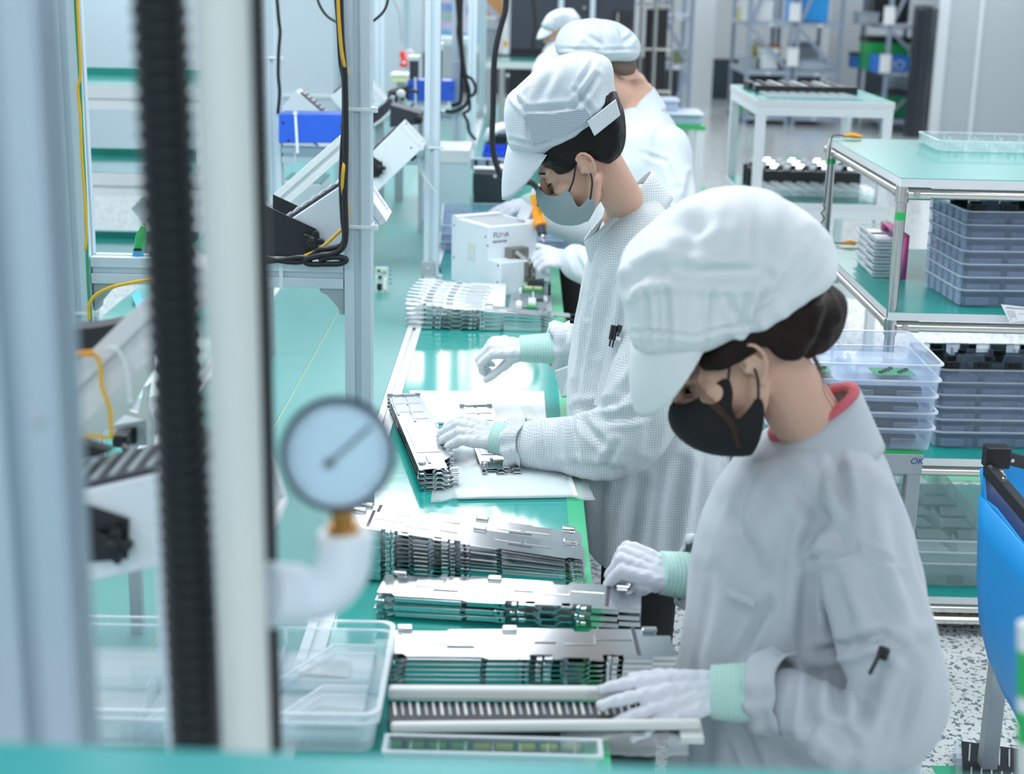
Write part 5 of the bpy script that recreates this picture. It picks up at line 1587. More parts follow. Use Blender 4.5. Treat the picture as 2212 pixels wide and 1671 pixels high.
def wave_template():
    """bracket seen along its length: pressed tiles on top, wavy folded near end"""
    root = thing('steel_bracket', 'x', 'bracket', (0, 0, 0))
    L, W, t = BL, 0.085, 0.0012
    out = [(0.015, 0), (0.97 * L, 0), (L, 0.012), (L, W - 0.014), (0.95 * L, W), (0.74 * L, W), (0.73 * L, W + 0.012), (0.60 * L, W + 0.012), (0.59 * L, W), (0.08, W), (0.06, W - 0.02), (0.02, W - 0.02)]
    mb = MB(); mb.prism([(x, -y) for x, y in out], 0, t); mb.build('plate', M['steel'], root, local=True)
    pts = [(0, 0), (0.008, 0), (0.016, -0.010), (0.03, -0.010), (0.038, 0.0), (0.048, 0.0), (0.056, -0.006), (0.066, -0.006), (0.074, 0), (0.088, 0)]
    for k, x0 in enumerate((0.0, 0.012)):
        mb = MB()
        n = len(pts)
        vs = []
        for dx in (0, 0.010):
            for dz in (0.0012, -0.001):
                vs += [(x0 + dx, -y, z + dz - 0.004 * (1 - k)) for y, z in pts]
        fs = []
        for i in range(n - 1):
            for a, b in ((0, 1), (2, 3), (0, 2), (1, 3)): fs.append((a * n + i, a * n + i + 1, b * n + i + 1, b * n + i))
        mb.add(vs, fs); mb.build('wavy_fold', M['steel'], root, local=True)
    for x, y, w_, d_ in ((0.92, 0.02, 0.05, 0.030), (0.92, 0.058, 0.05, 0.032), (0.80, 0.02, 0.05, 0.030), (0.80, 0.056, 0.05, 0.030), (0.69, 0.056, 0.036, 0.036), (0.38, 0.038, 0.15, 0.056)):
        mb = MB(); mb.box((x * L, -y, t + 0.0006), (w_, d_, 0.0014)); mb.build('pressed_pad', M['steel'], root, local=True, bevel=0.0006)
    for x, y, w_, d_ in ((0.96, 0.012, 0.018, 0.006), (0.87, 0.04, 0.012, 0.006), (0.86, 0.006, 0.03, 0.005), (0.75, 0.04, 0.03, 0.006), (0.735, 0.006, 0.02, 0.006), (0.63, 0.04, 0.012, 0.006), (0.14, 0.03, 0.04, 0.007)):
        mb = MB(); mb.box((x * L, -y, t + 0.0016), (w_, d_, 0.0012)); mb.build('raised_rib', M['steel'], root, local=True, bevel=0.0008)
    for i in range(7):
        mb = MB(); mb.box(((0.22 + 0.045 * i) * L, -W - 0.005, -0.001), (0.013, 0.012, 0.005)); mb.build('edge_tab', M['steel'], root, local=True, bevel=0.0016)
    for i in range(4):
        mb = MB(); mb.box(((0.26 + 0.05 * i) * L, -W + 0.008, t + 0.0002), (0.013, 0.008, 0.0006)); mb.build('slot', M['charcoal'], root, local=True)
    mb = MB(); mb.cyl((0.05, -0.012, t), (0.05, -0.012, 0.006), 0.009, 14); mb.build('boss', M['steel'], root, local=True, bevel=0.001)
    mb = MB(); mb.span((L - 0.004, -W + 0.004, 0), (L, -0.01, 0.006)); mb.build('end_lip', M['steel'], root, local=True)
    for y in (0.004, W - 0.008):
        mb = MB(); mb.box((L - 0.002, -y, 0.004), (0.008, 0.014, 0.008)); mb.build('ear', M['steel'], root, local=True, bevel=0.001)
    return root

def stack(tmpl, n, right, z_left, z_right, rot, dl, dr, lab, group, used, jitter=0.0015, L=BL, sx=1.0, sy=1.0):
    """n brackets; RIGHT: near right corner (x, y) of the lowest; dl / dr: pitch at the left and right end"""
    for i in range(n):
        zl, zr = z_left + dl * i, z_right + dr * i
        tilt = math.asin((zl - zr) / (L * sx))
        j = (random.random() - .5) * 2 * jitter
        d = Vector((math.cos(rot), math.sin(rot)))
        x0, y0 = right[0] - d.x * L * sx + j, right[1] - d.y * L * sx + 0.0012 * i + j
        o = tmpl if not used else dup(tmpl)
        if not used: used.append(1)
        o.location = (x0, y0, zl)
        o.rotation_euler = (0, tilt, rot)
        o.scale = (sx, sy, 1)
        o['label'] = lab % ordlab(n - 1 - i, n)
        o['group'] = group
tA, tAm, tB = bracket_template(), bracket_template(True), wave_template()
uA, uAm, uB = [], [], []
stack(tA, 11, (0.132, 2.665), 0.772, 0.772, R(-3), 0.0098, 0.0042, 'stamped steel bracket, %s in the fanned stack beside the white elbow', 'steel brackets in the front fanned stack', uA)
stack(tA, 4, (0.130, 2.80), 0.800, 0.774, R(-4), 0.0098, 0.0070, 'stamped steel bracket, %s in the rear fanned stack below the gauge', 'steel brackets in the rear fanned stack', uA)
stack(tA, 5, (0.103, 4.79), 0.772, 0.772, R(0.5), 0.0170, 0.0095, 'stamped steel bracket, %s of the stack before the white feeder', 'steel brackets by the feeder box', uA)
stack(tAm, 3, (0.232, 2.475), 0.776, 0.776, R(-5), 0.0135, 0.0125, 'bright steel bracket, %s of the short stack under the pinching glove', 'steel brackets in the short stack', uAm, sy=1.2)
stack(tAm, 5, (0.276, 2.262), 0.778, 0.778, R(2), 0.0082, 0.0082, 'bright steel bracket, %s of the stack behind the white-railed jig', 'steel brackets behind the jig', uAm, sy=1.25)
stack(tB, 4, (-0.338, 3.83), 0.774, 0.774, R(101.5), 0.0100, 0.0100, 'wavy-ended steel bracket, %s of the lengthwise stack right of the gauge', 'lengthwise steel brackets', uB, sx=1.32)
stack(tB, 2, (-0.150, 3.84), 0.774, 0.774, R(98), 0.0048, 0.0048, 'wavy-ended steel bracket under the flat glove on the paper, %s of two', 'steel brackets under the glove', uB, sx=1.12)
# slim connector strips fanned out in front of the feeder
def strip_template():
    root = thing('connector_strip', 'x', 'connector strip', (0, 0, 0))
    mb = MB(); mb.box((0.15, 0, 0.004), (0.21, 0.034, 0.003)); mb.build('strip', M['alu_white'], root, local=True, bevel=0.001)
    mb = MB(); mb.tube([(-0.005, 0.0, 0.010), (0.02, 0.0, 0.0095), (0.05, 0.0, 0.007)], [0.003, 0.0042, 0.0045], 8); mb.build('prong', M['white'], root, local=True, smooth=True)
    for i in range(4):
        mb = MB(); mb.box((0.07 + 0.034 * i, 0.004, 0.0085), (0.022, 0.014, 0.006)); mb.build('clip', M['film_clear'] if i % 2 else M['steel'], root, local=True, bevel=0.0012)
    mb = MB(); mb.box((0.215, 0, 0.0065), (0.06, 0.03, 0.002)); mb.build('film_end', M['film_clear'], root, local=True)
    return root
tS = strip_template()
for i in range(9):
    o = tS if i == 0 else dup(tS)
    p = at(884 + (0, 2, 4, 8, 12, 18, 24, 32, 42)[i], 656 - 6.2 * i, 4.95 + 0.05 * i)
    o.location = (p.x, 4.86 + 0.062 * i, 0.835 - 0.0015 * i - (0.02 if i > 6 else 0))
    o.rotation_euler = (0, R(3), R(-4))
    o['label'] = 'pale prong-ended connector strip, number %s from the front of the fan before the feeder' % ['one', 'two', 'three', 'four', 'five', 'six', 'seven', 'eight', 'nine'][i]
    o['group'] = 'connector strips fanned on the bracket stack'
mb = MB(); mb.span((-0.33, 4.93, BZ), (-0.05, 5.30, BZ + 0.055)); tag(mb.build('strip_carton', M['white'], bevel=0.003), 'low white carton carrying the fanned connector strips', 'carton')

# ------------------------------------------------------------------ paper pads and polythene
def sheet(name, lab, cat, pts, z, t, m, group=None):
    P = [onz(x, y, z) for x, y in pts]
    mb = MB(); mb.prism([(p.x, p.y) for p in P], z, z + t)
    return tag(mb.build(name, m, bevel=min(0.001, t / 3)), lab, cat, group)
sheet('paper_pad', 'white paper pad under the flat gloved hand of the second worker', 'paper', [(988, 1079), (1248, 1075), (1212, 962), (952, 958)], BZ + 0.001, 0.007, M['paper'])
sheet('paper_pad', 'white paper sheets lying behind the flat gloved hand, partly lifted', 'paper', [(908, 916), (1181, 914), (1175, 848), (884, 846)], BZ + 0.001, 0.004, M['paper'])
sheet('paper_sheet', 'top white sheet slewed on the rear paper pad', 'paper', [(905, 912), (1165, 909), (1142, 844), (868, 850)], BZ + 0.0056, 0.0008, M['paper'])
sheet('grey_card', 'small grey card on the rear paper sheets', 'card', [(1138, 912), (1168, 910), (1148, 876), (1124, 878)], BZ + 0.0066, 0.0008, M['offwhite'])
mb = MB()
Q = [onz(x, y, BZ + 0.010) for x, y in ((930, 1077), (1286, 1072), (1236, 960), (948, 955))]
N = 14
vs, fs = [], []
for i in range(N + 1):
    for j in range(N + 1):
        p = Q[0].lerp(Q[1], i / N).lerp(Q[3].lerp(Q[2], i / N), j / N)
        vs.append((p.x, p.y, p.z + 0.0022 * noise.noise(Vector((p.x * 30, p.y * 22, 1))) - (0.008 if i > 12 or i < 2 else 0)))
fs = [(i * (N + 1) + j, (i + 1) * (N + 1) + j, (i + 1) * (N + 1) + j + 1, i * (N + 1) + j + 1) for i in range(N) for j in range(N)]
mb.add(vs, fs); tag(solid(mb.build('polythene_bag', M['bag'], smooth='all'), 0.0005), 'thin clear polythene bag spread over the near paper pad', 'plastic bag')

# ------------------------------------------------------------------ white feeder box
def feeder():
    O = onz(1081, 641, BZ)
    a = R(34)
    T = Matrix.Translation(O) @ Matrix.Rotation(a, 4, 'Z')
    t = thing('screw_feeder', 'worn white metal screw feeder box with a stepped front', 'machine', O)
    mb = MB(); mb.span((0, 0, 0), (0.212, 0.085, 0.122), T); mb.build('step_block', M['white2'], t, bevel=0.003)
    mb = MB(); mb.span((0, 0.085, 0), (0.212, 0.34, 0.238), T); mb.build('housing', M['white2'], t, bevel=0.003)
    mb = MB(); mb.span((0.03, 0.11, 0.238), (0.19, 0.30, 0.2395), T); mb.build('lid_plate', mat('grey_lid', '#9fabb5', 0.5), t)
    mb = MB(); mb.span((0.0, 0.30, 0.238), (0.20, 0.336, 0.246), T); mb.build('lid_edge', M['white'], t, bevel=0.002)
    for x, y, z in ((0.0, 0.105, 0.2), (0.0, 0.32, 0.21), (0.0, 0.32, 0.09), (0.0, 0.09, 0.17), (0.0, 0.02, 0.11), (0.0, 0.02, 0.05)):
        mb = MB(); mb.cyl(T @ Vector((-0.001, y, z)), T @ Vector((0.0008, y, z)), 0.004, 8); mb.build('screw', M['black'], t)
    mb = MB(); mb.span((-0.0012, 0.17, 0.10), (0.0, 0.225, 0.165), T); h = mb.build('access_cover', M['offwhite'], t, bevel=0.001)
    # pick-up mechanism
    mb = MB(); mb.span((0.07, 0.045, 0.122), (0.15, 0.085, 0.160), T); mb.build('pickup_block', mat('nickel_grey', '#8d8a82', 0.4, 0.7), t, bevel=0.003)
    mb = MB(); mb.span((0.098, -0.004, 0.045), (0.148, 0.0, 0.118), T); k = mb.build('pickup_plate', mat('nickel_plate', '#94918a', 0.4, 0.7), t, bevel=0.002)
    for x in (0.108, 0.136):
        mb = MB(); mb.cyl(T @ Vector((x, -0.008, 0.07)), T @ Vector((x, -0.004, 0.07)), 0.006, 12); mb.build('bolt', M['chrome'], k)
    mb = MB(); mb.span((0.118, -0.005, 0.06), (0.123, -0.0035, 0.10), T); mb.build('slot', M['black'], k)
    mb = MB(); mb.bar(T @ Vector((0.09, 0.04, 0.15)), T @ Vector((0.125, -0.006, 0.112)), 0.012, 0.012); mb.build('guide_rail', M['chrome'], t)
    mb = MB(); mb.span((0.13, -0.012, 0.10), (0.158, 0.012, 0.128), T); mb.build('sensor', M['black'], t, bevel=0.002)
    # printed name
    def txt(s, size, x, z, m):
        o = lettering(s, size, m, t, T @ Matrix.Translation((x, 0.0842, z)) @ Matrix.Rotation(PI / 2, 4, 'X'))
        return o
    ink = mat('printing_ink', '#4b5560', 0.6)
    txt('FU', 0.026, 0.020, 0.198, ink); txt('M', 0.024, 0.052, 0.198, mat('red_ink', '#c49a9a', 0.6)); txt('A', 0.026, 0.070, 0.198, ink)
    for i in range(6):
        x = 0.018 + 0.0105 * i
        mb = MB()
        mb.span((x, 0.0838, 0.180), (x + 0.0075, 0.0848, 0.1815), T); mb.span((x, 0.0838, 0.184), (x + 0.0075, 0.0848, 0.1855), T)
        mb.span((x + 0.003, 0.0838, 0.178), (x + 0.0045, 0.0848, 0.187), T)
        if i % 2: mb.span((x, 0.0838, 0.178), (x + 0.0012, 0.0848, 0.187), T)
        mb.build('lettering', ink, t)
feeder()
# jig plate with a board in it
def jig_plate():
    P = [onz(x, y, BZ + 0.002) for x, y in ((1097, 682), (1195, 690), (1190, 632), (1104, 628))]
    t = thing('jig_plate', 'grey fixture plate holding a green circuit module, in front of the feeder', 'fixture', (P[0] + P[2]) / 2)
    mb = MB(); mb.prism([(p.x, p.y) for p in P], BZ, BZ + 0.010); mb.build('plate', M['greymetal'], t, bevel=0.0015)
    def at_(u, v): return P[0].lerp(P[1], u).lerp(P[3].lerp(P[2], u), v)
    def blk(name, u0, u1, v0, v1, z0, z1, m, bev=0.001):
        Q = [at_(u0, v0), at_(u1, v0), at_(u1, v1), at_(u0, v1)]
        mb = MB(); mb.prism([(p.x, p.y) for p in Q], BZ + z0, BZ + z1); return mb.build(name, m, t, bevel=bev)
    blk('board', 0.25, 0.85, 0.22, 0.78, 0.010, 0.018, M['alu_dark'])
    blk('green_module', 0.28, 0.80, 0.78, 0.95, 0.018, 0.030, M['pcb'])
    for u in (0.34, 0.57): blk('connector', u, u + 0.2, 0.80, 0.86, 0.030, 0.036, mat('cream_connector', '#d9d2a4', 0.5))
    blk('shield', 0.26, 0.82, 0.93, 1.12, 0.028, 0.050, M['charcoal'])
    blk('shield_tab', 0.18, 0.30, 1.0, 1.1, 0.035, 0.045, M['greymetal']); blk('shield_tab', 0.80, 0.92, 1.02, 1.1, 0.035, 0.043, M['greymetal'])
    blk('ribbon', 0.53, 0.58, 0.5, 0.8, 0.020, 0.022, M['white'])
    blk('flat_cable', 0.44, 0.62, 0.28, 0.46, 0.020, 0.030, M['white']); blk('port', 0.40, 0.64, 0.20, 0.28, 0.012, 0.022, M['pcb'])
    blk('recess', 0.30, 0.66, 0.06, 0.20, 0.0095, 0.0108, M['black']); blk('recess', 0.62, 0.80, 0.44, 0.56, 0.017, 0.0195, M['black'])
    blk('clamp', 0.16, 0.30, 0.18, 0.34, 0.010, 0.028, M['white'], 0.003); blk('clamp', 0.20, 0.28, 0.74, 0.86, 0.010, 0.03, M['white'], 0.003); blk('clamp', 0.80, 0.9, 0.5, 0.62, 0.010, 0.026, M['white'], 0.003)
    blk('black_pin', 0.92, 0.98, 0.8, 0.9, 0.010, 0.05, M['black'])
    blk('engraved_mark', 0.1, 0.18, 0.52, 0.6, 0.0095, 0.0106, M['alu_dark'])
jig_plate()
# waste tub on the bench edge
c = onz(1222, 640, 0.74)
t = thing('waste_tub', 'black round tub hung at the green bench edge by the second worker', 'tub', (0.215, 5.05, 0.60))
mb = MB(); mb.lathe([(0.040, 0.0), (0.052, 0.16), (0.058, 0.163), (0.058, 0.170), (0.049, 0.170), (0.037, 0.01)], 24, Matrix.Translation((0.215, 5.05, 0.585))); mb.build('tub', M['black'], t, smooth=True)
mb = MB(); mb.bar((0.10, 5.05, BZ + 0.006), (0.17, 5.05, BZ + 0.0), 0.05, 0.006); mb.build('hook_arm', M['greymetal'], t, bevel=0.002)

# ------------------------------------------------------------------ orange screwdriver
def driver():
    tip, top = at(1175, 522, 5.45), at(1160, 452, 5.55)
    d = (top - tip)
    L = d.length
    q = d.to_track_quat('Z', 'Y').to_matrix().to_4x4()
    T = Matrix.Translation(tip) @ q
    t = thing('electric_screwdriver', 'orange electric screwdriver with black collar pointing down beside the grey mask', 'screwdriver', tip)
    k = mpp(1175, 480, 5.5)
    mb = MB(); mb.lathe([(2 * k, 0), (2 * k, 14 * k)], 10, T); mb.build('bit', M['chrome'], t, smooth=True)
    mb = MB(); mb.lathe([(3 * k, 8 * k), (6 * k, 9 * k), (6 * k, 16 * k), (4 * k, 18 * k), (7 * k, 22 * k)], 16, T); mb.build('chuck', M['steel'], t, smooth=True)
    mb = MB(); mb.lathe([(7 * k, 17 * k), (9.5 * k, 19 * k), (10.5 * k, 40 * k), (9 * k, 42 * k)], 20, T); mb.build('collar', M['charcoal'], t, smooth=True)
    mb = MB(); mb.lathe([(9 * k, 38 * k), (14 * k, 41 * k), (15 * k, 52 * k), (13 * k, 58 * k), (14 * k, 76 * k), (11 * k, 100 * k), (10 * k, 120 * k), (6 * k, 124 * k)], 22, T); mb.build('body', M['orange'], t, smooth=True)
driver()

# ------------------------------------------------------------------ trays
def tray_template(name, w, d, h, nx, ny, m, boards=0, wall=0.0014, bump=0, divh=0.85, board_mat=None, tabs=0):
    """thin formed plastic tray: flanged shell with tapered sides, compartment walls, what lies in it"""
    root = thing(name, 'x', 'tray', (0, 0, 0))
    r = min(w, d) * 0.07
    ring = lambda ww, dd, z, rr: [(x, y, z) for x, y in rrect(ww, dd, rr, 4)]
    tp, lip = 0.010, 0.005
    mb = MB()
    mb.loft([ring(w - 2 * tp, d - 2 * tp, 0, r), ring(w - 2 * lip, d - 2 * lip, h - 0.004, r), ring(w, d, h - 0.003, r), ring(w, d, h, r),
             ring(w - 2 * lip - 2 * wall, d - 2 * lip - 2 * wall, h, r), ring(w - 2 * tp - 2 * wall, d - 2 * tp - 2 * wall, wall, r)])
    mb.build('shell', m, root, local=True, smooth=True)
    mb = MB()
    mb.loft([ring(w + 0.001, d + 0.001, h - 0.0035, r), ring(w + 0.001, d + 0.001, h + 0.0006, r), ring(w - 2 * lip - 2 * wall, d - 2 * lip - 2 * wall, h + 0.0006, r)], True, False)
    mb.build('rim', M['film_rim'], root, local=True, smooth=True)
    for k, n, span, other in ((0, nx, w, d), (1, ny, d, w)):
        for i in range(1, n):
            c = -span / 2 + span * i / n
            o = other / 2 - 0.014
            pts = [(-o, 0.001), (o, 0.001), (o, h * divh)]
            mm = 3
            for j in range(mm):
                u0 = o - 2 * o * (j + 0.30) / mm
                u1 = o - 2 * o * (j + 0.70) / mm
                pts += [(u0 + 0.008, h * divh), (u0, h * 0.45), (u1, h * 0.45), (u1 - 0.008, h * divh)]
            pts += [(-o, h * divh)]
            T = Matrix.Translation((c, 0, 0)) @ Matrix(((0, 0, 1, 0), (1, 0, 0, 0), (0, 1, 0, 0), (0, 0, 0, 1))) if k == 0 else Matrix.Translation((0, c, 0)) @ Matrix(((1, 0, 0, 0), (0, 0, 1, 0), (0, 1, 0, 0), (0, 0, 0, 1)))
            mb = MB(); mb.prism(pts, -wall / 2, wall / 2, T); mb.build('divider', m, root, local=True)
    for i in range(tabs):
        x = -w / 2 + w * (i + 0.5) / tabs
        mb = MB(); mb.span((x - w / tabs * 0.3, -d / 2 + 0.003, h * 0.12), (x + w / tabs * 0.3, -d / 2 + 0.0085, h * 0.55)); mb.build('moulded_pocket', m, root, local=True, bevel=0.002)
        y = -d / 2 + d * (i + 0.5) / tabs
        mb = MB(); mb.span((-w / 2 + 0.003, y - d / tabs * 0.3, h * 0.1), (-w / 2 + 0.009, y + d / tabs * 0.3, h * 0.9)); mb.build('moulded_pocket', m, root, local=True, bevel=0.002)
    for i in range(bump):
        x = -w / 2 + w * (i + 0.5) / bump
        mb = MB(); mb.ball((x, -d / 2 + 0.02, h), (0.012, 0.01, 0.008), 10, 6); mb.build('moulded_knob', m, root, local=True, smooth='all')
    if boards:
        bx, by = boards
        for i in range(bx):
            for j in range(by):
                cx, cy = -w / 2 + w * (i + 0.5) / bx, -d / 2 + d * (j + 0.5) / by
                mb = MB(); mb.box((cx, cy, h * 0.32), (w / bx * 0.82, d / by * 0.72, h * 0.42)); b_ = mb.build('circuit_board', board_mat or M['pcb_dark'], root, local=True)
    return root
def pile(tmpl, n, base, rot, pitch, lab, group, used):
    for i in range(n):
        o = tmpl if not used else dup(tmpl)
        used.append(1)
        o.location = (base[0] + random.uniform(-.002, .002), base[1] + random.uniform(-.002, .002), base[2] + pitch * i)
        o.rotation_euler = (0, 0, rot + random.uniform(-.006, .006))
        o['label'] = lab % ordlab(n - 1 - i, n)
        o['group'] = group
# blue trays in front of the third worker
tb = tray_template('blister_tray', 0.30, 0.62, 0.042, 2, 4, M['film_blue'], bump=0, tabs=5)
pile(tb, 3, (-0.195, 6.52, BZ + 0.001), R(2), 0.034, 'bluish clear blister tray left behind the feeder, %s of three', 'blue trays on the left', [])
tb = tray_template('blister_tray', 0.36, 0.60, 0.045, 3, 3, M['film_blue'], bump=4)
pile(tb, 3, (0.10, 6.38, BZ + 0.001), R(-3), 0.034, 'bluish clear blister tray under the orange screwdriver, %s of three', 'blue trays under the screwdriver', [])
# big clear tray at the bottom left
tb = tray_template('clear_tray', 0.54, 0.335, 0.050, 3, 2, M['film_clear'], tabs=4, wall=0.002)
for x0, y0, x1, y1 in ((0.10, -0.15, 0.17, -0.02), (0.10, 0.0, 0.17, 0.13), (-0.08, -0.15, -0.02, -0.02), (-0.08, 0.0, -0.02, 0.13)):
    mb = MB(); mb.prism([(x0, y0), (0.24 if x0 > 0 else 0.07, y0), (0.24 if x0 > 0 else 0.07, y1), (x1, y1)], 0.004, 0.022); mb.build('moulded_step', M['film_clear'], tb, local=True, bevel=0.003)
    for a_, b_ in (((x0, y0, 0.022), (x1, y1, 0.022)), ((x1, y1, 0.022), (0.24 if x0 > 0 else 0.07, y1, 0.022))):
        mb = MB(); mb.bar(a_, b_, 0.004, 0.003); mb.build('edge_ridge', M['film_rim'], tb, local=True)
pile(tb, 2, (-0.462, 2.180, BZ + 0.007), R(0.5), 0.016, 'large clear compartment tray at the bottom left behind the hoses, %s of two', 'large clear trays', [])
for nm, px in (('steel_part', (690, 1440)), ('steel_part', (700, 1545))):
    p = onz(*px, BZ + 0.035)
    mb = MB(); mb.prism([(-.045, -.025), (.05, -.025), (.05, .03), (-.01, .03)], 0, 0.002, Matrix.Translation((p.x, p.y, BZ + 0.034)) @ Matrix.Rotation(R(4), 4, 'Y'))
    tag(mb.build(nm, M['steel']), 'flat trapezoid steel part lying in the %s compartment of the large clear tray' % ('rear' if px[1] < 1500 else 'front'), 'steel part')
# jig with two white rails
def railed_jig():
    A0, A1 = onz(843, 1570, 0.792), onz(1514, 1563, 0.792)
    B0, B1 = onz(838, 1494, 0.800), onz(1498, 1497, 0.800)
    t = thing('slotted_jig', 'long black slotted jig between two white rails, under the nearest glove', 'fixture', ((A0.x + A1.x) / 2, 2.12, BZ))
    for a, b, w_, h in ((A0, A1, 0.016, 0.016), (B0, B1, 0.020, 0.020)):
        mb = MB(); mb.bar(a, b, w_, h); mb.build('rail', mat('cream_rail', '#d7deda', 0.4), t, bevel=0.006, seg=3)
    a, b, c, d = A0 + Vector((0, 0.006, -0.004)), A1 + Vector((-0.01, 0.006, -0.004)), B1 + Vector((-0.01, -0.006, -0.012)), B0 + Vector((0, -0.006, -0.012))
    mb = MB(); mb.loft([[a, b, c, d], [p - Vector((0, 0, 0.018)) for p in (a, b, c, d)]]); mb.build('slotted_bed', mat('grey_black_bed', '#33363c', 0.5), t)
    base = None
    for i in range(38):
        u = 0.02 + 0.96 * i / 37
        p, q = a.lerp(b, u), d.lerp(c, u)
        mb = MB(); mb.bar(p.lerp(q, 0.42) + Vector((0, 0, 0.0012)), p.lerp(q, 0.92) + Vector((0, 0, 0.0012)), 0.0032 if i % 3 else 0.0042, 0.0016)
        mb.build('slot_mark', M['offwhite'] if i % 3 != 1 else M['greymetal'], t)
    mb = MB(); mb.box((B1.x - 0.012, (A1.y + B1.y) / 2 - 0.02, 0.778), (0.035, 0.10, 0.012)); mb.build('end_plate', M['offwhite'], t, bevel=0.002)
    for u in (0.05, 0.95):
        p = a.lerp(b, u).lerp(d.lerp(c, u), 0.5)
        mb = MB(); mb.span((p.x - .01, p.y - .03, BZ), (p.x + .01, p.y + .03, p.z - 0.017)); mb.build('foot', M['greymetal'], t)
railed_jig()
tb = tray_template('clear_blister', 0.32, 0.055, 0.030, 8, 1, M['film_clear'], bump=0, tabs=8, wall=0.0016)
tb.location = (-0.025, 2.012, BZ + 0.001); tb['label'] = 'low clear blister pack in front of the white-railed jig'
for i in range(9):
    p = onz(850 + 48 * i, 1590 - i * 0.5, BZ + 0.016)
    if p.x > 0.10: break
    mb = MB(); mb.box((0, 0, 0), (0.026, 0.012, 0.010), Matrix.Translation((p.x, 2.055, BZ + 0.006)))
    tag(mb.build('small_component', M['pcb'] if i < 4 else mat('olive_part', '#98a25a', 0.5), bevel=0.002), '%s component under the front jig rail, %s from the left end of the row' % ('small green' if i < 4 else 'small olive', ['first', 'second', 'third', 'fourth', 'fifth', 'sixth', 'seventh', 'eighth', 'ninth'][i]), 'component', 'components under the jig rail')
# bubble bag hanging at the bench edge
def bubble_bag():
    mb = MB()
    c0 = Vector((0.17, 2.075, 0.765))
    rings = []
    for i in range(14):
        t = i / 13
        x = 0.075 + 0.19 * t
        rr = 0.010 + 0.006 * math.sin(t * PI) + 0.002 * math.sin(t * 40)
        rings.append([(x, 2.072 + 0.028 * math.cos(a), 0.768 + rr * math.sin(a) * (1 + 0.15 * math.sin(5 * a + 9 * t))) for a in [2 * PI * j / 18 for j in range(18)]])
    mb.loft(rings)
    return tag(mb.build('bubble_wrap', M['bag'], smooth='all'), 'crumpled clear bubble wrap under the right end of the jig', 'bubble wrap')
bubble_bag()
# circuit module standing behind the middle post
P = onz(822, 630, BZ + 0.006)
t = thing('circuit_module', 'small pale green circuit module standing on the centre boards behind the middle post', 'circuit module', P)
mb = MB(); mb.box((P.x + 0.005, P.y, P.z + 0.045), (0.045, 0.012, 0.09)); mb.build('board', mat('pale_pcb', '#bfd9cc', 0.5, mottle=0.4, mscale=90), t)
for i, (dx, dz, w_, h, m) in enumerate(((-0.008, 0.02, 0.016, 0.022, M['black']), (0.012, 0.03, 0.010, 0.04, M['white']), (-0.006, 0.055, 0.012, 0.010, M['charcoal']), (0.010, 0.075, 0.016, 0.008, M['steel']), (-0.010, 0.078, 0.010, 0.006, M['charcoal']))):
    mb = MB(); mb.box((P.x + 0.005 + dx, P.y - 0.009, P.z + dz), (w_, 0.008, h)); mb.build('component', m, t, bevel=0.001)
for i in range(4):
    mb = MB(); mb.box((P.x + 0.034, P.y + 0.01, P.z + 0.03 + 0.016 * i), (0.012, 0.014, 0.007)); mb.build('pin_tab', M['steel'], t)

# made-up black box filling the dark area below the jig
t = thing('dark_filler_box', 'added black box filling the dark area under the bench edge, seen below the jig', 'bin', (0.225, 2.85, 0))
mb = MB(); mb.loft([[(x + 0.225, y + 2.85, 0) for x, y in rrect(0.11, 0.28, 0.02)], [(x + 0.225, y + 2.85, 0.52) for x, y in rrect(0.13, 0.32, 0.02)], [(x + 0.225, y + 2.85, 0.52) for x, y in rrect(0.12, 0.31, 0.02)], [(x + 0.225, y + 2.85, 0.03) for x, y in rrect(0.10, 0.27, 0.02)]]); mb.build('tub', M['black'], t, smooth=True)
mb = MB(); mb.loft([[(x + 0.225, y + 2.85, 0.51) for x, y in rrect(0.14, 0.33, 0.02)], [(x + 0.225, y + 2.85, 0.525) for x, y in rrect(0.14, 0.33, 0.02)]]); mb.build('rim', M['blackmetal'], t)
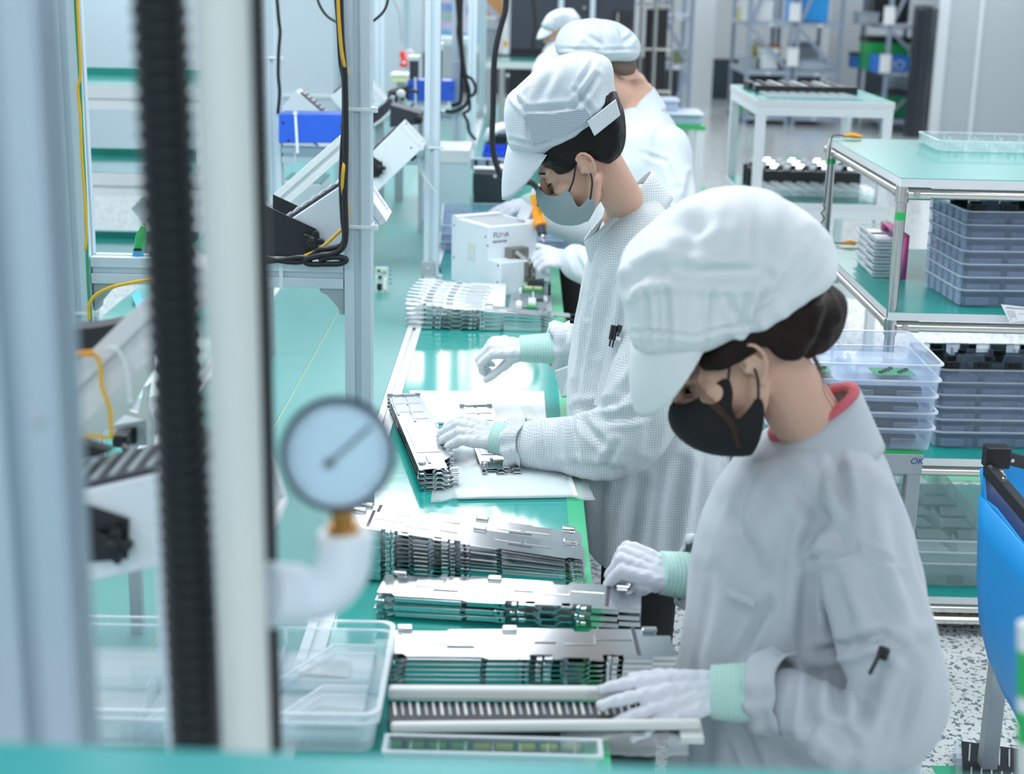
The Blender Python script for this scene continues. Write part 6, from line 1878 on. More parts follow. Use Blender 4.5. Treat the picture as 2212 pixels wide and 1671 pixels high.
# ------------------------------------------------------------------ chrome pipe trolley with trays
def trolley():
    Y = 4.2
    zt = at(1942, 383, Y).z
    zs = [zt, at(1942, 672, Y).z, at(1990, 985, Y).z, at(2080, 1285, Y).z]
    x0, x1, y1 = at(1942, 500, Y).x - 0.005, 2.35, 5.22
    x0 = 1.045
    t = thing('pipe_trolley', 'tall chrome pipe trolley with four teal-topped shelves on the right', 'trolley', ((x0 + x1) / 2, (Y + y1) / 2, 0))
    rr = 0.0145
    posts = [(x0, Y + 0.01), (x0, y1), (x1, Y + 0.01), (x1, y1)]
    for i, (x, y) in enumerate(posts):
        mb = MB(); mb.cyl((x, y, 0.06), (x, y, zt - 0.02), rr, 20); p = mb.build('post', M['chrome'], t, smooth=True)
        if i < 2:
            z = at(1945, 467, Y).z if i == 0 else zt - 0.075
            mb = MB(); mb.cyl((x, y, z - 0.011), (x, y, z + 0.011), rr + 0.0008, 20); mb.build('green_tape_band', M['tape_dark'], p, smooth=True)
        mb = MB(); mb.cyl((x, y - 0.012, 0.035), (x, y + 0.012, 0.035), 0.035, 18); mb.build('castor', M['black'], t, smooth=True)
    for z in zs:
        mb = MB(); mb.span((x0 - 0.012, Y - 0.012, z - 0.024), (x1 + .01, y1 + .01, z - 0.0015)); s = mb.build('shelf_board', M['alu_white'], t)
        mb = MB(); mb.span((x0 - 0.012, Y - 0.012, z - 0.0015), (x1 + .01, y1 + .01, z)); mb.build('teal_mat', M['shelf_teal'], s)
        zp = z - 0.045
        for a, b in (((x0, Y + .01, zp), (x1, Y + .01, zp)), ((x0, y1, zp), (x1, y1, zp)), ((x0, Y + .01, zp), (x0, y1, zp)), ((x1, Y + .01, zp), (x1, y1, zp))):
            mb = MB(); mb.cyl(a, b, rr, 16); mb.build('rail', M['chrome'], t, smooth=True)
        for x, y in posts[:2]:
            mb = MB()
            mb.cyl((x, y, zp - 0.024), (x, y, zp + 0.024), rr + 0.004, 18)
            mb.cyl((x + 0.012, y, zp), (x + 0.078, y, zp), rr + 0.003, 16)
            j = mb.build('pipe_joint', M['chrome'], t, smooth=True, bevel=0.0015)
            mb = MB(); mb.cyl((x + 0.036, y - rr - 0.002, zp), (x + 0.036, y - rr - 0.008, zp), 0.010, 14); mb.cyl((x + 0.036, y - rr - 0.006, zp), (x + 0.036, y - rr - 0.011, zp), 0.005, 10); mb.build('joint_bolt', M['chrome'], j, smooth=True)
            mb = MB(); mb.cyl((x, y + 0.012, zp), (x, y + 0.06, zp), rr + 0.003, 16); mb.build('pipe_joint', M['chrome'], t, smooth=True)
    zl = 0.05
    mb = MB(); mb.cyl((x0, Y + .01, zl), (x1, Y + .01, zl), rr, 16); mb.build('rail', M['chrome'], t, smooth=True)
    # grounding clips
    for i, (px, py, z, lab) in enumerate(((1842, 295, zs[0], 'yellow clip on a coiled dark lead at the back corner of the trolley top'), (1836, 527, zs[1], 'yellow clip at the back edge of the second trolley shelf'))):
        c = onz(px, py, z + 0.008)
        g = thing('grounding_clip', lab, 'clip', c)
        mb = MB(); mb.tube([c + Vector((-0.03, 0, 0.002)), c + Vector((0, 0, 0.006)), c + Vector((0.03, -0.004, 0.0))], [0.005, 0.0085, 0.006], 10); mb.build('jaw', M['orange'], g, smooth='all')
        mb = MB()
        if i == 0:
            pts = [c + Vector((-0.03, 0, 0.002)), c + Vector((-0.06, -.01, 0.004)), Vector((x0 - 0.018, y1 - 0.06, z - 0.01)), Vector((x0 - 0.02, y1 - 0.05, z - 0.2))]
            for k in range(40):
                pts.append(Vector((x0 - 0.024 + 0.006 * math.sin(k * 1.6), y1 - 0.05 + 0.006 * math.cos(k * 1.6), z - 0.22 - 0.009 * k)))
        else:
            pts = [c + Vector((-0.03, 0, 0.002)), c + Vector((-0.06, 0.01, 0.0)), c + Vector((-0.085, 0.03, -0.02))]
        mb.tube(spline(pts, 3), 0.0022, 6); mb.build('lead', M['black'], g, smooth='all')
    # hung paper form
    a = at(2163, 657, Y - 0.03)
    P = [at(x, y, Y - 0.03) for x, y in ((2162, 657), (2230, 664), (2226, 690), (2182, 697))]
    f = thing('paper_form', 'white printed form stuck over the edge of the second trolley shelf', 'paper', P[3])
    mb = MB(); mb.add(P + [p + Vector((0, 0.0006, 0)) for p in P], [(0, 1, 2, 3), (4, 5, 6, 7), (0, 1, 5, 4), (1, 2, 6, 5), (2, 3, 7, 6), (3, 0, 4, 7)]); mb.build('sheet', M['paper'], f)
    for u, v, u2, v2 in ((0.12, 0.12, 0.95, 0.2), (0.1, 0.34, 0.34, 0.37), (0.1, 0.36, 0.12, 0.9), (0.34, 0.36, 0.36, 0.9), (0.16, 0.45, 0.3, 0.5), (0.16, 0.65, 0.3, 0.7), (0.1, 0.58, 0.36, 0.6), (0.5, 0.5, 0.8, 0.53)):
        q = lambda uu, vv: P[0].lerp(P[1], uu).lerp(P[3].lerp(P[2], uu), vv) + Vector((0, -0.0006, 0))
        mb = MB(); mb.add([q(u, v), q(u2, v), q(u2, v2), q(u, v2)], [(0, 1, 2, 3)]); mb.build('printed_line', M['greymetal'], f)
    # clear flat tray on the top
    tt = tray_template('clear_blister', 0.50, 0.30, 0.035, 6, 2, M['film_teal'], tabs=6)
    p = onz(2010, 325, zt)
    tt.location = (p.x + 0.335 - 0.07, p.y + 0.10, zt + 0.001); tt['label'] = 'flat clear blister tray lying on top of the chrome trolley'
    tt.rotation_euler = (0, 0, R(-1))
    # stacks on the second and third shelves
    tb = tray_template('blister_tray', 0.66, 0.33, 0.050, 5, 3, M['film_blue'], boards=(5, 3), tabs=6, board_mat=M['board_grey'])
    for sh, z, px, rot, what in ((1, zs[1], 2061, 4.0, 'upper'), (2, zs[2], 2014, 2.0, 'middle')):
        n = 7 if sh == 1 else 6
        zz = z
        c = at(px, 640 if sh == 1 else 940, 4.27)
        o = None
        for i in range(n):
            o = tb if (sh == 1 and i == 0) else dup(tb)
            o.location = (c.x + 0.33 + random.uniform(-.003, .003), 4.27 + 0.165 + 0.02, z + 0.001 + i * 0.0375)
            o.rotation_euler = (0, 0, R(rot) + random.uniform(-.008, .008))
            o['label'] = 'bluish clear board tray, %s of the stack on the %s trolley shelf' % (ordlab(n - 1 - i, n), what)
            o['group'] = 'board trays on the %s trolley shelf' % what
        # connectors standing up in the topmost tray
        ztop = z + (n - 1) * 0.0375 + 0.02
        k = 0
        for iy in range(4):
            for ix in range(7):
                x, y = -0.28 + 0.093 * ix + 0.03 * (iy % 2), -0.11 + 0.075 * iy
                if x > 0.3: continue
                mb = MB(); mb.box((x, y, 0.043), (0.048, 0.012, 0.034)); e = mb.build('standing_board', M['pcb_dark'] if (ix + iy) % 3 else M['black'], o, local=True)
                mb = MB(); mb.box((x, y - 0.008, 0.052), (0.03, 0.006, 0.012)); mb.build('connector', M['black'], o, local=True)
        for iy in range(3):
            for ix in range(4):
                x, y = -0.21 + 0.14 * ix + 0.05 * (iy % 2), -0.07 + 0.07 * iy
                mb = MB(); mb.prism([(x - .05, 0), (x + .05, 0), (x + .038, .042), (x - .038, .042)], -0.001, 0.001, Matrix.Translation((0, y, 0.032)) @ Matrix.Rotation(PI / 2, 4, 'X')); mb.build('divider_fin', M['film_blue'], o, local=True)
    # small stack with a pink band
    c = onz(1893, 556, zs[1])
    tb2 = tray_template('clear_case', 0.11, 0.26, 0.020, 1, 2, M['film_clear'], boards=(1, 2), board_mat=M['steel'])
    n = 6
    for i in range(n):
        o = tb2 if i == 0 else dup(tb2)
        o.location = (1.14, 4.80, zs[1] + 0.001 + 0.022 * i)
        o['label'] = 'small clear parts case, %s of the pink-banded stack on the trolley' % ordlab(n - 1 - i, n)
        o['group'] = 'pink-banded clear cases'
    mb = MB()
    for p_, q_ in (((1.165, 4.662, zs[1] + .001), (1.192, 4.667, zs[1] + 0.139)), ((1.165, 4.662, zs[1] + 0.1345), (1.192, 4.938, zs[1] + 0.139)), ((1.165, 4.933, zs[1] + .001), (1.192, 4.938, zs[1] + 0.139))): mb.span(p_, q_)
    tag(mb.build('rubber_band', M['pink'], smooth='all'), 'broad pink rubber band round the small clear cases', 'rubber band')
    # large clear trays on the lowest shelf
    tb3 = tray_template('clear_tray', 0.50, 0.74, 0.075, 4, 7, M['film_teal'], tabs=4, divh=0.95)
    for i in range(3):
        o = tb3 if i == 0 else dup(tb3)
        o.location = (1.170 + 0.02, 4.245 + 0.38, zs[3] + 0.001 + 0.036 * i)
        o['label'] = 'large pale clear tray on the lowest trolley shelf, %s of three' % ordlab(2 - i, 3)
        o['group'] = 'large clear trays low on the trolley'
    # reflective parts lying in the topmost one
    for i in range(6):
        for j in range(4):
            mb = MB(); x, y = -0.19 + 0.125 * j + 0.03 * (i % 2) , -0.30 + 0.105 * i
            mb.prism([(x - .05, y - .04), (x + .05, y - .04), (x + .036, y + .036), (x - .036, y + .036)], 0.030, 0.034); mb.build('cell_lid', M['film_clear'], o, local=True)
    mb = MB(); mb.box((0.22, 0.34, 0.08), (0.03, 0.02, 0.012)); mb.build('red_tag', M['red'], o, local=True)
trolley()

# ------------------------------------------------------------------ grey stand with clear trays behind the nearest worker
def stand():
    Y = 3.6
    zt = at(1990, 980, Y).z
    xr = at(1995, 985, Y).x
    t = thing('steel_stand', 'grey scuffed steel stand marked OK carrying clear trays', 'stand', (xr - 0.2, Y + 0.2, 0))
    for x in (xr - 0.019, xr - 0.40):
        for y in (Y + 0.019, Y + 0.40):
            mb = MB(); mb.span((x - 0.0175, y - 0.0175, 0), (x + 0.0175, y + 0.0175, zt - 0.03)); mb.build('leg', M['greymetal'], t, bevel=0.003)
    for a, b in (((xr - 0.42, Y, zt - 0.055), (xr, Y + 0.038, zt)), ((xr - 0.42, Y + 0.38, zt - 0.055), (xr, Y + 0.42, zt)), ((xr - 0.038, Y + 0.038, zt - 0.055), (xr, Y + 0.38, zt)), ((xr - 0.42, Y + 0.038, zt - 0.055), (xr - 0.38, Y + 0.38, zt))):
        mb = MB(); mb.span(a, b); mb.build('frame_bar', M['greymetal'], t, bevel=0.003)
    mb = MB(); mb.span((xr - 0.42, Y, zt), (xr, Y + 0.42, zt + 0.006)); mb.build('green_top', M['tape_dark'], t)
    lettering('OK', 0.022, mat('pen_ink', '#2b3f9a', 0.5), t, Matrix.Translation((xr - 0.032, Y - 0.0006, zt - 0.026)) @ Matrix.Rotation(PI / 2, 4, 'X'), 0.0002, 0.2)
    tb = tray_template('clear_tray', 0.42, 0.37, 0.056, 2, 2, M['film_milk'], tabs=3, divh=0.9)
    top_only = []
    for i in range(2):
        mb = MB(); mb.box((-0.10 + 0.2 * i, -0.06, 0.018), (0.14, 0.15, 0.014)); top_only.append(mb.build('board_batch', M['pcb_dark'], tb, local=True))
    p = at(2026, 975, Y)
    n = 5
    for i in range(n):
        o = tb if i == 0 else dup(tb)
        o.location = (p.x - 0.21 + random.uniform(-.003, .003), Y + 0.185, zt + 0.007 + 0.0405 * i)
        o.rotation_euler = (0, 0, R(-1) + random.uniform(-.01, .01))
        o['label'] = 'milky clear tray, %s of the stack right behind the nearest worker\'s collar' % ordlab(n - 1 - i, n)
        o['group'] = 'milky trays on the grey stand'
    for ch in list(o.children):
        if ch.name.startswith('board_batch'): bpy.data.objects.remove(ch)
    z0 = zt + 0.007 + 0.0405 * 4
    for i, (dx, dy, rz) in enumerate(((-0.105, 0.10, 0.1), (-0.31, 0.11, -0.1))):
        b = thing('circuit_board', 'green circuit board lying in the top milky tray, %s compartment' % ('right-hand' if i == 0 else 'left-hand'), 'circuit board', (p.x + dx, Y + dy, z0 + 0.012), rz)
        mb = MB(); mb.box((0, 0, 0.001), (0.10, 0.07, 0.002)); mb.build('board', M['pcb'], b, local=True)
        for k in range(7):
            mb = MB(); mb.box((-0.035 + 0.012 * k, 0.012 * ((k * 5) % 4 - 1.5), 0.005), (0.010, 0.008, 0.006)); mb.build('chip', M['black'], b, local=True)
stand()

# ------------------------------------------------------------------ blue sheet bin, bottom right
def bin_():
    Y = 3.35
    t = thing('sheet_bin', 'bright blue sagging sheet bin on a black steel frame at the right edge', 'bin', (1.33, 3.6, 0))
    A, B_ = at(2130, 962, Y), at(2250, 1082, 3.02)
    mb = MB(); mb.bar(at(2133, 1010, Y), at(2245, 1142, 3.05), 0.022, 0.030); mb.build('frame_bar', M['blackmetal'], t, bevel=0.002)
    mb = MB(); mb.box(at(2152, 985, Y), (0.055, 0.04, 0.050)); mb.build('corner_cap', M['black'], t, bevel=0.003)
    mb = MB(); mb.bar(at(2150, 982, Y + 0.02), at(2260, 1010, Y + 0.10), 0.03, 0.03); mb.build('frame_bar', M['blackmetal'], t, bevel=0.002)
    for px, py, yy in ((2138, 1006, Y - 0.024), (2168, 1034, 3.24), (2186, 993, Y - 0.02)):
        c = at(px, py, yy); mb = MB(); mb.cyl(c, c + Vector((0, -0.006, 0)), 0.0045, 10); mb.build('rivet', M['chrome'], t)
    # hanging sheet: near panel following the bar, bellied
    pts = [((2116, 1066), (2262, 1240)), ((2113, 1150), (2262, 1330)), ((2111, 1250), (2264, 1430)), ((2116, 1340), (2266, 1520)), ((2135, 1420), (2268, 1600)), ((2165, 1490), (2268, 1660)), ((2200, 1550), (2268, 1700))]
    rows = []
    for i, (a, b) in enumerate(pts):
        row = []
        for j in range(9):
            u = j / 8
            x, y = a[0] + (b[0] - a[0]) * u, a[1] + (b[1] - a[1]) * u
            row.append(at(x, y, Y - 0.05 - 0.28 * u + 0.03 * math.sin(u * PI) * (i / 6)))
        rows.append(row)
    n = 9
    mb = MB(); mb.add([p for r in rows for p in r], [(i * n + j, i * n + j + 1, (i + 1) * n + j + 1, (i + 1) * n + j) for i in range(6) for j in range(8)])
    solid(mb.build('blue_sheet', M['skyblue'], t, smooth='all'), 0.004)
    P = [at(x, y, Y + 0.0) for x, y in ((2122, 1012), (2126, 1080), (2150, 1100), (2212, 1180), (2262, 1235))]
    Q = [at(x, y, Y + 0.02) for x, y in ((2128, 1012), (2150, 1040), (2180, 1060), (2225, 1110), (2262, 1150))]
    mb = MB(); mb.tube(P, 0.006, 8); mb.build('folded_edge', M['skyblue'], t, smooth='all')
    rows = [[p, q] for p, q in zip(P, Q)]
    mb = MB(); mb.add([p for r in rows for p in r], [(2 * i, 2 * i + 1, 2 * i + 3, 2 * i + 2) for i in range(4)]); solid(mb.build('back_sheet', M['navy'], t, smooth='all'), 0.004)
    P = [at(x, y, Y + 0.22) for x, y in ((2160, 1002), (2280, 1020), (2280, 1130), (2190, 1060))]
    mb = MB(); mb.add(P, [(0, 1, 2, 3)]); solid(mb.build('back_panel', M['skyblue'], t), 0.004)
    lx = at(2142, 1560, Y).x
    mb = MB(); mb.span((lx - 0.018, Y - 0.02, 0), (lx + 0.02, Y + 0.02, at(2140, 1300, Y).z)); mb.build('leg', M['greymetal'], t, bevel=0.002)
    # slotted black rack on a low shelf in front of it
    c = onz(2052, 1618, 0.05)
    s = thing('slotted_rack', 'black slotted component rack in a clear tray on the floor, bottom right', 'rack', (c.x + 0.16, c.y - 0.1, 0))
    T = Matrix.Translation((c.x + 0.155, c.y - 0.10, 0.0)) @ Matrix.Rotation(R(-14), 4, 'Z')
    mb = MB(); mb.span((-0.16, -0.14, 0.0), (0.16, 0.14, 0.035), T); mb.build('tray', M['film_milk'], s, bevel=0.004)
    mb = MB(); mb.span((-0.145, -0.125, 0.036), (0.145, 0.125, 0.044), T); mb.build('rack_plate', M['black'], s)
    for i in range(12):
        for j in range(2):
            mb = MB(); mb.bar((-0.13 + 0.0235 * i, -0.1 + 0.12 * j, 0.0455), (-0.125 + 0.0235 * i, -0.01 + 0.12 * j, 0.0455), 0.004, 0.004, M=T); mb.build('slot_rib', M['greymetal'], s)
bin_()
# out-of-focus green-and-white roll at the right edge
t = thing('roll_end', 'blurred green and white rolled packet at the very right edge', 'packet', at(2206, 1620, 1.3))
for k, (y0, y1, m) in enumerate(((1345, 1400, M['white']), (1400, 1500, M['tape_dark']), (1500, 1530, M['white']), (1530, 1600, M['tape_dark']), (1600, 1760, M['offwhite']))):
    mb = MB(); mb.cyl(at(2222, y0, 1.3), at(2222, y1, 1.3), 0.0105, 18); mb.build('band', m, t, smooth=True)

# ------------------------------------------------------------------ white two-tier table
def table():
    Y, zt = 7.2, at(1636, 214, 7.2).z
    x0, x1, y1 = 1.08, 1.715, 8.16
    t = thing('tiered_table', 'white-framed tiered table with teal tops in the right middle distance', 'table', ((x0 + x1) / 2, (Y + y1) / 2, 0))
    s = 0.046
    for i, (x, y) in enumerate(((x0, Y), (x1 - s, Y), (x0, y1 - s), (x1 - s, y1 - s))):
        mb = MB(); mb.span((x + .001, y + .001, 0), (x + s - .001, y + s - .001, zt - 0.04)); l_ = mb.build('leg', M['white'], t, bevel=0.002)
        if i == 3:
            z = zt - 0.145
            mb = MB(); mb.span((x - .001, y - .001, z), (x + s + .001, y + s + .001, z + 0.04)); mb.build('green_tape_band', M['tape_dark'], l_)
    for z, up in ((zt, 1), (at(1700, 437, Y).z, 0), (at(1860, 612, Y).z, 0)):
        for a, b in (((x0, Y, z - 0.075), (x1, Y + s, z - 0.033)), ((x0, y1 - s, z - 0.075), (x1, y1, z - 0.033)), ((x0, Y + s, z - 0.075), (x0 + s, y1 - s, z - 0.033)), ((x1 - s, Y + s, z - 0.075), (x1, y1 - s, z - 0.033))):
            mb = MB(); mb.span(a, b); mb.build('apron', M['white'], t, bevel=0.002)
        mb = MB(); mb.span((x0 - .003, Y - .003, z - 0.033), (x1 + .003, y1 + .003, z - 0.002)); b_ = mb.build('board', M['alu_white'], t, bevel=0.002)
        mb = MB(); mb.span((x0 + .004, Y + .004, z - 0.002), (x1 - .004, y1 - .004, z)); mb.build('teal_mat', M['shelf_teal'], b_)
    z2 = at(1700, 437, Y).z
    # black comb rack and clear trays on the top, connector rails below
    p = onz(1606, 186, zt)
    r_ = thing('black_comb_rack', 'long black comb rack on the top of the white tiered table', 'rack', (1.33, 7.75, zt))
    mb = MB(); mb.span((1.13, 7.62, zt + .001), (1.63, 7.66, zt + 0.035)); mb.build('front_wall', M['black'], r_)
    mb = MB(); mb.span((1.13, 7.66, zt + .001), (1.63, 8.05, zt + 0.008)); mb.build('base', M['charcoal'], r_)
    for i in range(8):
        mb = MB(); mb.bar((1.16 + 0.058 * i, 7.67, zt + 0.02), (1.14 + 0.058 * i, 8.04, zt + 0.02), 0.02, 0.026); mb.build('comb_bar', M['black'] if i % 2 else M['greymetal'], r_)
    mb = MB(); mb.box((1.14, 7.9, zt + 0.02), (0.04, 0.2, 0.03)); mb.build('end_block', M['blackmetal'], r_)
    r_ = thing('clear_strip_tray', 'clear ribbed strip tray in front of the black comb rack', 'tray', (1.35, 7.4, zt))
    mb = MB(); mb.span((1.14, 7.26, zt + .001), (1.58, 7.60, zt + 0.006)); mb.build('base', M['film_teal'], r_)
    for i in range(9):
        mb = MB(); mb.bar((1.17 + 0.048 * i, 7.28, zt + 0.009), (1.155 + 0.048 * i, 7.58, zt + 0.009), 0.022, 0.006); mb.build('rib', M['film_clear'], r_)
    for k in range(3):
        g = thing('connector_rail', 'black connector rail, %s of the row on the lower tier of the white table' % ('front', 'middle', 'back')[k], 'rail', (1.36, 7.58 + 0.13 * k, z2), group='black connector rails')
        y = 7.58 + 0.13 * k
        mb = MB(); mb.span((1.13, y, z2 + .001), (1.67, y + 0.05, z2 + 0.10)); mb.build('wall', M['black'], g)
        for i in range(8):
            mb = MB(); mb.bar((1.17 + 0.064 * i, y + 0.005, z2 + 0.108), (1.20 + 0.064 * i, y + 0.10, z2 + 0.118), 0.03, 0.014); mb.build('metal_lug', M['steel'] if i % 2 else M['greymetal'], g)
    for k in range(2):
        g = thing('clear_strip_tray', 'clear ribbed strip tray lying on the lower tier, %s of two' % ('upper', 'lower')[k], 'tray', (1.4, 7.38, z2))
        T = Matrix.Translation((0, 0, 0.026 * (1 - k)))
        mb = MB(); mb.span((1.15, 7.24, z2 + .001), (1.69, 7.54, z2 + 0.022), T); mb.build('base', M['film_teal'], g)
        for i in range(8):
            mb = MB(); mb.bar((1.18 + 0.065 * i, 7.26, z2 + 0.028), (1.165 + 0.065 * i, 7.52, z2 + 0.028), 0.036, 0.01, M=T); mb.build('rib', M['film_clear'], g, bevel=0.003)
table()
# clear-topped stand behind the third worker
def small_stand():
    Y = 9.0
    a, b = at(1424, 262, Y), at(1526, 282, Y)
    x1, z1 = at(1524, 280, Y).x, at(1500, 280, Y).z
    x0 = x1 - 0.46
    t = thing('low_stand', 'pale low stand with green-edged top behind the third worker', 'stand', ((x0 + x1) / 2, Y + 0.3, 0))
    for x in (x0 + .03, x1 - .03):
        for y in (Y + .03, Y + 0.5):
            mb = MB(); mb.span((x - .025, y - .025, 0), (x + .025, y + .025, z1)); mb.build('leg', M['white'], t)
    mb = MB(); mb.span((x0, Y, z1), (x1, Y + 0.55, z1 + 0.02)); mb.build('green_top', M['tape_dark'], t)
    mb = MB(); mb.span((x0, Y + .02, 0.12), (x1, Y + 0.5, 0.15)); mb.build('shelf', M['white'], t)
    for i in range(2):
        tb = thing('storage_box', 'blue-grey clear storage box on the low stand, %s' % ('lower one', 'upper one further back')[i], 'box', ((x0 + x1) / 2, Y + 0.3, z1 + 0.02))
        mb = MB(); mb.prism([(x, y) for x, y in rrect(0.44 - 0.1 * i, 0.4 - 0.1 * i, 0.05)], 0, 0.062, Matrix.Translation(((x0 + x1) / 2 - 0.08 * i, Y + 0.25 + 0.12 * i, z1 + 0.021 + 0.064 * i))); mb.build('box_body', mat('blue_grey_tub', '#9db2c8', 0.4), tb, bevel=0.006)
        mb = MB(); mb.prism([(x, y) for x, y in rrect(0.46 - 0.1 * i, 0.42 - 0.1 * i, 0.05)], 0.054, 0.063, Matrix.Translation(((x0 + x1) / 2 - 0.08 * i, Y + 0.25 + 0.12 * i, z1 + 0.021 + 0.064 * i))); mb.build('lid', mat('blue_grey_lid', '#b4c4d4', 0.35), tb, bevel=0.003)
small_stand()
# ------------------------------------------------------------------ far background
def pbox(name, lab, cat, r, Y, D, m, group=None, bevel=0.006, lid=None, to=None):
    """box whose front spans the pixel rectangle R = (x0, y0, x1, y1) on plane Y"""
    a, b = at(r[0], r[3], Y), at(r[2], r[1], Y)
    t = thing(name, lab, cat, ((a.x + b.x) / 2, Y + D / 2, a.z), group=group)
    mb = MB(); mb.span((a.x, Y, a.z), (b.x, Y + D, b.z)); mb.build('body', m, t, bevel=bevel)
    if to is not None: support(t, (a.x + b.x) / 2, Y + D / 2, to, a.z, min(b.x - a.x, D) * 0.5)
    if lid:
        h = (b.z - a.z) * 0.16
        mb = MB(); mb.span((a.x - .008, Y - .008, b.z - h), (b.x + .008, Y + D + .008, b.z + 0.006)); mb.build('lid', lid, t, bevel=0.004)
    return t

def rack(lab, xs, Y, D, zshelves, px_scale=None, ztop=2.7, back=True):
    """slotted-angle rack: corner posts, shelves, diagonal braces in front"""
    x0, x1 = xs
    t = thing('storage_rack', lab, 'rack', ((x0 + x1) / 2, Y + D / 2, 0))
    s = 0.05
    for x in (x0, x1 - s):
        for y in (Y, Y + D - s):
            mb = MB(); mb.span((x, y, 0), (x + s, y + s, ztop)); mb.build('post', M['rackgrey'], t)
    for z in zshelves:
        mb = MB(); mb.span((x0 + .002, Y + .004, z - 0.055), (x1 - .002, Y + D - .004, z)); s_ = mb.build('shelf', mat('rack_shelf', '#9fb0bf', 0.5) if 'rack_shelf' not in bpy.data.materials else bpy.data.materials['rack_shelf'], t)
        c = ((x0 + x1) / 2, Y, z - 0.03)
        mb = MB(); mb.box((c[0], Y - 0.003, c[2]), (0.07, 0.006, 0.035)); mb.build('shelf_tag', M['white'], s_)
    zs = [0.1] + list(zshelves) + [ztop]
    zs = sorted(set(round(z, 3) for z in zs))
    up = True
    for a, b in zip(zs, zs[1:]):
        if b - a < 0.25: continue
        p, q = ((x0 + s, Y + 0.0, a + 0.02), (x1 - s, Y + 0.0, b - 0.08))
        if not up: p, q = (p[0], p[1], q[2]), (q[0], q[1], p[2])
        mb = MB(); mb.bar(p, q, 0.008, 0.045); mb.build('brace', M['rackgrey'], t)
        up = not up
    return t
Yr = 20.3
rx = [onz(1601, 268, 0).x * Yr / 20.331, 3.46, 3.49, 4.12]
zA, zB, zC = at(1650, 48, Yr).z, at(1650, 153, Yr).z, at(1650, 250, Yr).z
rack('blue-grey storage rack at the back, left bay, under white boxes', (2.86, 3.46), Yr, 1.6, [zC, zB, zA])
rack('blue-grey storage rack at the back, right bay, with the sky-blue box', (3.49, 4.10), Yr, 1.6, [zC, zB, zA])
Yr2 = 19.6
zA2, zB2, zC2 = at(1930, 54, Yr2).z, at(1930, 155, Yr2).z, at(1930, 258, Yr2).z
xq = at(1903, 250, Yr2).x
rack('blue-grey storage rack at the back behind the wrapped column, holding the green box', (xq, xq + 0.62), Yr2, 1.6, [zC2, zB2, zA2])
# what stands on the racks
pbox('storage_box', 'white lidded box on the top shelf of the left back rack', 'box', (1608, 4, 1672, 46), Yr + .1, 0.4, M['white'], lid=M['white'])
pbox('storage_box', 'yellowish jug-like box beside the white lidded box', 'box', (1596, 10, 1612, 46), Yr + .8, 0.3, mat('straw', '#c9c88f', 0.5), lid=M['offwhite'])
pbox('storage_box', 'sky-blue carton on the top shelf of the right bay', 'box', (1708, -14, 1793, 46), Yr + .15, 0.5, M['skyblue'], lid=None)
pbox('storage_box', 'white corrugated box on the middle shelf, left bay', 'box', (1644, 106, 1682, 150), Yr + .1, 0.4, mat('pale_box', '#d5e2e6', 0.5), lid=M['white'])
pbox('storage_box', 'straw-yellow box on the middle shelf, left bay', 'box', (1622, 90, 1650, 147), Yr + .7, 0.3, mat('straw2', '#c4c58a', 0.5), lid=M['offwhite'])
pbox('storage_box', 'brown carton top behind the white corrugated box', 'box', (1658, 98, 1686, 146), Yr + .9, 0.3, mat('carton_brown', '#8a6a34', 0.7), lid=M['orange'])
pbox('storage_box', 'low grey tub on the middle shelf, left bay', 'box', (1604, 125, 1636, 150), Yr + .3, 0.4, mat('grey_tub', '#a9b5b6', 0.5), lid=M['greymetal'])
pbox('storage_box', 'wide pale blue-grey tub on the middle shelf of the right bay', 'box', (1716, 130, 1786, 152), Yr + .1, 0.4, mat('tub_blue', '#aebccc', 0.5), lid=M['rackgrey'])
pbox('storage_box', 'greyish tub behind on the middle shelf of the right bay', 'box', (1710, 94, 1770, 147), Yr + .7, 0.4, mat('tub_blue2', '#b3bfc9', 0.5), lid=M['rackgrey'])
pbox('storage_box', 'black crate on the low shelf of the left bay', 'box', (1616, 160, 1682, 248), Yr + .3, 0.5, M['black'], lid=M['charcoal'])
pbox('storage_box', 'bright green crate at the foot of the left bay', 'box', (1590, 212, 1636, 246), Yr + .1, 0.5, M['tape_dark'], lid=M['tape'])
pbox('storage_box', 'sky-blue crate at the foot of the right bay', 'box', (1700, 228, 1782, 252), Yr + .1, 0.5, M['skyblue'], lid=M['white'])
t = pbox('storage_box', 'green display carton on the middle shelf of the back right rack', 'box', (1870, 82, 1967, 151), Yr2 + .5, 0.5, M['tape_dark'], lid=M['black'])
t = pbox('storage_box', 'blue carton lettered in white in front of the green carton', 'box', (1888, 121, 1968, 155), Yr2 + .06, 0.35, mat('royal_blue', '#2f7fe0', 0.5))
p = at(1918, 149, Yr2 + 0.05)
lettering('2O H', 0.16, M['white'], t, Matrix.Translation((p.x, Yr2 + 0.055, p.z)) @ Matrix.Rotation(PI / 2, 4, 'X'), 0.001)
pbox('storage_box', 'small blue box left of the green carton', 'box', (1842, 115, 1862, 147), Yr2 + 1.0, 0.3, mat('royal_blue2', '#2f7fe0', 0.5), lid=M['charcoal'])
pbox('storage_box', 'grey tub on the upper shelf of the back right rack', 'box', (1856, 28, 1900, 52), Yr2 + .6, 0.4, M['greymetal'], lid=M['rackgrey'])
pbox('storage_box', 'black appliance on the upper shelf of the back right rack', 'box', (1885, -10, 1965, 50), Yr2 + .9, 0.4, M['black'], lid=M['charcoal'])
pbox('storage_box', 'green crate at the foot of the back right rack', 'box', (1905, 198, 1962, 254), Yr2 + .1, 0.5, mat('deep_green', '#1f8a5a', 0.5), lid=M['charcoal'])
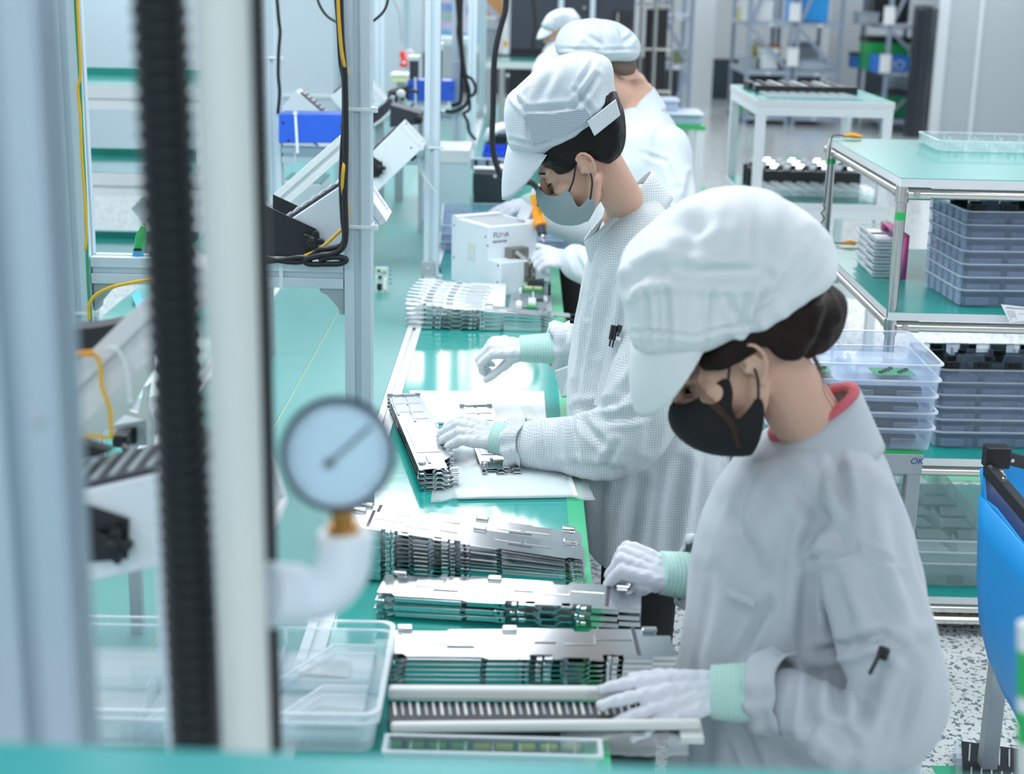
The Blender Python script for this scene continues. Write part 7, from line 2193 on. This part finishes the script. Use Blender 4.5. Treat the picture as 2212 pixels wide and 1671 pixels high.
pbox('storage_box', 'pale carton on the lowest shelf of the back right rack', 'box', (1925, 166, 1965, 254), Yr2 + .7, 0.5, M['wall'], lid=M['white'])
for i, (x, y, Y, lab) in enumerate(((1704, 7, Yr - .03, 'upper left'), (1699, 104, Yr - .03, 'lower left'), (1908, 14, Yr2 - .03, 'upper right'), (1899, 118, Yr2 - .03, 'lower right'))):
    a, b = at(x, y + 39, Y), at(x + 27, y, Y)
    g = thing('rack_notice', 'white notice card hung on the back racks, %s of the four' % lab, 'notice', (a.x, Y, a.z))
    mb = MB(); mb.span((a.x, Y, a.z), (b.x, Y + 0.012, b.z)); mb.build('card', M['paper'], g)
    mb = MB(); mb.span((a.x, Y - .004, b.z - 0.03), (b.x, Y, b.z - 0.018)); mb.build('clip', M['tie'], g)
# black wrapped column
a, b = at(1960, 289, 19.0), at(2027, 12, 19.0)
mb = MB()
rings = []
for i in range(26):
    t_ = i / 25
    z = 0.0 + (b.z - 0.0) * t_
    rings.append([((a.x + b.x) / 2 + (b.x - a.x) / 2 * math.cos(q) * (1 + 0.05 * noise.noise(Vector((q * 2, z * 2.0, 3)))), 19.2 + 0.18 * math.sin(q) * (1 + 0.12 * noise.noise(Vector((math.cos(q) * 5, math.sin(q) * 5, z * 1.5)))), z) for q in [2 * PI * k / 40 for k in range(40)]])
mb.loft(rings)
wc = thing('wrapped_roll', 'tall column wrapped in shiny black plastic beside the partition', 'roll', ((a.x + b.x) / 2, 19.2, 0))
mb.build('wrap', mat('black_film', '#2b3239', 0.22, bump=0.6, bscale=8, stretch=(3, 3, 0.4)), wc, smooth='all')
mb = MB(); mb.cyl(((a.x + b.x) / 2, 19.2, b.z - 0.04), ((a.x + b.x) / 2, 19.2, b.z + 0.02), 0.17, 20); mb.build('white_end', M['film_clear'], wc)

# dark cabinet, chrome frame, grey rack behind the workers
Yc = 13.5
a, b = at(1101, 105, Yc), at(1374, -40, Yc)
t = thing('dark_cabinet', 'large dark slate cabinet behind the farthest worker', 'cabinet', ((a.x + b.x) / 2, Yc + .3, 0))
mb = MB(); mb.span((a.x, Yc, a.z), (b.x, Yc + 0.6, 2.5)); mb.build('body', M['charcoal'], t)
for x in (1204, 1272):
    p, q = at(x, 105, Yc), at(x + 14, 0, Yc)
    mb = MB(); mb.span((p.x, Yc - 0.03, a.z), (q.x, Yc, 2.5)); mb.build('trim_strip', M['alu'], t)
p = at(1262, 17, Yc); mb = MB(); mb.cyl((p.x, Yc, p.z), (p.x, Yc - 0.03, p.z), 0.014, 14); mb.build('lock', M['chrome'], t)
p, q = at(1323, 60, Yc), at(1366, 24, Yc); mb = MB(); mb.span((p.x, Yc - 0.012, p.z), (q.x, Yc, q.z)); d = mb.build('hatch', M['blackmetal'], t)
p = at(1334, 40, Yc); mb = MB(); mb.span((p.x - .008, Yc - 0.035, p.z - .05), (p.x + .008, Yc - 0.012, p.z + .05)); mb.build('handle', M['chrome'], d)
mb = MB(); mb.span((a.x, Yc + .02, 0), (b.x, Yc + .58, a.z)); mb.build('plinth', M['black'], t)
Yf = 14.0
t = thing('chrome_frame', 'tall open chrome tube frame with dark panels right of the cabinet', 'frame', (at(1420, 100, Yf).x, Yf, 0))
for x, w in ((1378, 8), (1408, 10), (1445, 6)):
    p = at(x, 220, Yf); mb = MB(); mb.cyl((p.x, Yf, 0), (p.x, Yf, 2.5), w * 0.5 * mpp(x, 100, Yf), 14); mb.build('tube', M['chrome'], t, smooth=True)
for y in (10, 105, 196):
    p, q = at(1374, y, Yf), at(1449, y, Yf); mb = MB(); mb.cyl((p.x, Yf, p.z), (q.x, Yf, p.z), 0.016, 12); mb.build('cross_tube', M['chrome'], t, smooth=True)
p, q = at(1388, 220, Yf + .1), at(1444, 20, Yf + .1)
mb = MB(); mb.span((p.x, Yf + .1, p.z), (q.x, Yf + 0.13, q.z)); mb.build('dark_panel', M['black'], t)
Yk = 17.0
p, q = at(1450, 100, Yk).x, at(1497, 100, Yk).x
rack('narrow grey rack with crossed braces behind the third worker', (p - 0.1, q), Yk, 0.9, [at(1470, 140, Yk).z, at(1470, 34, Yk).z])
pbox('storage_box', 'olive bag on the narrow grey rack', 'box', (1452, 106, 1484, 138), Yk + .3, 0.3, mat('olive', '#8f9a78', 0.7), lid=M['greymetal'])
# far teal-topped bench with tools
Yt = 11.5
a, b = at(1050, 132, Yt), at(1200, 108, Yt)
t = thing('far_bench', 'far teal-topped bench with chrome legs left of the farthest worker', 'bench', ((a.x + b.x) / 2, Yt + .3, 0))
mb = MB(); mb.span((a.x, Yt, a.z - 0.05), (b.x, Yt + 0.5, a.z)); k = mb.build('board', M['offwhite'], t)
mb = MB(); mb.span((a.x, Yt, a.z), (b.x, Yt + 0.5, a.z + 0.004)); mb.build('teal_mat', M['teal'], k)
for x in (1056, 1084, 1180):
    p = at(x, 200, Yt); mb = MB(); mb.cyl((p.x, Yt + .05, BZ + .01), (p.x, Yt + .05, a.z - .05), 0.022, 12); mb.build('leg', M['chrome'], t, smooth=True)
for x0, y0, x1, y1, m, nm in ((1124, 140, 1140, 162, M['black'], 'black_clamp'), (1160, 150, 1180, 196, M['charcoal'], 'black_clamp'), (1086, 140, 1104, 152, M['charcoal'], 'black_clamp')):
    p, q = at(x0, y1, Yt + .1), at(x1, y0, Yt + .1); mb = MB(); mb.span((p.x, Yt + .1, p.z), (q.x, Yt + .18, q.z)); mb.build(nm, m, t, bevel=0.004)
Ysw = onz(1092, 222, BZ).y
t = thing('swivel_arm', 'white angled swivel arm in front of the far bench legs', 'arm', at(1105, 220, Ysw))
mb = MB(); mb.tube([at(1094, 164, Ysw), at(1102, 162, Ysw), at(1112, 186, Ysw)], [0.014, 0.022, 0.020], 10); mb.build('arm', M['white'], t, smooth='all')
mb = MB(); mb.ball(at(1092, 219, Ysw), (0.06, 0.03, 0.02), 12, 6); mb.build('foot', M['white'], t, smooth='all')
mb = MB(); mb.tube([at(1112, 186, Ysw), at(1120, 200, Ysw), at(1108, 214, Ysw), at(1096, 219, Ysw)], 0.012, 8); mb.build('rod', M['chrome'], t, smooth='all')
t = pbox('spray_bottle', 'white spray bottle standing on the far bench beside the hanging cable', 'bottle', (1086, 84, 1098, 118), 11.6, 0.04, M['white'])
mb = MB(); p = at(1090, 80, 11.62); mb.cyl(p, p + Vector((0, 0, 0.07)), 0.014, 10); mb.ball(p + Vector((0, -0.0, 0.08)), (0.02, 0.015, 0.02), 8, 6); mb.build('spray_head', M['white'], t)
mb = MB(); p = at(1092, 94, 11.59); mb.box(p, (0.03, 0.004, 0.04)); mb.build('label', M['orange'], t)
# tilted information board and brown carton
Yb = 12.6
P = [at(x, y, Yb) for x, y in ((940, -20), (1046, -20), (1034, 86), (940, 70))]
t = thing('information_board', 'tilted information board with pink and blue printed cells behind the posts', 'board', P[3])
mb = MB(); mb.add(P + [p + Vector((0, 0.03, 0)) for p in P], [(0, 1, 2, 3), (4, 5, 6, 7), (0, 1, 5, 4), (1, 2, 6, 5), (2, 3, 7, 6), (3, 0, 4, 7)]); mb.build('panel', mat('board_pink', '#c9c6d4', 0.6), t)
mb = MB(); mb.bar(P[3], P[2], 0.04, 0.07); mb.build('blue_edge', mat('board_blue', '#6aa3c8', 0.5), t)
mb = MB(); mb.bar(P[1], P[2], 0.04, 0.05); mb.build('blue_edge', mat('board_blue2', '#6fb4cf', 0.5), t)
for x0, y0, x1, y1, m in ((943, 6, 958, 24, '#6d9bd0'), (962, 8, 982, 24, '#6d9bd0'), (1008, 14, 1014, 32, '#6d9bd0'), (946, 28, 952, 42, '#7d8f8c'), (966, 30, 974, 44, '#8fb3ac'), (944, 48, 978, 68, '#b9b4cf'), (955, 28, 962, 42, '#98c2b4')):
    Q = [at(x, y, Yb - 0.012) for x, y in ((x0, y0), (x1, y0), (x1, y1), (x0, y1))]
    mb = MB(); mb.add(Q + [q + Vector((0, .008, 0)) for q in Q], [(0, 1, 2, 3), (4, 5, 6, 7), (0, 1, 5, 4), (1, 2, 6, 5), (2, 3, 7, 6), (3, 0, 4, 7)]); mb.build('printed_cell', mat('cell', m, 0.6), t)
t = pbox('carton', 'brown carton up on the grey frame behind the hanging cable', 'carton', (1050, -30, 1086, 36), 15.0, 0.4, mat('kraft', '#b58a5b', 0.8), lid=M['greymetal'])
mb = MB(); mb.bar(at(1046, 8, 14.6), at(1086, 48, 14.6), 0.03, 0.05)
tag(mb.build('brace_bar', M['rackgrey']), 'diagonal grey brace bar in front of the brown carton', 'brace')
pbox('machine_guard', 'grey machine guard under the information board', 'machine', (1036, 40, 1072, 190), 14.2, 0.5, mat('guard_grey', '#8d99a3', 0.5), lid=M['greymetal'], to=0.0)
t = pbox('wall_machine', 'pale grey machine housing behind the second post', 'machine', (946, 84, 1010, 172), 12.2, 0.5, mat('machine_grey', '#b4bcc0', 0.5), lid=M['white'])
# mid-distance things between the posts
t = thing('tape_dispenser', 'red tape dispenser between the far posts', 'dispenser', at(875, 146, 9.0))
mb = MB(); P = [at(x, y, 9.0) for x, y in ((862, 112), (872, 110), (876, 128), (880, 128), (880, 146), (862, 144), (866, 130))]
mb.add(P + [p + Vector((0, .05, 0)) for p in P], [tuple(range(7)), tuple(range(7, 14))] + [(i, (i + 1) % 7, 7 + (i + 1) % 7, 7 + i) for i in range(7)]); mb.build('body', M['red'], t, bevel=0.004)
c = at(882, 120, 9.05); mb = MB(); mb.cyl(c, c + Vector((0, 0.05, 0)), 0.034, 20); mb.build('tape_roll', mat('tape_roll_pale', '#c9cfd6', 0.4), t, smooth=True)
mb = MB(); p = at(873, 135, 8.995); mb.box(p, (0.016, 0.006, 0.016)); mb.build('label', M['white'], t)
def mid(name, lab, cat, r, Y, D, m, **k): return pbox(name, lab, cat, r, Y, D, m, **k)
t = mid('speaker_unit', 'dark panel unit with white rim standing above the small blue box', 'unit', (884, 124, 902, 171), 7.57, 0.10, M['charcoal'], lid=M['white'])
t = mid('monitor', 'thin dark upright screen seen edge-on behind the second post', 'monitor', (944, 96, 953, 174), 7.57, 0.11, M['blackmetal'], lid=M['white'])
mid('pale_carton', 'straw-coloured flat box behind the blower leads', 'box', (846, 162, 880, 178), 9.0, 0.2, mat('straw3', '#dcdcae', 0.6), lid=M['white'], to=BZ)
mid('pale_cabinet', 'pale tall cabinet between the second and third posts on the bench', 'cabinet', (906, 327, 1011, 486), 7.0, 0.35, mat('pale_cyan', '#c3dfe2', 0.5), lid=M['white'])
mid('white_case', 'white equipment case with teal lid on the far side, behind the inclined bar', 'case', (606, 398, 692, 552), 5.95, 0.30, M['white'], lid=None)
p, q = at(606, 398, 5.95), at(692, 398, 5.95)
t = [o for o in COL.objects if o.name.startswith('white_case')][-1]
mb = MB(); mb.span((p.x, 5.96, p.z), (q.x, 6.24, p.z + 0.008)); mb.build('teal_lid', M['pale_teal'], t)
mb = MB(); mb.box((p.x + 0.03, 5.94, p.z + 0.008), (0.035, 0.02, 0.016)); mb.build('latch', M['white'], t, bevel=0.003)
mb = MB(); mb.box(at(614, 415, 5.945), (0.008, 0.006, 0.02)); mb.build('keyhole', M['black'], t)
# conveyor comb, blue bin, black case, black box beyond the feeder
Yv = 8.25
a, b = at(985, 366, Yv), at(1112, 345, Yv)
t = thing('comb_rail', 'grey rail with dark notches on the bench behind the black case', 'rail', ((a.x + b.x) / 2, Yv, a.z))
mb = MB(); mb.span((a.x, Yv, a.z), (b.x, Yv + 0.05, b.z)); mb.build('bar', mat('comb_grey', '#9aa4b5', 0.5), t)
for i in range(5):
    x = a.x + 0.045 + 0.062 * i
    mb = MB(); mb.span((x - .008, Yv - .004, a.z + 0.008), (x + .008, Yv + .001, b.z - 0.004)); mb.build('notch', M['black'], t)
mb = MB(); mb.span((a.x, Yv + .01, BZ + .006), (a.x + .03, Yv + 0.04, a.z)); mb.build('support', M['greymetal'], t)
mb = MB(); mb.span((b.x - .03, Yv + .01, BZ + .001), (b.x, Yv + 0.04, a.z)); mb.build('support', M['greymetal'], t)
t = thing('parts_bin', 'small bright blue open bin beside the hanging cable', 'bin', at(1072, 348, 8.5))
a, b = at(1042, 348, 8.5), at(1102, 330, 8.5)
for p, q in (((a.x, 8.5, a.z), (b.x, 8.504, b.z)), ((a.x, 8.5, a.z), (a.x + .004, 8.72, b.z + .01)), ((b.x - .004, 8.5, a.z), (b.x, 8.72, b.z + .01)), ((a.x, 8.716, a.z), (b.x, 8.72, b.z + .02)), ((a.x, 8.5, a.z), (b.x, 8.72, a.z + .004))):
    mb = MB(); mb.span(p, q); mb.build('bin_wall', M['bluebin'], t)
mid('black_unit', 'black boxy unit with white top above the blue bin', 'unit', (1048, 290, 1096, 330), 9.0, 0.2, M['black'], lid=M['charcoal'], to=BZ)
t = mid('black_case', 'black case with one white dot left of the cap brim', 'case', (1020, 374, 1092, 440), 7.6, 0.22, M['charcoal'], bevel=0.01)
mb = MB(); p = at(1069, 381, 7.59); mb.ball(p, 0.008, 10, 6); mb.build('button', M['white'], t, smooth='all')
mb = MB(); p = at(1040, 366, 7.62); mb.box(p + Vector((0.02, 0.06, 0.0)), (0.12, 0.08, 0.008)); mb.build('top_plate', M['white'], t)
mid('grey_block', 'pale grey block beside the black case under the cable', 'block', (1072, 366, 1100, 412), 7.9, 0.15, M['offwhite'], lid=M['white'])
t = thing('glass_jar', 'small clear jar standing on the bench left of the black case', 'jar', onz(1008, 440, BZ))
p = onz(1008, 440, BZ + .001)
mb = MB(); mb.lathe([(0.03, 0), (0.035, 0.01), (0.033, 0.05), (0.02, 0.065), (0.024, 0.075)], 18, Matrix.Translation(p)); mb.build('jar', M['film_teal'], t, smooth='all')
mb = MB(); mb.cyl(p + Vector((0, 0, 0.076)), p + Vector((0, 0, 0.09)), 0.022, 14); mb.build('lid', M['film_clear'], t, smooth=True)
# left side: tiered white rack with teal boards
Yl = 7.0
za, zb, zc = at(200, 183, Yl).z, at(200, 372, Yl).z, at(200, 566, Yl).z
t = thing('tiered_rack', 'white tiered rack with teal boards on the far left behind the hoses', 'rack', (-2.05, Yl + .3, 0))
for x in (-2.33, -1.50):
    for y in (Yl + .02, Yl + 0.62):
        mb = MB(); mb.span((x, y, 0), (x + .045, y + .045, za)); mb.build('leg', M['white'], t)
for z in (za, zb, zc):
    mb = MB(); mb.span((-2.36, Yl, z - 0.06), (-1.42, Yl + 0.7, z - 0.002)); k = mb.build('board', M['alu_white'], t, bevel=0.003)
    mb = MB(); mb.span((-2.34, Yl + .01, z - 0.002), (-1.44, Yl + 0.69, z)); mb.build('teal_mat', M['teal'], k)
    mb = MB(); mb.span((-2.34, Yl + .66, z), (-1.44, Yl + 0.69, z + 0.035)); mb.build('teal_back', mat('teal_deep', '#2a9c92', 0.4), k)
    mb = MB(); mb.span((-2.32, Yl + .02, z - 0.11), (-1.46, Yl + .05, z - 0.06)); mb.build('apron', M['white'], t)
# far bench side: brush in a blue cup, small white plate
t = thing('brush', 'green-topped bristle brush standing in a blue cup at the far side', 'brush', at(298, 562, 3.15))
mb = MB(); mb.cyl(at(296, 563, 3.15), at(300, 538, 3.15), 0.0115, 14); mb.build('cup', mat('cup_blue', '#3aa6cf', 0.4), t, smooth=True)
mb = MB(); mb.tube([at(300, 540, 3.15), at(304, 512, 3.15), at(310, 488, 3.15)], [0.010, 0.0115, 0.005], 10); mb.build('bristles', M['tape_dark'], t, smooth=True)
mb = MB(); mb.box(at(298, 539, 3.138), (0.016, 0.003, 0.005)); mb.build('clip', M['black'], t)
t = thing('pen_pouch', 'turquoise pouch lying on the teal mat behind the inclined bar', 'pouch', onz(304, 668, BZ))
P = [onz(x, y, BZ + .004) for x, y in ((284, 646), (299, 634), (317, 664), (300, 682))]
mb = MB(); mb.prism([(p.x, p.y) for p in P], BZ + .007, BZ + 0.02); mb.build('pouch', mat('turquoise', '#3cc3d6', 0.4), t, bevel=0.006)
t = thing('corner_plate', 'small pale square plate tilted on its corner at the left, above the brush', 'plate', at(310, 484, 7.2))
plate('panel', None, None, [(283, 450), (312, 424), (340, 455), (312, 484)], 7.2, 0.02, M['white'], t)
support(t, at(312, 480, 7.2).x, 7.21, at(312, 480, 7.2).z, at(200, 566, 7.0).z, 0.015)
# pens in the pockets
def pen(lab, a, b, Y0_, Y1_, r=0.0045):
    p, q = at(*a, Y0_), at(*b, Y1_)
    t = thing('pen', lab, 'pen', q)
    mb = MB(); mb.cyl(p, p.lerp(q, 0.55), r, 10); mb.build('barrel', M['black'], t, smooth=True)
    mb = MB(); mb.bar(p + Vector((0.0, -0.007, 0)), p.lerp(q, 0.8) + Vector((0, -0.008, 0)), 0.004, 0.0025); mb.build('clip', M['black'], t, bevel=0.0008)
    return t
pen('black pen clipped in the grid coat pocket, front one', (1324, 702), (1314, 757), 3.385, 3.37)
pen('black pen clipped in the grid coat pocket, middle one', (1331, 703), (1320, 760), 3.378, 3.365, 0.005)
pen('black pen clipped in the grid coat pocket, rear one', (1340, 702), (1332, 730), 3.375, 3.37, 0.0055)
t = thing('pen', 'black pen clipped in the nearest worker\'s sleeve pocket', 'pen', at(1880, 1450, 2.03))
mb = MB(); mb.bar(at(1912, 1396, 2.045), at(1904, 1424, 2.040), 0.017, 0.010); mb.build('cap_end', M['black'], t, bevel=0.003)
mb = MB(); mb.bar(at(1900, 1412, 2.034), at(1878, 1456, 2.028), 0.0055, 0.005); mb.build('clip', M['black'], t, bevel=0.0015)
